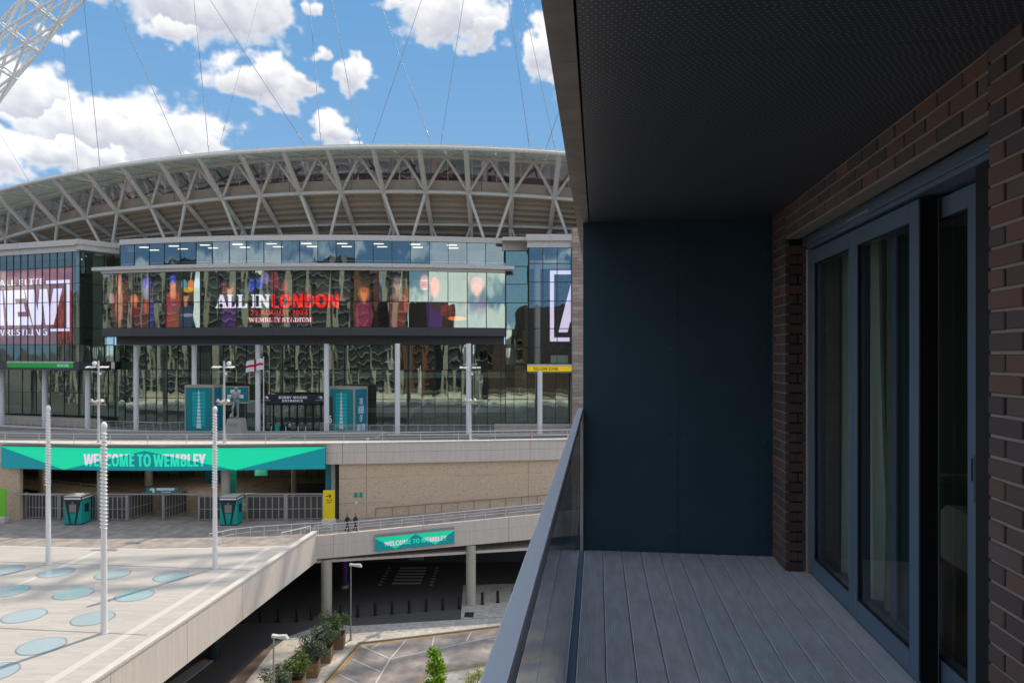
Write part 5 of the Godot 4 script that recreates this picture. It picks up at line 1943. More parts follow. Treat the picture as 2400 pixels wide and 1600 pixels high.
func brick(o: Node3D, at: Vector3, a: float, b: float, y0: float, y1: float) -> void:
	if b - a < 0.015 or y1 - y0 < 0.01:
		return
	var g := hgeo(at)
	var j := 0.0025 * rng.randf()
	var e := 0.0012
	hspan(g, WALL - 0.002 + j, y0 + rng.randf_range(-e, e), a + rng.randf_range(-e, e), WALL + 0.1, y1 + rng.randf_range(-e, e), b + rng.randf_range(-e, e), 0.0035)
	part("brick", g, M.bricks[rng.randi() % 6], o)

# ---------------------------------------------------------------- sliding door
func sliding_door() -> void:
	var at := Vector3(1.47, DECK, 4.0)
	var o := here("sliding_door", "blue grey aluminium sliding door of three leaves, its nearest leaf slid open", "sliding door", at)
	var hd_ := hgeo(at)
	hspan(hd_, 1.455, 0.735, 2.5, 1.66, 0.83, 5.0, 0.004)
	hspan(hd_, 1.462, 0.795, 2.5, 1.47, 0.812, 5.0)
	part("head_frame", hd_, M.frame, o)
	var trim := hgeo(at)
	hspan(trim, 1.437, 0.757, 2.5, 1.4545, 0.772, 5.0, 0.002)
	part("head_trim", trim, M.frame, o)
	var vent := hgeo(at)
	for k in 2:
		hspan(vent, 1.449, 0.775 - 0.02 * k, 3.9, 1.4548, 0.787 - 0.02 * k, 4.22)
	part("trickle_vent", vent, M.lock_plate, o)
	var jl := hgeo(at)
	hspan(jl, 1.446, DECK, 4.965, 1.66, 0.733, 4.999, 0.003)
	part("jamb", jl, M.lock_plate, o)
	var sill := hgeo(at)
	hspan(sill, 1.478, DECK - 0.03, 2.3, 1.68, DECK + 0.012, 5.0)
	part("sill", sill, M.frame, o)
	# leaf: across, along from..to, stile near, stile far
	leaf(o, at, 1.47, 4.175, 4.962, 0.07, 0.065, false)
	leaf(o, at, 1.47, 3.36, 4.172, 0.095, 0.055, false)
	leaf(o, at, 1.565, 3.035, 3.90, 0.095, 0.07, true)
	var seal := hgeo(at)
	hspan(seal, 1.472, DECK + 0.015, 3.346, 1.548, 0.715, 3.359)
	part("leaf_edge", seal, M.gasket, o)
	var brush := hgeo(at)
	hspan(brush, 1.5485, DECK + 0.015, 3.347, 1.5525, 0.715, 3.36)
	part("brush_seal", brush, M.lock_plate, o)
	# jamb at the opening, with its keep plate
	var jb := hgeo(at)
	hspan(jb, 1.46, DECK, 2.5, 1.70, 0.733, 2.86)
	part("jamb", jb, M.gasket, o)
	var kp := hgeo(at)
	hspan(kp, 1.515, DECK + 0.02, 2.861, 1.54, 0.60, 2.866, 0.001)
	var keep := part("keep_plate", kp, M.lock_plate, o)
	for h in [-1.40, -1.30, -0.95, -0.85, -0.62, -0.30, -0.20, 0.10, 0.22, 0.45]:
		var g := hgeo(at)
		g.tube(bp(1.5275, h, 2.8665), bp(1.5275, h, 2.869), 0.0055, 8)
		part("screw", g, M.grey_metal, keep)
	for h in [-1.36, -0.45, 0.33]:
		var g := hgeo(at)
		hspan(g, 1.522, h - 0.016, 2.8662, 1.532, h + 0.016, 2.8675)
		part("keep_slot", g, M.gasket, keep)
	# curtains
	var cats := ["white curtain hanging at the far end, coloured with the green tint of the door glass", "narrow white curtain edge, glass green painted in, behind the middle door leaf"]
	var n := 0
	for c in [[4.42, 5.0, 1.70], [4.10, 4.27, 1.70]]:
		var ca := Vector3(c[2], DECK, c[1])
		var cu := here("curtain", cats[n], "curtain", ca, "curtains of the balcony room")
		var g := hgeo(ca)
		var steps := 40
		for i in steps:
			for j in 6:
				var p := []
				for k in [[i, j], [i + 1, j], [i + 1, j + 1], [i, j + 1]]:
					var t: float = float(k[0]) / steps
					var v: float = float(k[1]) / 6.0
					var flare := 1.0 + 0.5 * (1.0 - v) * (1.0 - v)
					var d: float = lerpf(c[1], c[0] - 0.12 * (1.0 - v) * (1.0 - v) * (1.0 if n == 0 else 0.1), t)
					p.append(bp(c[2] + 0.035 * flare * sin(t * 34.0 * (c[1] - c[0]) / 0.58 + 0.4 * v), lerpf(DECK + 0.04, 0.72, v), d))
				g.quad(p[0], p[1], p[2], p[3])
		part("cloth", g, M.curtain, cu)
		n += 1
	# a sofa in the dim room
	at = Vector3(2.9, DECK, 4.2)
	var sf := here("sofa", "pale upholstered sofa dimly seen through the open door leaf", "sofa", at)
	for b in [["seat", 2.5, DECK, 3.4, 3.3, -1.1, 5.4], ["backrest", 3.3, DECK, 3.4, 3.55, -0.68, 5.4], ["armrest", 2.45, DECK, 3.2, 3.55, -0.9, 3.4], ["armrest", 2.45, DECK, 5.4, 3.55, -0.9, 5.6]]:
		var g := hgeo(at)
		hspan(g, b[1], b[2], b[3], b[4], b[5], b[6], 0.04)
		part(b[0], g, M.room_wall, sf)

func leaf(o: Node3D, at: Vector3, w: float, d0: float, d1: float, s0: float, s1: float, handle: bool) -> void:
	var g := hgeo(at)
	var t := 0.075
	hspan(g, w, DECK + 0.014, d0, w + t, 0.72, d0 + s0, 0.003)
	hspan(g, w, DECK + 0.014, d1 - s1, w + t, 0.72, d1, 0.003)
	hspan(g, w, 0.627, d0 + s0, w + t, 0.72, d1 - s1, 0.003)
	hspan(g, w, DECK + 0.014, d0 + s0, w + t, DECK + 0.115, d1 - s1, 0.003)
	var f := part("leaf", g, M.frame, o)
	var p := hgeo(at)
	hspan(p, w + 0.018, DECK + 0.116, d0 + s0 + 0.001, w + 0.046, 0.626, d1 - s1 - 0.001)
	part("pane", p, M.door_glass, f)
	var k := hgeo(at)
	for b in [[DECK + 0.1155, DECK + 0.124, d0 + s0, d1 - s1], [0.618, 0.6265, d0 + s0, d1 - s1], [DECK + 0.1245, 0.6175, d0 + s0, d0 + s0 + 0.008], [DECK + 0.1245, 0.6175, d1 - s1 - 0.008, d1 - s1]]:
		hspan(k, w + 0.008, b[0], b[2] + 0.0005, w + 0.0175, b[1], b[3] - 0.0005)
	part("gasket", k, M.gasket, f)
	if handle:
		var hg := hgeo(at)
		hspan(hg, w - 0.004, -0.62, d0 + 0.035, w - 0.0005, -0.42, d0 + 0.062, 0.001)
		var hn := part("handle", hg, M.frame, f)
		var sl := hgeo(at)
		hspan(sl, w - 0.006, -0.53, d0 + 0.042, w - 0.0042, -0.435, d0 + 0.054)
		part("finger_slot", sl, M.gasket, hn)

# ---------------------------------------------------------------- street furniture and signs
func gate_run(label: String, a: Vector3, b: Vector3, bars: int, h := 2.8) -> void:
	var o := thing("security_gate", label, "gate", a)
	var d := b - a
	var len := d.length()
	var u := d / len
	for s in [["top_rail", h - 0.28, 0.09], ["middle_rail", h * 0.42, 0.07], ["bottom_rail", 0.12, 0.08]]:
		var g := Geo.new()
		g.box(d * 0.5 + Vector3(0, s[1], 0), Vector3(len - 0.2, s[2], 0.06), Basis(u, Vector3.UP, u.cross(Vector3.UP)))
		part(s[0], g, M.gate_metal, o)
	for e in [0.0, 1.0]:
		var g := Geo.new()
		g.box(d * e + Vector3(0, h * 0.5, 0), Vector3(0.2, h, 0.2), Basis(u, Vector3.UP, u.cross(Vector3.UP)))
		part("post", g, M.gate_metal, o)
	var bm := Geo.new()
	bm.box(Vector3(0, h * 0.44, 0), Vector3(0.10, h * 0.86 - 0.1, 0.05), Basis(u, Vector3.UP, u.cross(Vector3.UP)))
	var mesh := bm.mesh()
	for i in bars:
		var p := part("picket", mesh, M.gate_metal, o)
		p.position = d * ((i + 1.0) / (bars + 1.0)) + Vector3(0, 0.06, 0)
	var sh := Geo.new()
	sh.box(d * 0.5 + Vector3(0, h * 0.22, 0) - Vector3(0, 0, 0.06), Vector3(len - 0.2, h * 0.36, 0.015), Basis(u, Vector3.UP, u.cross(Vector3.UP)))
	part("mesh_panel", sh, M.mesh_sheet, o)
	var sh2 := Geo.new()
	sh2.box(d * 0.5 + Vector3(0, h * 0.66, 0) - Vector3(0, 0, 0.06), Vector3(len - 0.2, h * 0.44, 0.015), Basis(u, Vector3.UP, u.cross(Vector3.UP)))
	part("mesh_panel", sh2, M.mesh_sheet, o)

func welcome_picture(w: int, h: int, zig: Array, tx0: float, tx1: float, ty0: float, ty1: float, tilt: float) -> Image:
	var im := Image.create(w, h, false, Image.FORMAT_RGB8)
	var bright := Color(0.02, 0.83, 0.62)
	var deep := Color(0.0, 0.50, 0.54)
	im.fill(deep)
	var poly := []
	for z in zig:
		poly.append(Vector2(z[0] * w, z[1] * h))
	fill_poly(im, poly, bright)
	var pk := PackedVector2Array(poly)
	var ink := func(x, y): return Color(0.93, 0.82, 0.90) if Geometry2D.is_point_in_polygon(Vector2(x, y), pk) else Color(0.10, 0.86, 0.68)
	write(im, "WELCOME TO WEMBLEY", w * tx0, h * ty0, w * tx1, h * ty1, ink, 900)
	return im

func furniture_of_the_place() -> void:
	M.mesh_sheet = plain(0.085, 0.072, 0.065, 0.7)
	# --- the big LED sign on the concourse fascia
	var at := Vector3(-37, 13.65, -70.9)
	var o := thing("welcome_sign", "long green and teal banner sign over the gates", "sign", at)
	var im := welcome_picture(2048, 150, [[0.0, 0.03], [0.21, 1.0], [0.465, 0.12], [0.735, 1.0], [1.0, 0.04], [1.0, 0.0], [0.0, 0.0]], 0.276, 0.645, 0.27, 0.83, 0.0)
	var n := 12
	var pg := Geo.new(at)
	var bg := Geo.new(at)
	for i in n:
		var xa := lerpf(-54.0, -19.6, float(i) / n)
		var xb := lerpf(-54.0, -19.6, float(i + 1) / n)
		var za := edge_at(xa) + 0.9
		var zb := edge_at(xb) + 0.9
		pg.quad(Vector3(xa, 13.62, za), Vector3(xb, 13.62, zb), Vector3(xb, 15.95, zb), Vector3(xa, 15.95, za), float(i) / n, float(i + 1) / n)
		bg.bar(Vector2(xa, za - 0.01), Vector2(xb, zb - 0.01), 13.6, 15.97, 0.3)
	var sb := part("housing", bg, M.dark, o)
	part("print", pg, printed(im, 0.45, 0.32), sb)
	var cap := Geo.new(at)
	for i in n:
		var xa := lerpf(-54.0, -19.6, float(i) / n)
		var xb := lerpf(-54.0, -19.6, float(i + 1) / n)
		cap.bar(Vector2(xa, edge_at(xa) + 1.0), Vector2(xb, edge_at(xb) + 1.0), 15.972, 16.05, 0.5)
	part("top_cap", cap, M.dark_band, o)
	# --- the small one on the ramp wall
	var a := ramp_front(0.262)
	var b := ramp_front(0.61)
	at = a
	o = thing("welcome_sign", "small green and teal sign on the side wall of the ramp", "sign", at)
	im = welcome_picture(768, 240, [[0.0, 0.05], [0.255, 0.95], [0.505, 0.02], [0.755, 0.95], [1.0, 0.05], [1.0, 0.0], [0.0, 0.0]], 0.115, 0.90, 0.36, 0.70, 0.0)
	var f := Vector3(0.05, 0, 0.22)
	pg = Geo.new(at)
	pg.quad(a + f + Vector3(0, -1.98, 0), b + f + Vector3(0, -1.98, 0), b + f + Vector3(0, -0.62, 0), a + f + Vector3(0, -0.62, 0))
	bg = Geo.new(at)
	var e := Vector3(0.03, 0, 0.16)
	bg.quad(a + e * 1.32 + Vector3(0, -2.0, 0), b + e * 1.32 + Vector3(0, -2.0, 0), b + e * 1.32 + Vector3(0, -0.36, 0), a + e * 1.32 + Vector3(0, -0.36, 0))
	bg.quad(a + Vector3(0, -0.36, 0), a + e * 1.32 + Vector3(0, -0.36, 0), b + e * 1.32 + Vector3(0, -0.36, 0), b + Vector3(0, -0.36, 0))
	bg.quad(a + Vector3(0, -2.0, 0), b + Vector3(0, -2.0, 0), b + e * 1.32 + Vector3(0, -2.0, 0), a + e * 1.32 + Vector3(0, -2.0, 0))
	bg.quad(a + Vector3(0, -2.0, 0), a + e * 1.32 + Vector3(0, -2.0, 0), a + e * 1.32 + Vector3(0, -0.36, 0), a + Vector3(0, -0.36, 0))
	bg.quad(b + e * 1.32 + Vector3(0, -2.0, 0), b + Vector3(0, -2.0, 0), b + Vector3(0, -0.36, 0), b + e * 1.32 + Vector3(0, -0.36, 0))
	sb = part("housing", bg, M.grey_metal, o)
	part("print", pg, printed(im, 0.45, 0.25), sb)
	# --- gates
	var gz := -72.6
	gate_run("grey security gate left of the left kiosk, behind the first pole", Vector3(-52.4, 8, -73.6), Vector3(-48.6, 8, -73.1), 9)
	gate_run("grey security gate directly behind the left kiosk", Vector3(-48.4, 8, -73.1), Vector3(-44.3, 8, -72.7), 9)
	gate_run("short grey gate leaf right of the left round column", Vector3(-43.0, 8, gz), Vector3(-41.0, 8, gz), 3)
	gate_run("grey gate leaf folded inward at the left opening", Vector3(-40.9, 8, gz), Vector3(-40.0, 8, -76.0), 7)
	gate_run("grey gate leaf folded inward between the two openings", Vector3(-37.1, 8, gz), Vector3(-36.3, 8, -76.0), 7)
	gate_run("grey gate leaf right of the open gateways, behind the third pole", Vector3(-33.3, 8, gz), Vector3(-30.9, 8, gz), 3)
	gate_run("grey security gate right of the right kiosk", Vector3(-28.2, 8, gz), Vector3(-24.2, 8, -72.7), 5)
	gate_run("grey security gate next to the yellow sign", Vector3(-24.0, 8, -72.7), Vector3(-20.2, 8, -72.9), 5)
	var hb_ := Geo.new(Vector3(-43, 10.7, gz))
	hb_.span(Vector3(-53, 10.72, gz - 0.1), Vector3(-20, 10.86, gz + 0.1))
	var hbo := solo("gate_header_beam", hb_, M.gate_metal, "long grey steel beam running across the top of the gates", "beam")
	hbo.position = Vector3(-43, 10.7, gz)
	# --- direction sign over the gates
	at = Vector3(-37.2, 10.87, gz + 0.14)
	o = thing("direction_sign", "wide teal direction sign with a white arrow on the gate beam", "sign", at)
	var bd := Geo.new()
	bd.cbox(Vector3(0, 0.33, 0), Vector3(3.3, 0.66, 0.07), 0.01)
	var board := part("board", bd, M.teal, o)
	var ar := Geo.new()
	ar.prism(PackedVector2Array([Vector2(-1.35, 0.42), Vector2(-1.05, 0.6), Vector2(-0.75, 0.5), Vector2(-0.75, 0.08), Vector2(-0.95, 0.08), Vector2(-1.0, 0.3)]), Transform3D(Basis(), Vector3(0, 0, 0.036)), 0.006)
	part("arrow", ar, M.white_pole, board)
	for q in [[-0.55, 0.34, 1.35, 0.58], [-0.05, 0.12, 0.95, 0.2]]:
		var g := Geo.new()
		g.span(Vector3(q[0], q[1], 0.036), Vector3(q[2], q[3], 0.042))
		part("text_bar", g, M.white_pole, board)
	# --- yellow and green standing signs
	at = Vector3(-18.95, 8.0, -70.6)
	o = thing("zone_totem", "yellow upright sign with a black arrow at the end of the gates", "sign", at)
	im = Image.create(160, 400, false, Image.FORMAT_RGB8)
	im.fill(Color(0.93, 0.82, 0.10))
	fill_poly(im, [Vector2(42, 72), Vector2(94, 72), Vector2(76, 50), Vector2(90, 50), Vector2(116, 78), Vector2(90, 106), Vector2(76, 106), Vector2(94, 84), Vector2(42, 84)], Color(0.06, 0.06, 0.05))
	write(im, "YELLOW", 38, 124, 124, 144, Color(0.06, 0.06, 0.05), 700)
	write(im, "ZONE", 52, 154, 110, 176, Color(0.06, 0.06, 0.05), 700)
	totem(o, im, M.yellow)
	at = Vector3(-53.75, 8.0, -71.6)
	o = thing("zone_totem", "lime green upright sign at the left end of the gates", "sign", at)
	im = Image.create(160, 400, false, Image.FORMAT_RGB8)
	im.fill(Color(0.45, 0.78, 0.22))
	totem(o, im, M.lime)
	# --- kiosks
	kiosk("teal and black ticket kiosk left of the open gateways", Vector3(-45.4, 8.0, -71.3))
	kiosk("teal and black ticket kiosk right of the open gateways", Vector3(-29.25, 8.0, -71.1))
	# --- plates on the buff wall
	for q in [[-16.7, 10.62, "left teal plate on the buff brick wall"], [-16.15, 10.62, "right teal plate on the buff brick wall"], [-16.65, 9.79, "small white plate under the teal plates on the buff wall"]]:
		var g := Geo.new()
		g.cbox(Vector3.ZERO, Vector3(0.36, 0.5, 0.04) if q[1] > 10 else Vector3(0.3, 0.25, 0.04), 0.006)
		var p := solo("wall_plate", g, M.kiosk_teal if q[1] > 10 else M.white_pole, q[2], "sign")
		p.position = Vector3(q[0], q[1], edge_at(q[0]) + 0.0)
	# --- tall white poles on the plaza
	var pole0: Node3D
	for q in [[-38.96, -57.3, "tall white pole with spiral fins, leftmost on the plaza"], [-24.5, -56.25, "tall white pole with spiral fins, nearest the ramp corner"], [-25.85, -43.21, "tall white pole with spiral fins, closest and lowest of the three"]]:
		if pole0 == null:
			pole0 = spiral_pole(q[2])
			pole0.position = Vector3(q[0], PLAZA, q[1])
		else:
			copy(pole0, Vector3(q[0], PLAZA, q[1]), q[2])
	# --- lamp masts on the concourse edge
	var k := 0
	for q in [[-43.74, -72.15, "pale lamp mast with a ball camera on its left, left of the statue"], [-30.45, -72.15, "pale lamp mast with a ball camera on its right, in front of the statue"], [-4.59, -75.1, "pale lamp mast at the right end of the concourse"]]:
		mast(q[2], Vector3(q[0], deck_y(q[1]), q[1]), k)
		k += 1
	# --- street lamps
	for q in [[-14.41, -60.96, "grey street lamp at the far corner of the planters"], [-15.9, -45.5, "grey street lamp nearest the camera, beside the shrubs"]]:
		o = thing("street_lamp", q[2], "street lamp", Vector3(q[0], 0.12, q[1]), "street lamps by the planters")
		var g := Geo.new()
		g.tube(Vector3.ZERO, Vector3(0, 0.05, 0), 0.16, 14)
		g.tube(Vector3(0, 0.05, 0), Vector3(0, 1.1, 0), 0.09, 12)
		g.tube(Vector3(0, 1.1, 0), Vector3(0, 6.7, 0), 0.07, 12, 0.055)
		part("post", g, M.grey_metal, o)
		var hg := Geo.new()
		hg.prism(PackedVector2Array([Vector2(-0.1, 6.66), Vector2(0.25, 6.64), Vector2(0.95, 6.52), Vector2(1.0, 6.56), Vector2(0.82, 6.8), Vector2(0.3, 6.78), Vector2(-0.1, 6.84)]), Transform3D(Basis(), Vector3(0, 0, -0.16)), 0.32)
		var hd_ := part("lamp_head", hg, M.pale_metal, o)
		var lens := Geo.new()
		lens.span(Vector3(0.35, 6.60, -0.12), Vector3(0.85, 6.625, 0.12))
		part("lens", lens, M.frosted, hd_)
	# --- bollards
	var b0: Node3D
	k = 0
	var where := [[-25.72, -65.23], [-24.1, -65.36], [-22.42, -65.46], [-20.65, -65.53], [-19.4, -65.97], [-16.71, -66.37], [-15.08, -66.72], [-13.46, -67.1], [-11.85, -67.46], [-10.22, -67.81], [-8.58, -68.17], [-6.94, -68.53], [-5.33, -68.87], [-3.03, -69.73], [-1.47, -70.22], [0.1, -70.68], [1.7, -71.1]]
	var ords := ["first", "second", "third", "fourth", "fifth", "sixth", "seventh", "eighth", "ninth", "tenth", "eleventh", "twelfth", "thirteenth", "fourteenth", "fifteenth", "sixteenth", "seventeenth"]
	for q in where:
		var lab: String = "black steel bollard under the ramp, %s from the left in the row" % ords[k]
		var y := 0.12 if (q[0] > -4.9) else 0.0
		if b0 == null:
			b0 = thing("bollard", lab, "bollard", Vector3(q[0], y, q[1]), "black bollards under the ramp")
			var g := Geo.new()
			g.tube(Vector3.ZERO, Vector3(0, 1.17, 0), 0.15, 16)
			g.tube(Vector3(0, 1.17, 0), Vector3(0, 1.22, 0), 0.15, 16, 0.11)
			part("post", g, M.black, b0)
			var rg := Geo.new()
			rg.tube(Vector3(0, -0.01, 0), Vector3(0, 0.02, 0), 0.22, 16)
			part("base", rg, M.dark, b0)
		else:
			copy(b0, Vector3(q[0], y, q[1]), lab)
		k += 1
	# --- slim steel posts before the doors
	b0 = null
	k = 0
	for x in [-45.6, -43.6, -41.6, -39.2, -36.8, -34.8, -33.6]:
		var lab: String = "slim steel post before the entrance doors, %s from the left" % ords[k]
		var p := Vector3(x, 12.71, -111.0)
		if b0 == null:
			b0 = thing("slim_post", lab, "post", p, "slim posts before the entrance")
			var g := Geo.new()
			g.tube(Vector3.ZERO, Vector3(0, 1.25, 0), 0.08, 10)
			part("shaft", g, M.pale_metal, b0)
			var cg := Geo.new()
			cg.tube(Vector3(0, 1.25, 0), Vector3(0, 1.28, 0), 0.09, 10)
			part("cap", cg, M.grey_metal, b0)
		else:
			copy(b0, p, lab)
		k += 1
	# --- flag
	at = Vector3(-40.6, 12.71, -111.5)
	o = thing("flagpole", "white flagpole flying a red cross flag before the entrance", "flagpole", at)
	var fp := Geo.new()
	fp.tube(Vector3.ZERO, Vector3(0, 0.2, 0), 0.2, 12)
	fp.tube(Vector3(0, 0.2, 0), Vector3(0, 12.4, 0), 0.10, 12, 0.06)
	part("pole", fp, M.white_pole, o)
	var fin := Geo.new()
	fin.ball(Vector3(0, 12.48, 0), Vector3(0.12, 0.12, 0.12))
	part("finial", fin, M.white_pole, o)
	im = Image.create(150, 100, false, Image.FORMAT_RGB8)
	im.fill(Color(0.92, 0.92, 0.93))
	im.fill_rect(Rect2i(65, 0, 20, 100), Color(0.78, 0.05, 0.10))
	im.fill_rect(Rect2i(0, 40, 150, 20), Color(0.78, 0.05, 0.10))
	var fl := Geo.new()
	for i in 14:
		for j in 6:
			var p := []
			for c in [[i, j], [i + 1, j], [i + 1, j + 1], [i, j + 1]]:
				var t: float = c[0] / 14.0
				var v: float = c[1] / 6.0
				p.append(Vector3(-0.06 - 2.75 * t, 10.4 + 1.85 * v - 0.55 * t * t + 0.08 * sin(t * 9.0), 0.28 * t * sin(t * 8.0 + v * 1.2)))
			fl.quad(p[0], p[1], p[2], p[3], 1.0 - i / 14.0, 1.0 - (i + 1) / 14.0, 1.0 - (j + 1) / 6.0, 1.0 - j / 6.0)
	var fm := printed(im, 0.8)
	part("flag", fl, fm, o)
	# --- railings along the front of the glass
	var lr := []
	for i in 12:
		var x := lerpf(-100.0, -58.0, i / 11.0)
		lr.append(Vector3(x, 12.9, -351.0 + sqrt(243.4 * 243.4 - (x + 6.75) * (x + 6.75))))
	lr.append(Vector3(-55.0, 12.9, -113.6))
	lr.append(Vector3(-53.3, 12.9, -115.6))
	handrail("front_railing", "pale railing with leaning posts along the left of the glass front", lr, 1.5, 5, M.pale_metal, 34, Vector3(0, 0, 0.25))
	var rr := [Vector3(-31.2, 12.9, -113.8), Vector3(-31.5, 12.9, -112.0), Vector3(-30.3, 12.9, -110.6)]
	for i in 10:
		var x := lerpf(-27.5, 12.0, i / 9.0)
		rr.append(Vector3(x, 12.9, -351.0 + sqrt(242.6 * 242.6 - (x + 6.75) * (x + 6.75)) - 0.4 * (i / 9.0)))
	handrail("front_railing", "pale railing with thin wires along the right of the glass front", rr, 1.5, 6, M.pale_metal, 24)
	var kb := Geo.new()
	for line in [lr, rr]:
		var flat_line := []
		for p in line:
			flat_line.append(Vector2(p.x, p.z + 0.4))
		kb.wall(flat_line, 12.3, 12.95, 0.8)
	struct("kerb", kb, M.concrete)
	# --- portal boxes with teal panels
	portal("teal and cream portal box with vertical lettering, right of the entrance", Vector3(-25.6, 12.72, -110.6), Vector2(-4.6, -2.0), Vector2(1.75, -2.1), 7.7, true)
	portal("teal and cream portal box left of the statue", Vector3(-49.3, 12.72, -112.6), Vector2(-4.9, -0.3), Vector2(0.9, -1.9), 7.9, false)
	at = Vector3(-46.2, 17.6, -114.0)
	o = thing("portal_banner", "teal banner board with two white bars behind the statue", "sign", at)
	bd = Geo.new()
	bd.cbox(Vector3(0.0, 1.3, 0), Vector3(4.6, 2.9, 0.3), 0.02)
	part("frame", bd, M.stone, o)
	var bd2 := Geo.new()
	bd2.cbox(Vector3(0.05, 1.35, 0.16), Vector3(4.2, 2.45, 0.05), 0.01)
	board = part("board", bd2, M.teal, o)
	for q in [[-0.8, 1.6, 0.9, 2.15], [-1.3, 0.75, 1.4, 1.35]]:
		var g := Geo.new()
		g.span(Vector3(q[0], q[1], 0.186), Vector3(q[2], q[3], 0.2))
		part("text_bar", g, M.white_pole, board)
	# --- orange cone far right
	at = Vector3(2.7, deck_y(-96.0), -96.0)
	o = thing("traffic_cone", "small orange cone on the concourse at the far right", "cone", at)
	var cg2 := Geo.new()
	cg2.tube(Vector3(0, 0.05, 0), Vector3(0, 0.75, 0), 0.2, 10, 0.04)
	part("body", cg2, plain(0.7, 0.12, 0.03, 0.6), o)
	cg2 = Geo.new()
	cg2.box(Vector3(0, 0.025, 0), Vector3(0.5, 0.05, 0.5))
	part("base", cg2, M.dark, o)
	# --- statue on its plinth
	at = Vector3(-39.2, deck_y(-97.0), -97.0)
	o = thing("plinth", "pale tapered stone plinth under the statue", "plinth", at)
	var pq := Geo.new()
	var lo := [Vector3(-1.25, 0, 1.1), Vector3(1.25, 0, 1.1), Vector3(1.25, 0, -1.1), Vector3(-1.25, 0, -1.1)]
	var hi := []
	for p in lo:
		hi.append(Vector3(p.x * 0.80, 2.75, p.z * 0.80))
	for i in 4:
		pq.quad(lo[i], lo[(i + 1) % 4], hi[(i + 1) % 4], hi[i])
	pq.quad(hi[0], hi[1], hi[2], hi[3])
	part("block", pq, M.plinth, o)
	var pt := Geo.new()
	pt.box(Vector3(-0.15, 2.0, 0.96), Vector3(1.2, 0.45, 0.06), Basis(Vector3.RIGHT, -0.11))
	part("plaque", pt, M.bronze, o)
	var pt2 := Geo.new()
	pt2.box(Vector3(0, 2.79, 0), Vector3(1.9, 0.08, 1.6))
	part("cap", pt2, M.bronze, o)

func totem(o: Node3D, im: Image, m: Material) -> void:
	var g := Geo.new()
	g.cbox(Vector3(0, 0.3, -0.05), Vector3(1.35, 0.6, 0.7), 0.04)
	part("base_block", g, M.pale_concrete, o)
	var b := Geo.new()
	b.span(Vector3(-0.6, 0.55, -0.1), Vector3(0.6, 3.58, 0.0))
	var bd := part("board", b, m, o)
	var p := Geo.new()
	p.quad(Vector3(-0.6, 0.55, 0.004), Vector3(0.6, 0.55, 0.004), Vector3(0.6, 3.58, 0.004), Vector3(-0.6, 3.58, 0.004))
	part("print", p, printed(im, 0.5), bd)

func kiosk(label: String, at: Vector3) -> void:
	var o := thing("ticket_kiosk", label, "kiosk", at, "ticket kiosks by the gates")
	var b := Geo.new()
	b.cbox(Vector3(0, 1.35, 0), Vector3(1.75, 2.5, 1.6), 0.03)
	var body := part("body", b, M.kiosk_teal, o)
	b = Geo.new()
	b.span(Vector3(-0.86, 0, -0.78), Vector3(0.86, 0.12, 0.78))
	part("base", b, M.kiosk_dark, o)
	b = Geo.new()
	b.cbox(Vector3(0, 2.73, 0), Vector3(1.85, 0.36, 1.7), 0.02)
	var hd_ := part("header", b, M.kiosk_dark, o)
	b = Geo.new()
	b.span(Vector3(-0.86, 2.66, 0.851), Vector3(0.86, 2.82, 0.86))
	b.span(Vector3(0.926, 2.66, -0.8), Vector3(0.935, 2.82, 0.8))
	part("sign_strip", b, M.white_pole, hd_)
	b = Geo.new()
	b.cbox(Vector3(0, 2.96, 0), Vector3(1.8, 0.09, 1.66), 0.02)
	part("roof", b, M.pale_metal, o)
	# dark tapering panel on the front, with the hatch
	b = Geo.new()
	b.prism(PackedVector2Array([Vector2(-0.86, 2.54), Vector2(-0.32, 0.16), Vector2(-0.18, 0.16), Vector2(-0.36, 1.25), Vector2(0.36, 1.25), Vector2(0.18, 0.16), Vector2(0.32, 0.16), Vector2(0.86, 2.54)]), Transform3D(Basis(), Vector3(0, 0, 0.803)), 0.02)
	part("front_panel", b, M.kiosk_dark, body)
	b = Geo.new()
	b.span(Vector3(-0.36, 1.32, 0.825), Vector3(0.36, 2.15, 0.84))
	var hatch := part("hatch", b, worn(0.42, 0.40, 0.36, 0.5, T["grain"], 0.8), body)
	b = Geo.new()
	b.tube(Vector3(0, 2.28, 0.826), Vector3(0, 2.28, 0.836), 0.1, 10)
	part("emblem", b, M.kiosk_teal, body)
	b = Geo.new()
	b.span(Vector3(0.876, 1.2, -0.45), Vector3(0.885, 2.1, 0.25))
	part("side_window", b, M.kiosk_dark, body)

func spiral_pole(label: String) -> Node3D:
	var o := thing("spiral_pole", label, "pole", Vector3.ZERO, "tall white poles on the plaza")
	var g := Geo.new()
	g.tube(Vector3.ZERO, Vector3(0, 13.0, 0), 0.20, 18, 0.135)
	g.ball(Vector3(0, 13.05, 0), Vector3(0.19, 0.32, 0.19), 8, 14)
	part("shaft", g, M.white_pole, o)
	g = Geo.new()
	g.tube(Vector3(0, 0, 0), Vector3(0, 0.04, 0), 0.34, 18)
	part("base_plate", g, M.pale_metal, o)
	# a ribbon wound round the upper part
	g = Geo.new()
	var steps := 520
	for i in steps:
		var p := []
		for k in [i, i + 1]:
			var t: float = TAU * k / 20.0
			var y: float = 6.6 + 6.2 * k / steps
			var r := lerpf(0.20, 0.135, y / 13.0)
			p.append(Vector3(cos(t) * r, y, sin(t) * r))
			p.append(Vector3(cos(t) * (r + 0.085), y + 0.02, sin(t) * (r + 0.085)))
			p.append(Vector3(cos(t) * r, y + 0.075, sin(t) * r))
		g.quad(p[0], p[3], p[4], p[1])
		g.quad(p[1], p[4], p[5], p[2])
	part("spiral_fin", g, M.white_pole, o)
	return o

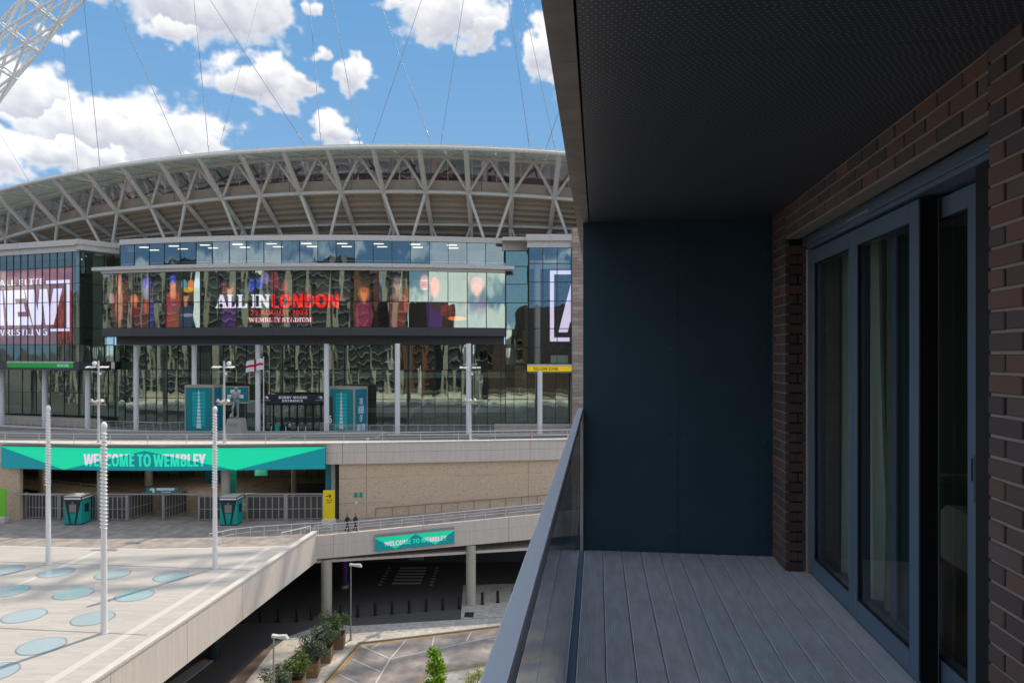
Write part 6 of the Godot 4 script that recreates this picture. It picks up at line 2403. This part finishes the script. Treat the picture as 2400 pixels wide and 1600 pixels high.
func mast(label: String, at: Vector3, kind: int) -> void:
	var o := thing("lamp_mast", label, "lamp mast", at, "lamp masts on the concourse edge")
	var g := Geo.new()
	g.tube(Vector3.ZERO, Vector3(0, 0.06, 0), 0.28, 14)
	g.tube(Vector3(0, 0.06, 0), Vector3(0, 8.9, 0), 0.13, 14, 0.095)
	part("pole", g, M.pale_metal, o)
	g = Geo.new()
	g.span(Vector3(-1.05, 8.18, -0.06), Vector3(1.05, 8.26, 0.06))
	part("upper_arm", g, M.white_pole, o)
	for x in [-0.95, -0.45, 0.45, 0.95]:
		var f := Geo.new()
		f.cbox(Vector3(x, 8.24, 0.25), Vector3(0.42, 0.09, 0.5), 0.02, Basis(Vector3.RIGHT, 0.25))
		part("floodlight", f, M.white_pole, o)
	g = Geo.new()
	g.span(Vector3(-0.7, 7.72, -0.04), Vector3(0.7, 7.78, 0.04))
	part("lower_arm", g, M.pale_metal, o)
	g = Geo.new()
	g.ball(Vector3(0.2, 7.52, 0.1), Vector3(0.16, 0.13, 0.16))
	part("camera", g, M.white_pole, o)
	if kind < 2:
		g = Geo.new()
		g.ball(Vector3(-0.42 if kind == 0 else 0.5, 8.62, 0), Vector3(0.24, 0.24, 0.24), 8, 12)
		g.tube(Vector3(0, 8.5, 0), Vector3(-0.42 if kind == 0 else 0.5, 8.55, 0), 0.04, 6)
		part("ball_lamp", g, M.white_pole, o)
	g = Geo.new()
	g.span(Vector3(-0.75, 4.25, -0.03), Vector3(0.75, 4.33, 0.05))
	part("speaker_arm", g, M.pale_metal, o)
	for x in [-0.42, 0.0, 0.36]:
		var f := Geo.new()
		f.tube(Vector3(x * 0.4, 4.4, 0.05), Vector3(x * 1.6, 4.72 + 0.08 * absf(x), 0.28), 0.07, 10, 0.2)
		part("horn_speaker", f, M.cornice, o)
	if kind == 2:
		g = Geo.new()
		g.span(Vector3(-0.8, 8.55, -0.05), Vector3(0.8, 8.62, 0.05))
		part("upper_arm", g, M.pale_metal, o)

func portal(label: String, at: Vector3, front: Vector2, side: Vector2, h: float, words: bool) -> void:
	# two faces meet in the corner at the foot point: front runs one way, side the other
	var o := thing("portal_box", label, "portal", at)
	var c := Vector2.ZERO
	var plan := [c, side, side + front, front]
	var g := Geo.new()
	g.slab(plan, 0, h)
	part("frame", g, M.stone, o)
	for f in 2:
		var e: Vector2 = front if f == 0 else side
		var a := Vector3(e.x, 0, e.y) if f == 0 else Vector3.ZERO
		var b := Vector3.ZERO if f == 0 else Vector3(e.x, 0, e.y)
		var u := (b - a).normalized()
		var nn := u.cross(Vector3.UP)
		var len := a.distance_to(b)
		var bs := Basis(u, Vector3.UP, nn)
		var p := Geo.new()
		p.box((a + b) * 0.5 + Vector3(0, h * 0.49, 0) + nn * 0.03, Vector3(len - 0.44, h - 0.75, 0.06), bs)
		var im := Image.create(160, 320, false, Image.FORMAT_RGB8)
		im.fill(Color(0.0, 0.52, 0.53) if f == 0 else Color(0.0, 0.48, 0.56))
		if f == 0:
			for k in 10:
				im.fill_rect(Rect2i(40, 30 + k * 26, 80, 21), Color(0.02, 0.70, 0.70))
				var hw := 4 + k
				im.fill_rect(Rect2i(80 - hw, 30 + k * 26, hw * 2, 22), Color(0.86, 0.90, 0.92))
			fill_poly(im, [Vector2(80, 14), Vector2(84, 34), Vector2(76, 34)], Color(0.86, 0.90, 0.92))
			fill_poly(im, [Vector2(62, 300), Vector2(98, 300), Vector2(92, 284), Vector2(68, 284)], Color(0.86, 0.90, 0.92))
		elif words:
			write(im, "THE", 56, 66, 104, 116, Color(0.84, 0.87, 0.90), 900)
			write(im, "HOME", 40, 126, 120, 184, Color(0.84, 0.87, 0.90), 900)
			write(im, "OF", 60, 194, 100, 246, Color(0.84, 0.87, 0.90), 900)
			im.fill_rect(Rect2i(20, 262, 54, 50), Color(0.78, 0.82, 0.86))
			im.fill_rect(Rect2i(84, 262, 54, 50), Color(0.78, 0.82, 0.86))
		var pn := part("panel", p, M.teal, o)
		var q := Geo.new()
		var m := (a + b) * 0.5 + Vector3(0, h * 0.49, 0) + nn * 0.066
		var hx := u * (len - 0.5) * 0.5
		var hy := Vector3(0, (h - 0.8) * 0.5, 0)
		q.quad(m - hx - hy, m + hx - hy, m + hx + hy, m - hx + hy)
		part("print", q, printed(im, 0.5), pn)

# ---------------------------------------------------------------- plants
func leaves(count: int, where: Callable, size: float, tones: Array) -> ArrayMesh:
	var g := Geo.new()
	g.tinted = true
	for i in count:
		var p: Vector3 = where.call()
		var t: Array = tones[rng.randi() % tones.size()]
		var k := rng.randf_range(0.75, 1.25)
		g.ink = Color(t[0] * k, t[1] * k, t[2] * k)
		var d := Vector3(rng.randfn(), rng.randfn() * 0.6 + 0.3, rng.randfn()).normalized()
		var s := d.cross(Vector3(rng.randfn(), rng.randfn(), rng.randfn())).normalized()
		var l := size * rng.randf_range(0.7, 1.3)
		var w := l * 0.28
		var nn := d.cross(s).normalized()
		var a := p
		var b := p + d * l * 0.5 + s * w + nn * l * 0.06
		var c := p + d * l
		var e := p + d * l * 0.5 - s * w + nn * l * 0.06
		g.tri(a, b, c)
		g.tri(a, c, e)
	return g.mesh()

func leaf_material() -> StandardMaterial3D:
	var m := StandardMaterial3D.new()
	m.vertex_color_use_as_albedo = true
	m.roughness = 0.55
	m.backlight_enabled = true
	m.backlight = lin(0.45, 0.5, 0.15)
	return m

func greenery() -> void:
	M.leaf = leaf_material()
	var olive := [[0.08, 0.14, 0.045], [0.12, 0.18, 0.075], [0.05, 0.09, 0.03], [0.17, 0.22, 0.10]]
	var dusty := [[0.09, 0.13, 0.08], [0.14, 0.18, 0.12], [0.055, 0.085, 0.05], [0.20, 0.24, 0.17]]
	var yellowish := [[0.14, 0.20, 0.04], [0.20, 0.25, 0.055], [0.08, 0.13, 0.03], [0.25, 0.29, 0.075]]
	var k := 0
	for q in [[-15.35, -59.6, olive, 1.25, "timber planter at the street corner with a tall olive green shrub"], [-15.75, -57.0, dusty, 1.2, "timber planter with a grey green shrub, second from the street corner"], [-16.1, -54.4, dusty, 1.25, "timber planter with a dark spreading shrub, middle of the five"], [-16.45, -51.6, yellowish, 1.2, "timber planter with a yellow green shrub, fourth from the street corner"], [-16.9, -48.9, dusty, 1.2, "timber planter with a pale leaved shrub, nearest the camera"]]:
		var at := Vector3(q[0], 0.12, q[1])
		var o := thing("planter_box", String(q[4]).replace(" with a tall olive green shrub", "").replace(" with a grey green shrub", "").replace(" with a dark spreading shrub", "").replace(" with a yellow green shrub", "").replace(" with a pale leaved shrub", ""), "planter", at, "timber planters in a row")
		o.rotation.y = 0.09
		for s in 4:
			for b in 3:
				var g := Geo.new()
				var bs := Basis(Vector3.UP, s * PI / 2)
				g.cbox(bs * Vector3(0, 0.2 + b * 0.385, 0.68), Vector3(1.36 if s % 2 == 0 else 1.28, 0.375, 0.05), 0.008, bs)
				part("plank", g, M.timber, o)
		var sg := Geo.new()
		sg.span(Vector3(-0.64, 0.02, -0.64), Vector3(0.64, 1.02, 0.64))
		part("soil", sg, M.soil, o)
		var sh := thing("shrub", ["tall olive green shrub in the planter at the street corner", "grey green shrub in the second planter from the street corner", "dark spreading shrub in the middle planter", "yellow green rounded shrub in the fourth planter", "pale leaved shrub in the planter nearest the camera"][k], "shrub", at + Vector3(0, 1.02, 0), "shrubs in the timber planters")
		var r: float = q[3]
		var blobs := []
		for b in 11:
			blobs.append([Vector3(rng.randfn() * 0.42 * r, 0.35 + rng.randf() * 1.25, rng.randfn() * 0.42 * r), rng.randf_range(0.38, 0.62)])
		var pick := func() -> Vector3:
			var b: Array = blobs[rng.randi() % blobs.size()]
			var d := Vector3(rng.randfn(), rng.randfn(), rng.randfn()).normalized()
			return b[0] + d * b[1] * pow(rng.randf(), 0.35)
		part("foliage", leaves(2300, pick, 0.17, q[2]), M.leaf, sh)
		for b in 6:
			var st := Geo.new()
			st.tube(Vector3(0.08 * b - 0.2, -0.02, 0), blobs[b][0], 0.035, 6, 0.012)
			part("stem", st, M.bark, sh)
		k += 1
	# young bright tree at the lower middle
	var at := Vector3(-4.25, 0.12, -38.0)
	var o := thing("young_tree", "bright green columnar young tree at the bottom of the view", "tree", at)
	var tg := Geo.new()
	tg.tube(Vector3.ZERO, Vector3(0.02, 4.5, 0), 0.08, 8, 0.05)
	tg.tube(Vector3(0.02, 4.5, 0), Vector3(0.0, 9.0, 0), 0.05, 8, 0.012)
	part("trunk", tg, M.bark, o)
	var limbs := []
	for i in 26:
		var y := 2.4 + 6.6 * i / 26.0
		var an := i * 2.4
		var ln := lerpf(0.95, 0.16, pow(i / 26.0, 1.2)) * rng.randf_range(0.75, 1.15)
		limbs.append([Vector3(0, y, 0), Vector3(cos(an) * ln, y + ln * 0.9, sin(an) * ln)])
		var lg := Geo.new()
		lg.tube(limbs[-1][0], limbs[-1][1], 0.025, 5, 0.008)
		part("limb", lg, M.bark, o)
	var along := func() -> Vector3:
		var l: Array = limbs[rng.randi() % limbs.size()]
		var d := Vector3(rng.randfn(), rng.randfn(), rng.randfn()) * 0.13
		return l[0].lerp(l[1], 0.25 + 0.85 * sqrt(rng.randf())) + d
	part("crown", leaves(3600, along, 0.20, [[0.17, 0.34, 0.012], [0.27, 0.46, 0.015], [0.09, 0.22, 0.01], [0.36, 0.52, 0.02]]), M.leaf, o)
	at = Vector3(-2.55, 0.12, -47.6)
	o = thing("young_tree", "pale yellow young tree beside the silver handrail", "tree", at)
	tg = Geo.new()
	tg.tube(Vector3.ZERO, Vector3(0, 2.6, 0), 0.05, 8, 0.025)
	part("trunk", tg, M.bark, o)
	var tips := []
	for i in 8:
		var an := i * 0.9
		tips.append(Vector3(cos(an) * 0.4, 2.1 + 0.16 * i, sin(an) * 0.4))
		var lg := Geo.new()
		lg.tube(Vector3(0, 1.6 + 0.1 * i, 0), tips[-1], 0.02, 5, 0.008)
		part("limb", lg, M.bark, o)
	var near_tip := func() -> Vector3:
		return tips[rng.randi() % tips.size()] + Vector3(rng.randfn(), rng.randfn(), rng.randfn()) * 0.2
	part("crown", leaves(1100, near_tip, 0.13, [[0.33, 0.34, 0.06], [0.42, 0.40, 0.09], [0.22, 0.25, 0.04]]), M.leaf, o)

# ---------------------------------------------------------------- people
func figure(bones: Array, cell: float) -> ArrayMesh:
	# bones: [a, b, radius a, radius b, colour]; one continuous skin round them all, by surface nets
	var lo := Vector3(1e9, 1e9, 1e9)
	var hi := -lo
	for b in bones:
		var r: float = maxf(b[2], b[3]) + cell * 2.0
		lo = lo.min(b[0].min(b[1]) - Vector3(r, r, r))
		hi = hi.max(b[0].max(b[1]) + Vector3(r, r, r))
	var nx := int((hi.x - lo.x) / cell) + 2
	var ny := int((hi.y - lo.y) / cell) + 2
	var nz := int((hi.z - lo.z) / cell) + 2
	var field := PackedFloat32Array()
	field.resize(nx * ny * nz)
	field.fill(1.0)
	var soft := 0.03
	for b in bones:
		var r: float = maxf(b[2], b[3]) + cell * 2.5 + soft
		var l: Vector3 = (b[0].min(b[1]) - Vector3(r, r, r) - lo) / cell
		var h: Vector3 = (b[0].max(b[1]) + Vector3(r, r, r) - lo) / cell
		var ab: Vector3 = b[1] - b[0]
		var q := maxf(ab.length_squared(), 1e-8)
		for z in range(maxi(0, int(l.z)), mini(nz, int(h.z) + 2)):
			for y in range(maxi(0, int(l.y)), mini(ny, int(h.y) + 2)):
				for x in range(maxi(0, int(l.x)), mini(nx, int(h.x) + 2)):
					var p := lo + Vector3(x, y, z) * cell
					var t: float = clampf((p - b[0]).dot(ab) / q, 0.0, 1.0)
					var d: float = p.distance_to(b[0] + ab * t) - lerpf(b[2], b[3], t)
					var i := (z * ny + y) * nx + x
					var e := field[i]
					var k := clampf(0.5 + 0.5 * (e - d) / soft, 0.0, 1.0)
					field[i] = lerpf(e, d, k) - soft * k * (1.0 - k)
	var at := {}
	var pts := PackedVector3Array()
	for z in nz - 1:
		for y in ny - 1:
			for x in nx - 1:
				var sum := Vector3.ZERO
				var n := 0
				var c := []
				for k in 8:
					c.append(field[((z + (k >> 2)) * ny + y + ((k >> 1) & 1)) * nx + x + (k & 1)])
				if (c[0] < 0.0) == (c[1] < 0.0) and (c[0] < 0.0) == (c[2] < 0.0) and (c[0] < 0.0) == (c[3] < 0.0) and (c[0] < 0.0) == (c[4] < 0.0) and (c[0] < 0.0) == (c[5] < 0.0) and (c[0] < 0.0) == (c[6] < 0.0) and (c[0] < 0.0) == (c[7] < 0.0):
					continue
				for e in [[0, 1], [2, 3], [4, 5], [6, 7], [0, 2], [1, 3], [4, 6], [5, 7], [0, 4], [1, 5], [2, 6], [3, 7]]:
					var u: float = c[e[0]]
					var v: float = c[e[1]]
					if (u < 0.0) != (v < 0.0):
						var t := u / (u - v)
						var pa := Vector3(e[0] & 1, (e[0] >> 1) & 1, e[0] >> 2)
						var pb := Vector3(e[1] & 1, (e[1] >> 1) & 1, e[1] >> 2)
						sum += pa.lerp(pb, t)
						n += 1
				at[(z * ny + y) * nx + x] = pts.size()
				pts.append(lo + (Vector3(x, y, z) + sum / n) * cell)
	var nor := PackedVector3Array()
	var col := PackedColorArray()
	for p in pts:
		var best := 1e9
		var ink := Color.WHITE
		for b in bones:
			var ab: Vector3 = b[1] - b[0]
			var t: float = clampf((p - b[0]).dot(ab) / maxf(ab.length_squared(), 1e-8), 0.0, 1.0)
			var d: float = p.distance_to(b[0] + ab * t) - lerpf(b[2], b[3], t)
			if d < best:
				best = d
				ink = b[4]
		col.append(ink)
		nor.append(Vector3.ZERO)
	var ix := PackedInt32Array()
	var strides := [1, nx, nx * ny]
	for key in at.keys():
		var x: int = key % nx
		var y: int = (key / nx) % ny
		var z: int = key / (nx * ny)
		for ax in 3:
			var f0: float = field[key]
			var f1: float = field[key + strides[ax]]
			if (f0 < 0.0) == (f1 < 0.0):
				continue
			var s1: int = strides[(ax + 1) % 3]
			var s2: int = strides[(ax + 2) % 3]
			if not (at.has(key - s1) and at.has(key - s2) and at.has(key - s1 - s2)):
				continue
			var q := [at[key], at[key - s1], at[key - s1 - s2], at[key - s2]]
			# outward is from negative to positive
			var want := Vector3.ZERO
			want[ax] = 1.0 if f0 < 0.0 else -1.0
			for t in [[0, 1, 2], [0, 2, 3]]:
				var a: Vector3 = pts[q[t[0]]]
				var b: Vector3 = pts[q[t[1]]]
				var c: Vector3 = pts[q[t[2]]]
				var k := (b - a).cross(c - a)
				if k.dot(want) > 0.0:
					ix.append_array([q[t[0]], q[t[2]], q[t[1]]])
				else:
					ix.append_array([q[t[0]], q[t[1]], q[t[2]]])
					k = -k
				for w in t:
					nor[q[w]] += k
	for i in nor.size():
		nor[i] = nor[i].normalized()
	var m := ArrayMesh.new()
	var arr := []
	arr.resize(Mesh.ARRAY_MAX)
	arr[Mesh.ARRAY_VERTEX] = pts
	arr[Mesh.ARRAY_NORMAL] = nor
	arr[Mesh.ARRAY_COLOR] = col
	arr[Mesh.ARRAY_INDEX] = ix
	m.add_surface_from_arrays(Mesh.PRIMITIVE_TRIANGLES, arr)
	return m

func hand(o: Array, w: Vector3, d: Vector3, thumb: Vector3, skin: Color, s: float) -> void:
	# palm, four curled fingers and a thumb
	var side := d.cross(thumb).normalized()
	o.append([w, w + d * 0.085 * s, 0.030 * s, 0.036 * s, skin])
	for f in 4:
		var off := thumb * (0.027 - 0.018 * f) * s
		var k: Vector3 = w + d * 0.09 * s + off
		var len: float = [0.036, 0.042, 0.039, 0.030][f] * s
		o.append([k, k + d * len, 0.010 * s, 0.009 * s, skin])
		o.append([k + d * len, k + d * (len + 0.02 * s) + side * 0.022 * s, 0.009 * s, 0.008 * s, skin])
	o.append([w + d * 0.03 * s + thumb * 0.03 * s, w + d * 0.075 * s + thumb * 0.055 * s, 0.012 * s, 0.010 * s, skin])

func body(pose: Dictionary, top: Color, legs: Color, skin: Color, hair: Color, shoe: Color, s := 1.0) -> Array:
	var o := []
	var v := func(k: String) -> Vector3: return pose[k]
	var hip: Vector3 = v.call("hip")
	var chest: Vector3 = v.call("chest")
	var neck: Vector3 = v.call("neck")
	var head: Vector3 = v.call("head")
	o.append([hip, hip.lerp(chest, 0.5), 0.15, 0.14, top])
	o.append([hip.lerp(chest, 0.5), chest, 0.14, 0.165, top])
	o.append([chest, neck, 0.15, 0.06, top])
	o.append([neck, head, 0.055, 0.06, skin])
	o.append([head + Vector3(0, -0.02, 0), head + Vector3(0, 0.06, 0), 0.085, 0.10, skin])
	o.append([head + Vector3(0, 0.05, 0) - pose.face * 0.025, head + Vector3(0, 0.10, 0) - pose.face * 0.012, 0.100, 0.092, hair])
	o.append([head + pose.face * 0.085, head + pose.face * 0.105 + Vector3(0, -0.02, 0), 0.014, 0.016, skin])
	var across: Vector3 = pose.face.cross(Vector3.UP).normalized()
	for e in [-1.0, 1.0]:
		o.append([head + across * e * 0.09, head + across * e * 0.095 + Vector3(0, 0.03, 0), 0.014, 0.016, skin])
	for sd in ["l", "r"]:
		var sh: Vector3 = v.call("sh_" + sd)
		var el: Vector3 = v.call("el_" + sd)
		var wr: Vector3 = v.call("wr_" + sd)
		o.append([chest.lerp(sh, 0.5), sh, 0.10, 0.07, top])
		o.append([sh, el, 0.065, 0.048, top])
		o.append([el, wr, 0.046, 0.032, top if pose.get("sleeves", true) else skin])
		hand(o, wr, (wr - el).normalized(), pose.face if absf((wr - el).normalized().dot(pose.face)) < 0.9 else Vector3.UP, skin, 1.0)
		var th: Vector3 = v.call("th_" + sd)
		var kn: Vector3 = v.call("kn_" + sd)
		var an: Vector3 = v.call("an_" + sd)
		o.append([hip.lerp(th, 0.4), th, 0.12, 0.10, legs])
		o.append([th, kn, 0.095, 0.062, legs])
		o.append([kn, an, 0.062, 0.045, legs])
		var toe: Vector3 = an + pose.get("toe_" + sd, pose.face * 0.17 + Vector3(0, -0.05, 0))
		o.append([an + Vector3(0, -0.035, 0) - pose.face * 0.03, toe, 0.045, 0.034, shoe])
	if s != 1.0:
		for b in o:
			b[0] *= s
			b[1] *= s
			b[2] *= s
			b[3] *= s
	return o

func standing(face: Vector3, stride := 0.0) -> Dictionary:
	var a := face.cross(Vector3.UP).normalized()
	var f := face
	return {"face": f, "hip": Vector3(0, 0.98, 0), "chest": Vector3(0, 1.30, 0) + f * 0.01, "neck": Vector3(0, 1.48, 0), "head": Vector3(0, 1.62, 0) + f * 0.02,
		"sh_l": -a * 0.19 + Vector3(0, 1.42, 0), "sh_r": a * 0.19 + Vector3(0, 1.42, 0), "el_l": -a * 0.24 + Vector3(0, 1.13, 0) + f * stride * 0.3, "el_r": a * 0.24 + Vector3(0, 1.13, 0) - f * stride * 0.3,
		"wr_l": -a * 0.23 + Vector3(0, 0.90, 0) + f * (stride * 0.6 + 0.06), "wr_r": a * 0.23 + Vector3(0, 0.90, 0) - f * (stride * 0.5 - 0.06),
		"th_l": -a * 0.09 + Vector3(0, 0.92, 0), "th_r": a * 0.09 + Vector3(0, 0.92, 0), "kn_l": -a * 0.10 + Vector3(0, 0.50, 0) - f * stride * 0.25, "kn_r": a * 0.10 + Vector3(0, 0.50, 0) + f * (stride * 0.45 + 0.02),
		"an_l": -a * 0.10 + Vector3(0, 0.09 + stride * 0.06, 0) - f * stride * 0.75, "an_r": a * 0.10 + Vector3(0, 0.09, 0) + f * stride * 0.5}

func person(label: String, at: Vector3, bones: Array, cell := 0.03) -> MeshInstance3D:
	var o := solo("person", figure(bones, cell), M.cloth, label, "person")
	o.position = at
	return o

func people() -> void:
	M.cloth = StandardMaterial3D.new()
	M.cloth.vertex_color_use_as_albedo = true
	M.cloth.roughness = 0.8
	var skin := Color(0.42, 0.25, 0.18)
	var dark_skin := Color(0.13, 0.07, 0.045)
	var black := Color(0.016, 0.016, 0.02)
	var navy := Color(0.018, 0.022, 0.035)
	# the jogger leaning forward on the concourse
	var f := Vector3(1, 0, 0.15).normalized()
	var a := f.cross(Vector3.UP).normalized()
	var p := {"face": f, "hip": Vector3(0, 0.94, 0), "chest": f * 0.16 + Vector3(0, 1.24, 0), "neck": f * 0.26 + Vector3(0, 1.40, 0), "head": f * 0.36 + Vector3(0, 1.53, 0),
		"sh_l": f * 0.2 - a * 0.19 + Vector3(0, 1.35, 0), "sh_r": f * 0.2 + a * 0.19 + Vector3(0, 1.35, 0), "el_l": f * 0.42 - a * 0.24 + Vector3(0, 1.12, 0), "el_r": f * -0.02 + a * 0.26 + Vector3(0, 1.10, 0), "wr_l": f * 0.62 - a * 0.2 + Vector3(0, 1.22, 0), "wr_r": f * 0.20 + a * 0.24 + Vector3(0, 0.98, 0),
		"th_l": -a * 0.09 + Vector3(0, 0.88, 0), "th_r": a * 0.09 + Vector3(0, 0.88, 0), "kn_l": f * 0.16 - a * 0.1 + Vector3(0, 0.48, 0), "kn_r": f * 0.10 + a * 0.1 + Vector3(0, 0.47, 0), "an_l": f * 0.12 - a * 0.1 + Vector3(0, 0.09, 0), "an_r": f * -0.34 + a * 0.1 + Vector3(0, 0.40, 0), "toe_r": f * -0.05 + Vector3(0, -0.17, 0), "sleeves": false}
	person("person jogging to the right in a white shirt and dark trousers", Vector3(-41.7, deck_y(-95.0), -95.0), body(p, Color(0.66, 0.63, 0.72), black, dark_skin, black, Color(0.4, 0.4, 0.4)))
	# two walkers on the ramp
	person("person in a dark coat walking on the ramp, the left of two", Vector3(-16.35, 8.06, -67.7), body(standing(Vector3(0.95, 0, 0.3).normalized(), 0.42), black, Color(0.02, 0.012, 0.018), skin, Color(0.10, 0.02, 0.02), black))
	person("person in a dark suit walking on the ramp, the right of two", Vector3(-15.55, 8.1, -67.7), body(standing(Vector3(0.98, 0, 0.2).normalized(), 0.30), navy, black, skin, Color(0.16, 0.03, 0.025), black))
	# people at the doors
	person("person in a grey white top standing at the entrance doors", Vector3(-36.9, 12.71, -113.2), body(standing(Vector3(0, 0, -1), 0.1), Color(0.40, 0.37, 0.40), Color(0.03, 0.035, 0.05), skin, Color(0.2, 0.18, 0.16), black), 0.035)
	person("person in a tan top behind the turquoise stand at the doors", Vector3(-39.0, 12.71, -114.2), body(standing(Vector3(0, 0, 1), 0.0), Color(0.34, 0.25, 0.10), black, skin, black, black), 0.035)
	person("person in pale green trousers at the left of the doors", Vector3(-41.4, 12.71, -113.6), body(standing(Vector3(0.5, 0, 0.87), 0.05), black, Color(0.26, 0.36, 0.30), dark_skin, black, black), 0.035)
	var tq := Geo.new()
	tq.cbox(Vector3(0, 0.65, 0), Vector3(0.7, 1.3, 0.4), 0.03)
	var st := solo("info_stand", tq, M.kiosk_teal, "turquoise information stand before the entrance doors", "stand")
	st.position = Vector3(-38.85, 12.71, -112.9)
	# the bronze footballer: arms folded, one foot on a ball
	f = Vector3(-0.35, 0, 0.94).normalized()
	a = f.cross(Vector3.UP).normalized()
	var q := standing(f, 0.0)
	q["chest"] = Vector3(0, 1.30, 0) + f * 0.03
	q["el_l"] = -a * 0.27 + Vector3(0, 1.16, 0) + f * 0.08
	q["el_r"] = a * 0.27 + Vector3(0, 1.16, 0) + f * 0.08
	q["wr_l"] = a * 0.08 + Vector3(0, 1.20, 0) + f * 0.22
	q["wr_r"] = -a * 0.08 + Vector3(0, 1.16, 0) + f * 0.24
	q["kn_r"] = a * 0.12 + Vector3(0, 0.55, 0) + f * 0.16
	q["an_r"] = a * 0.12 + Vector3(0, 0.30, 0) + f * 0.16
	var w := Color.WHITE
	var bones := body(q, w, w, w, w, w)
	bones.append([Vector3(0, 0.11, 0) + a * 0.12 + f * 0.24, Vector3(0, 0.112, 0) + a * 0.12 + f * 0.24, 0.12, 0.12, w])
	var big := figure(bones, 0.022)
	var s := solo("statue", big, M.bronze, "bronze statue of a footballer standing with folded arms on the plinth", "statue")
	s.position = Vector3(-39.2, deck_y(-97.0) + 2.83, -97.0)
	s.scale = Vector3.ONE * 2.5
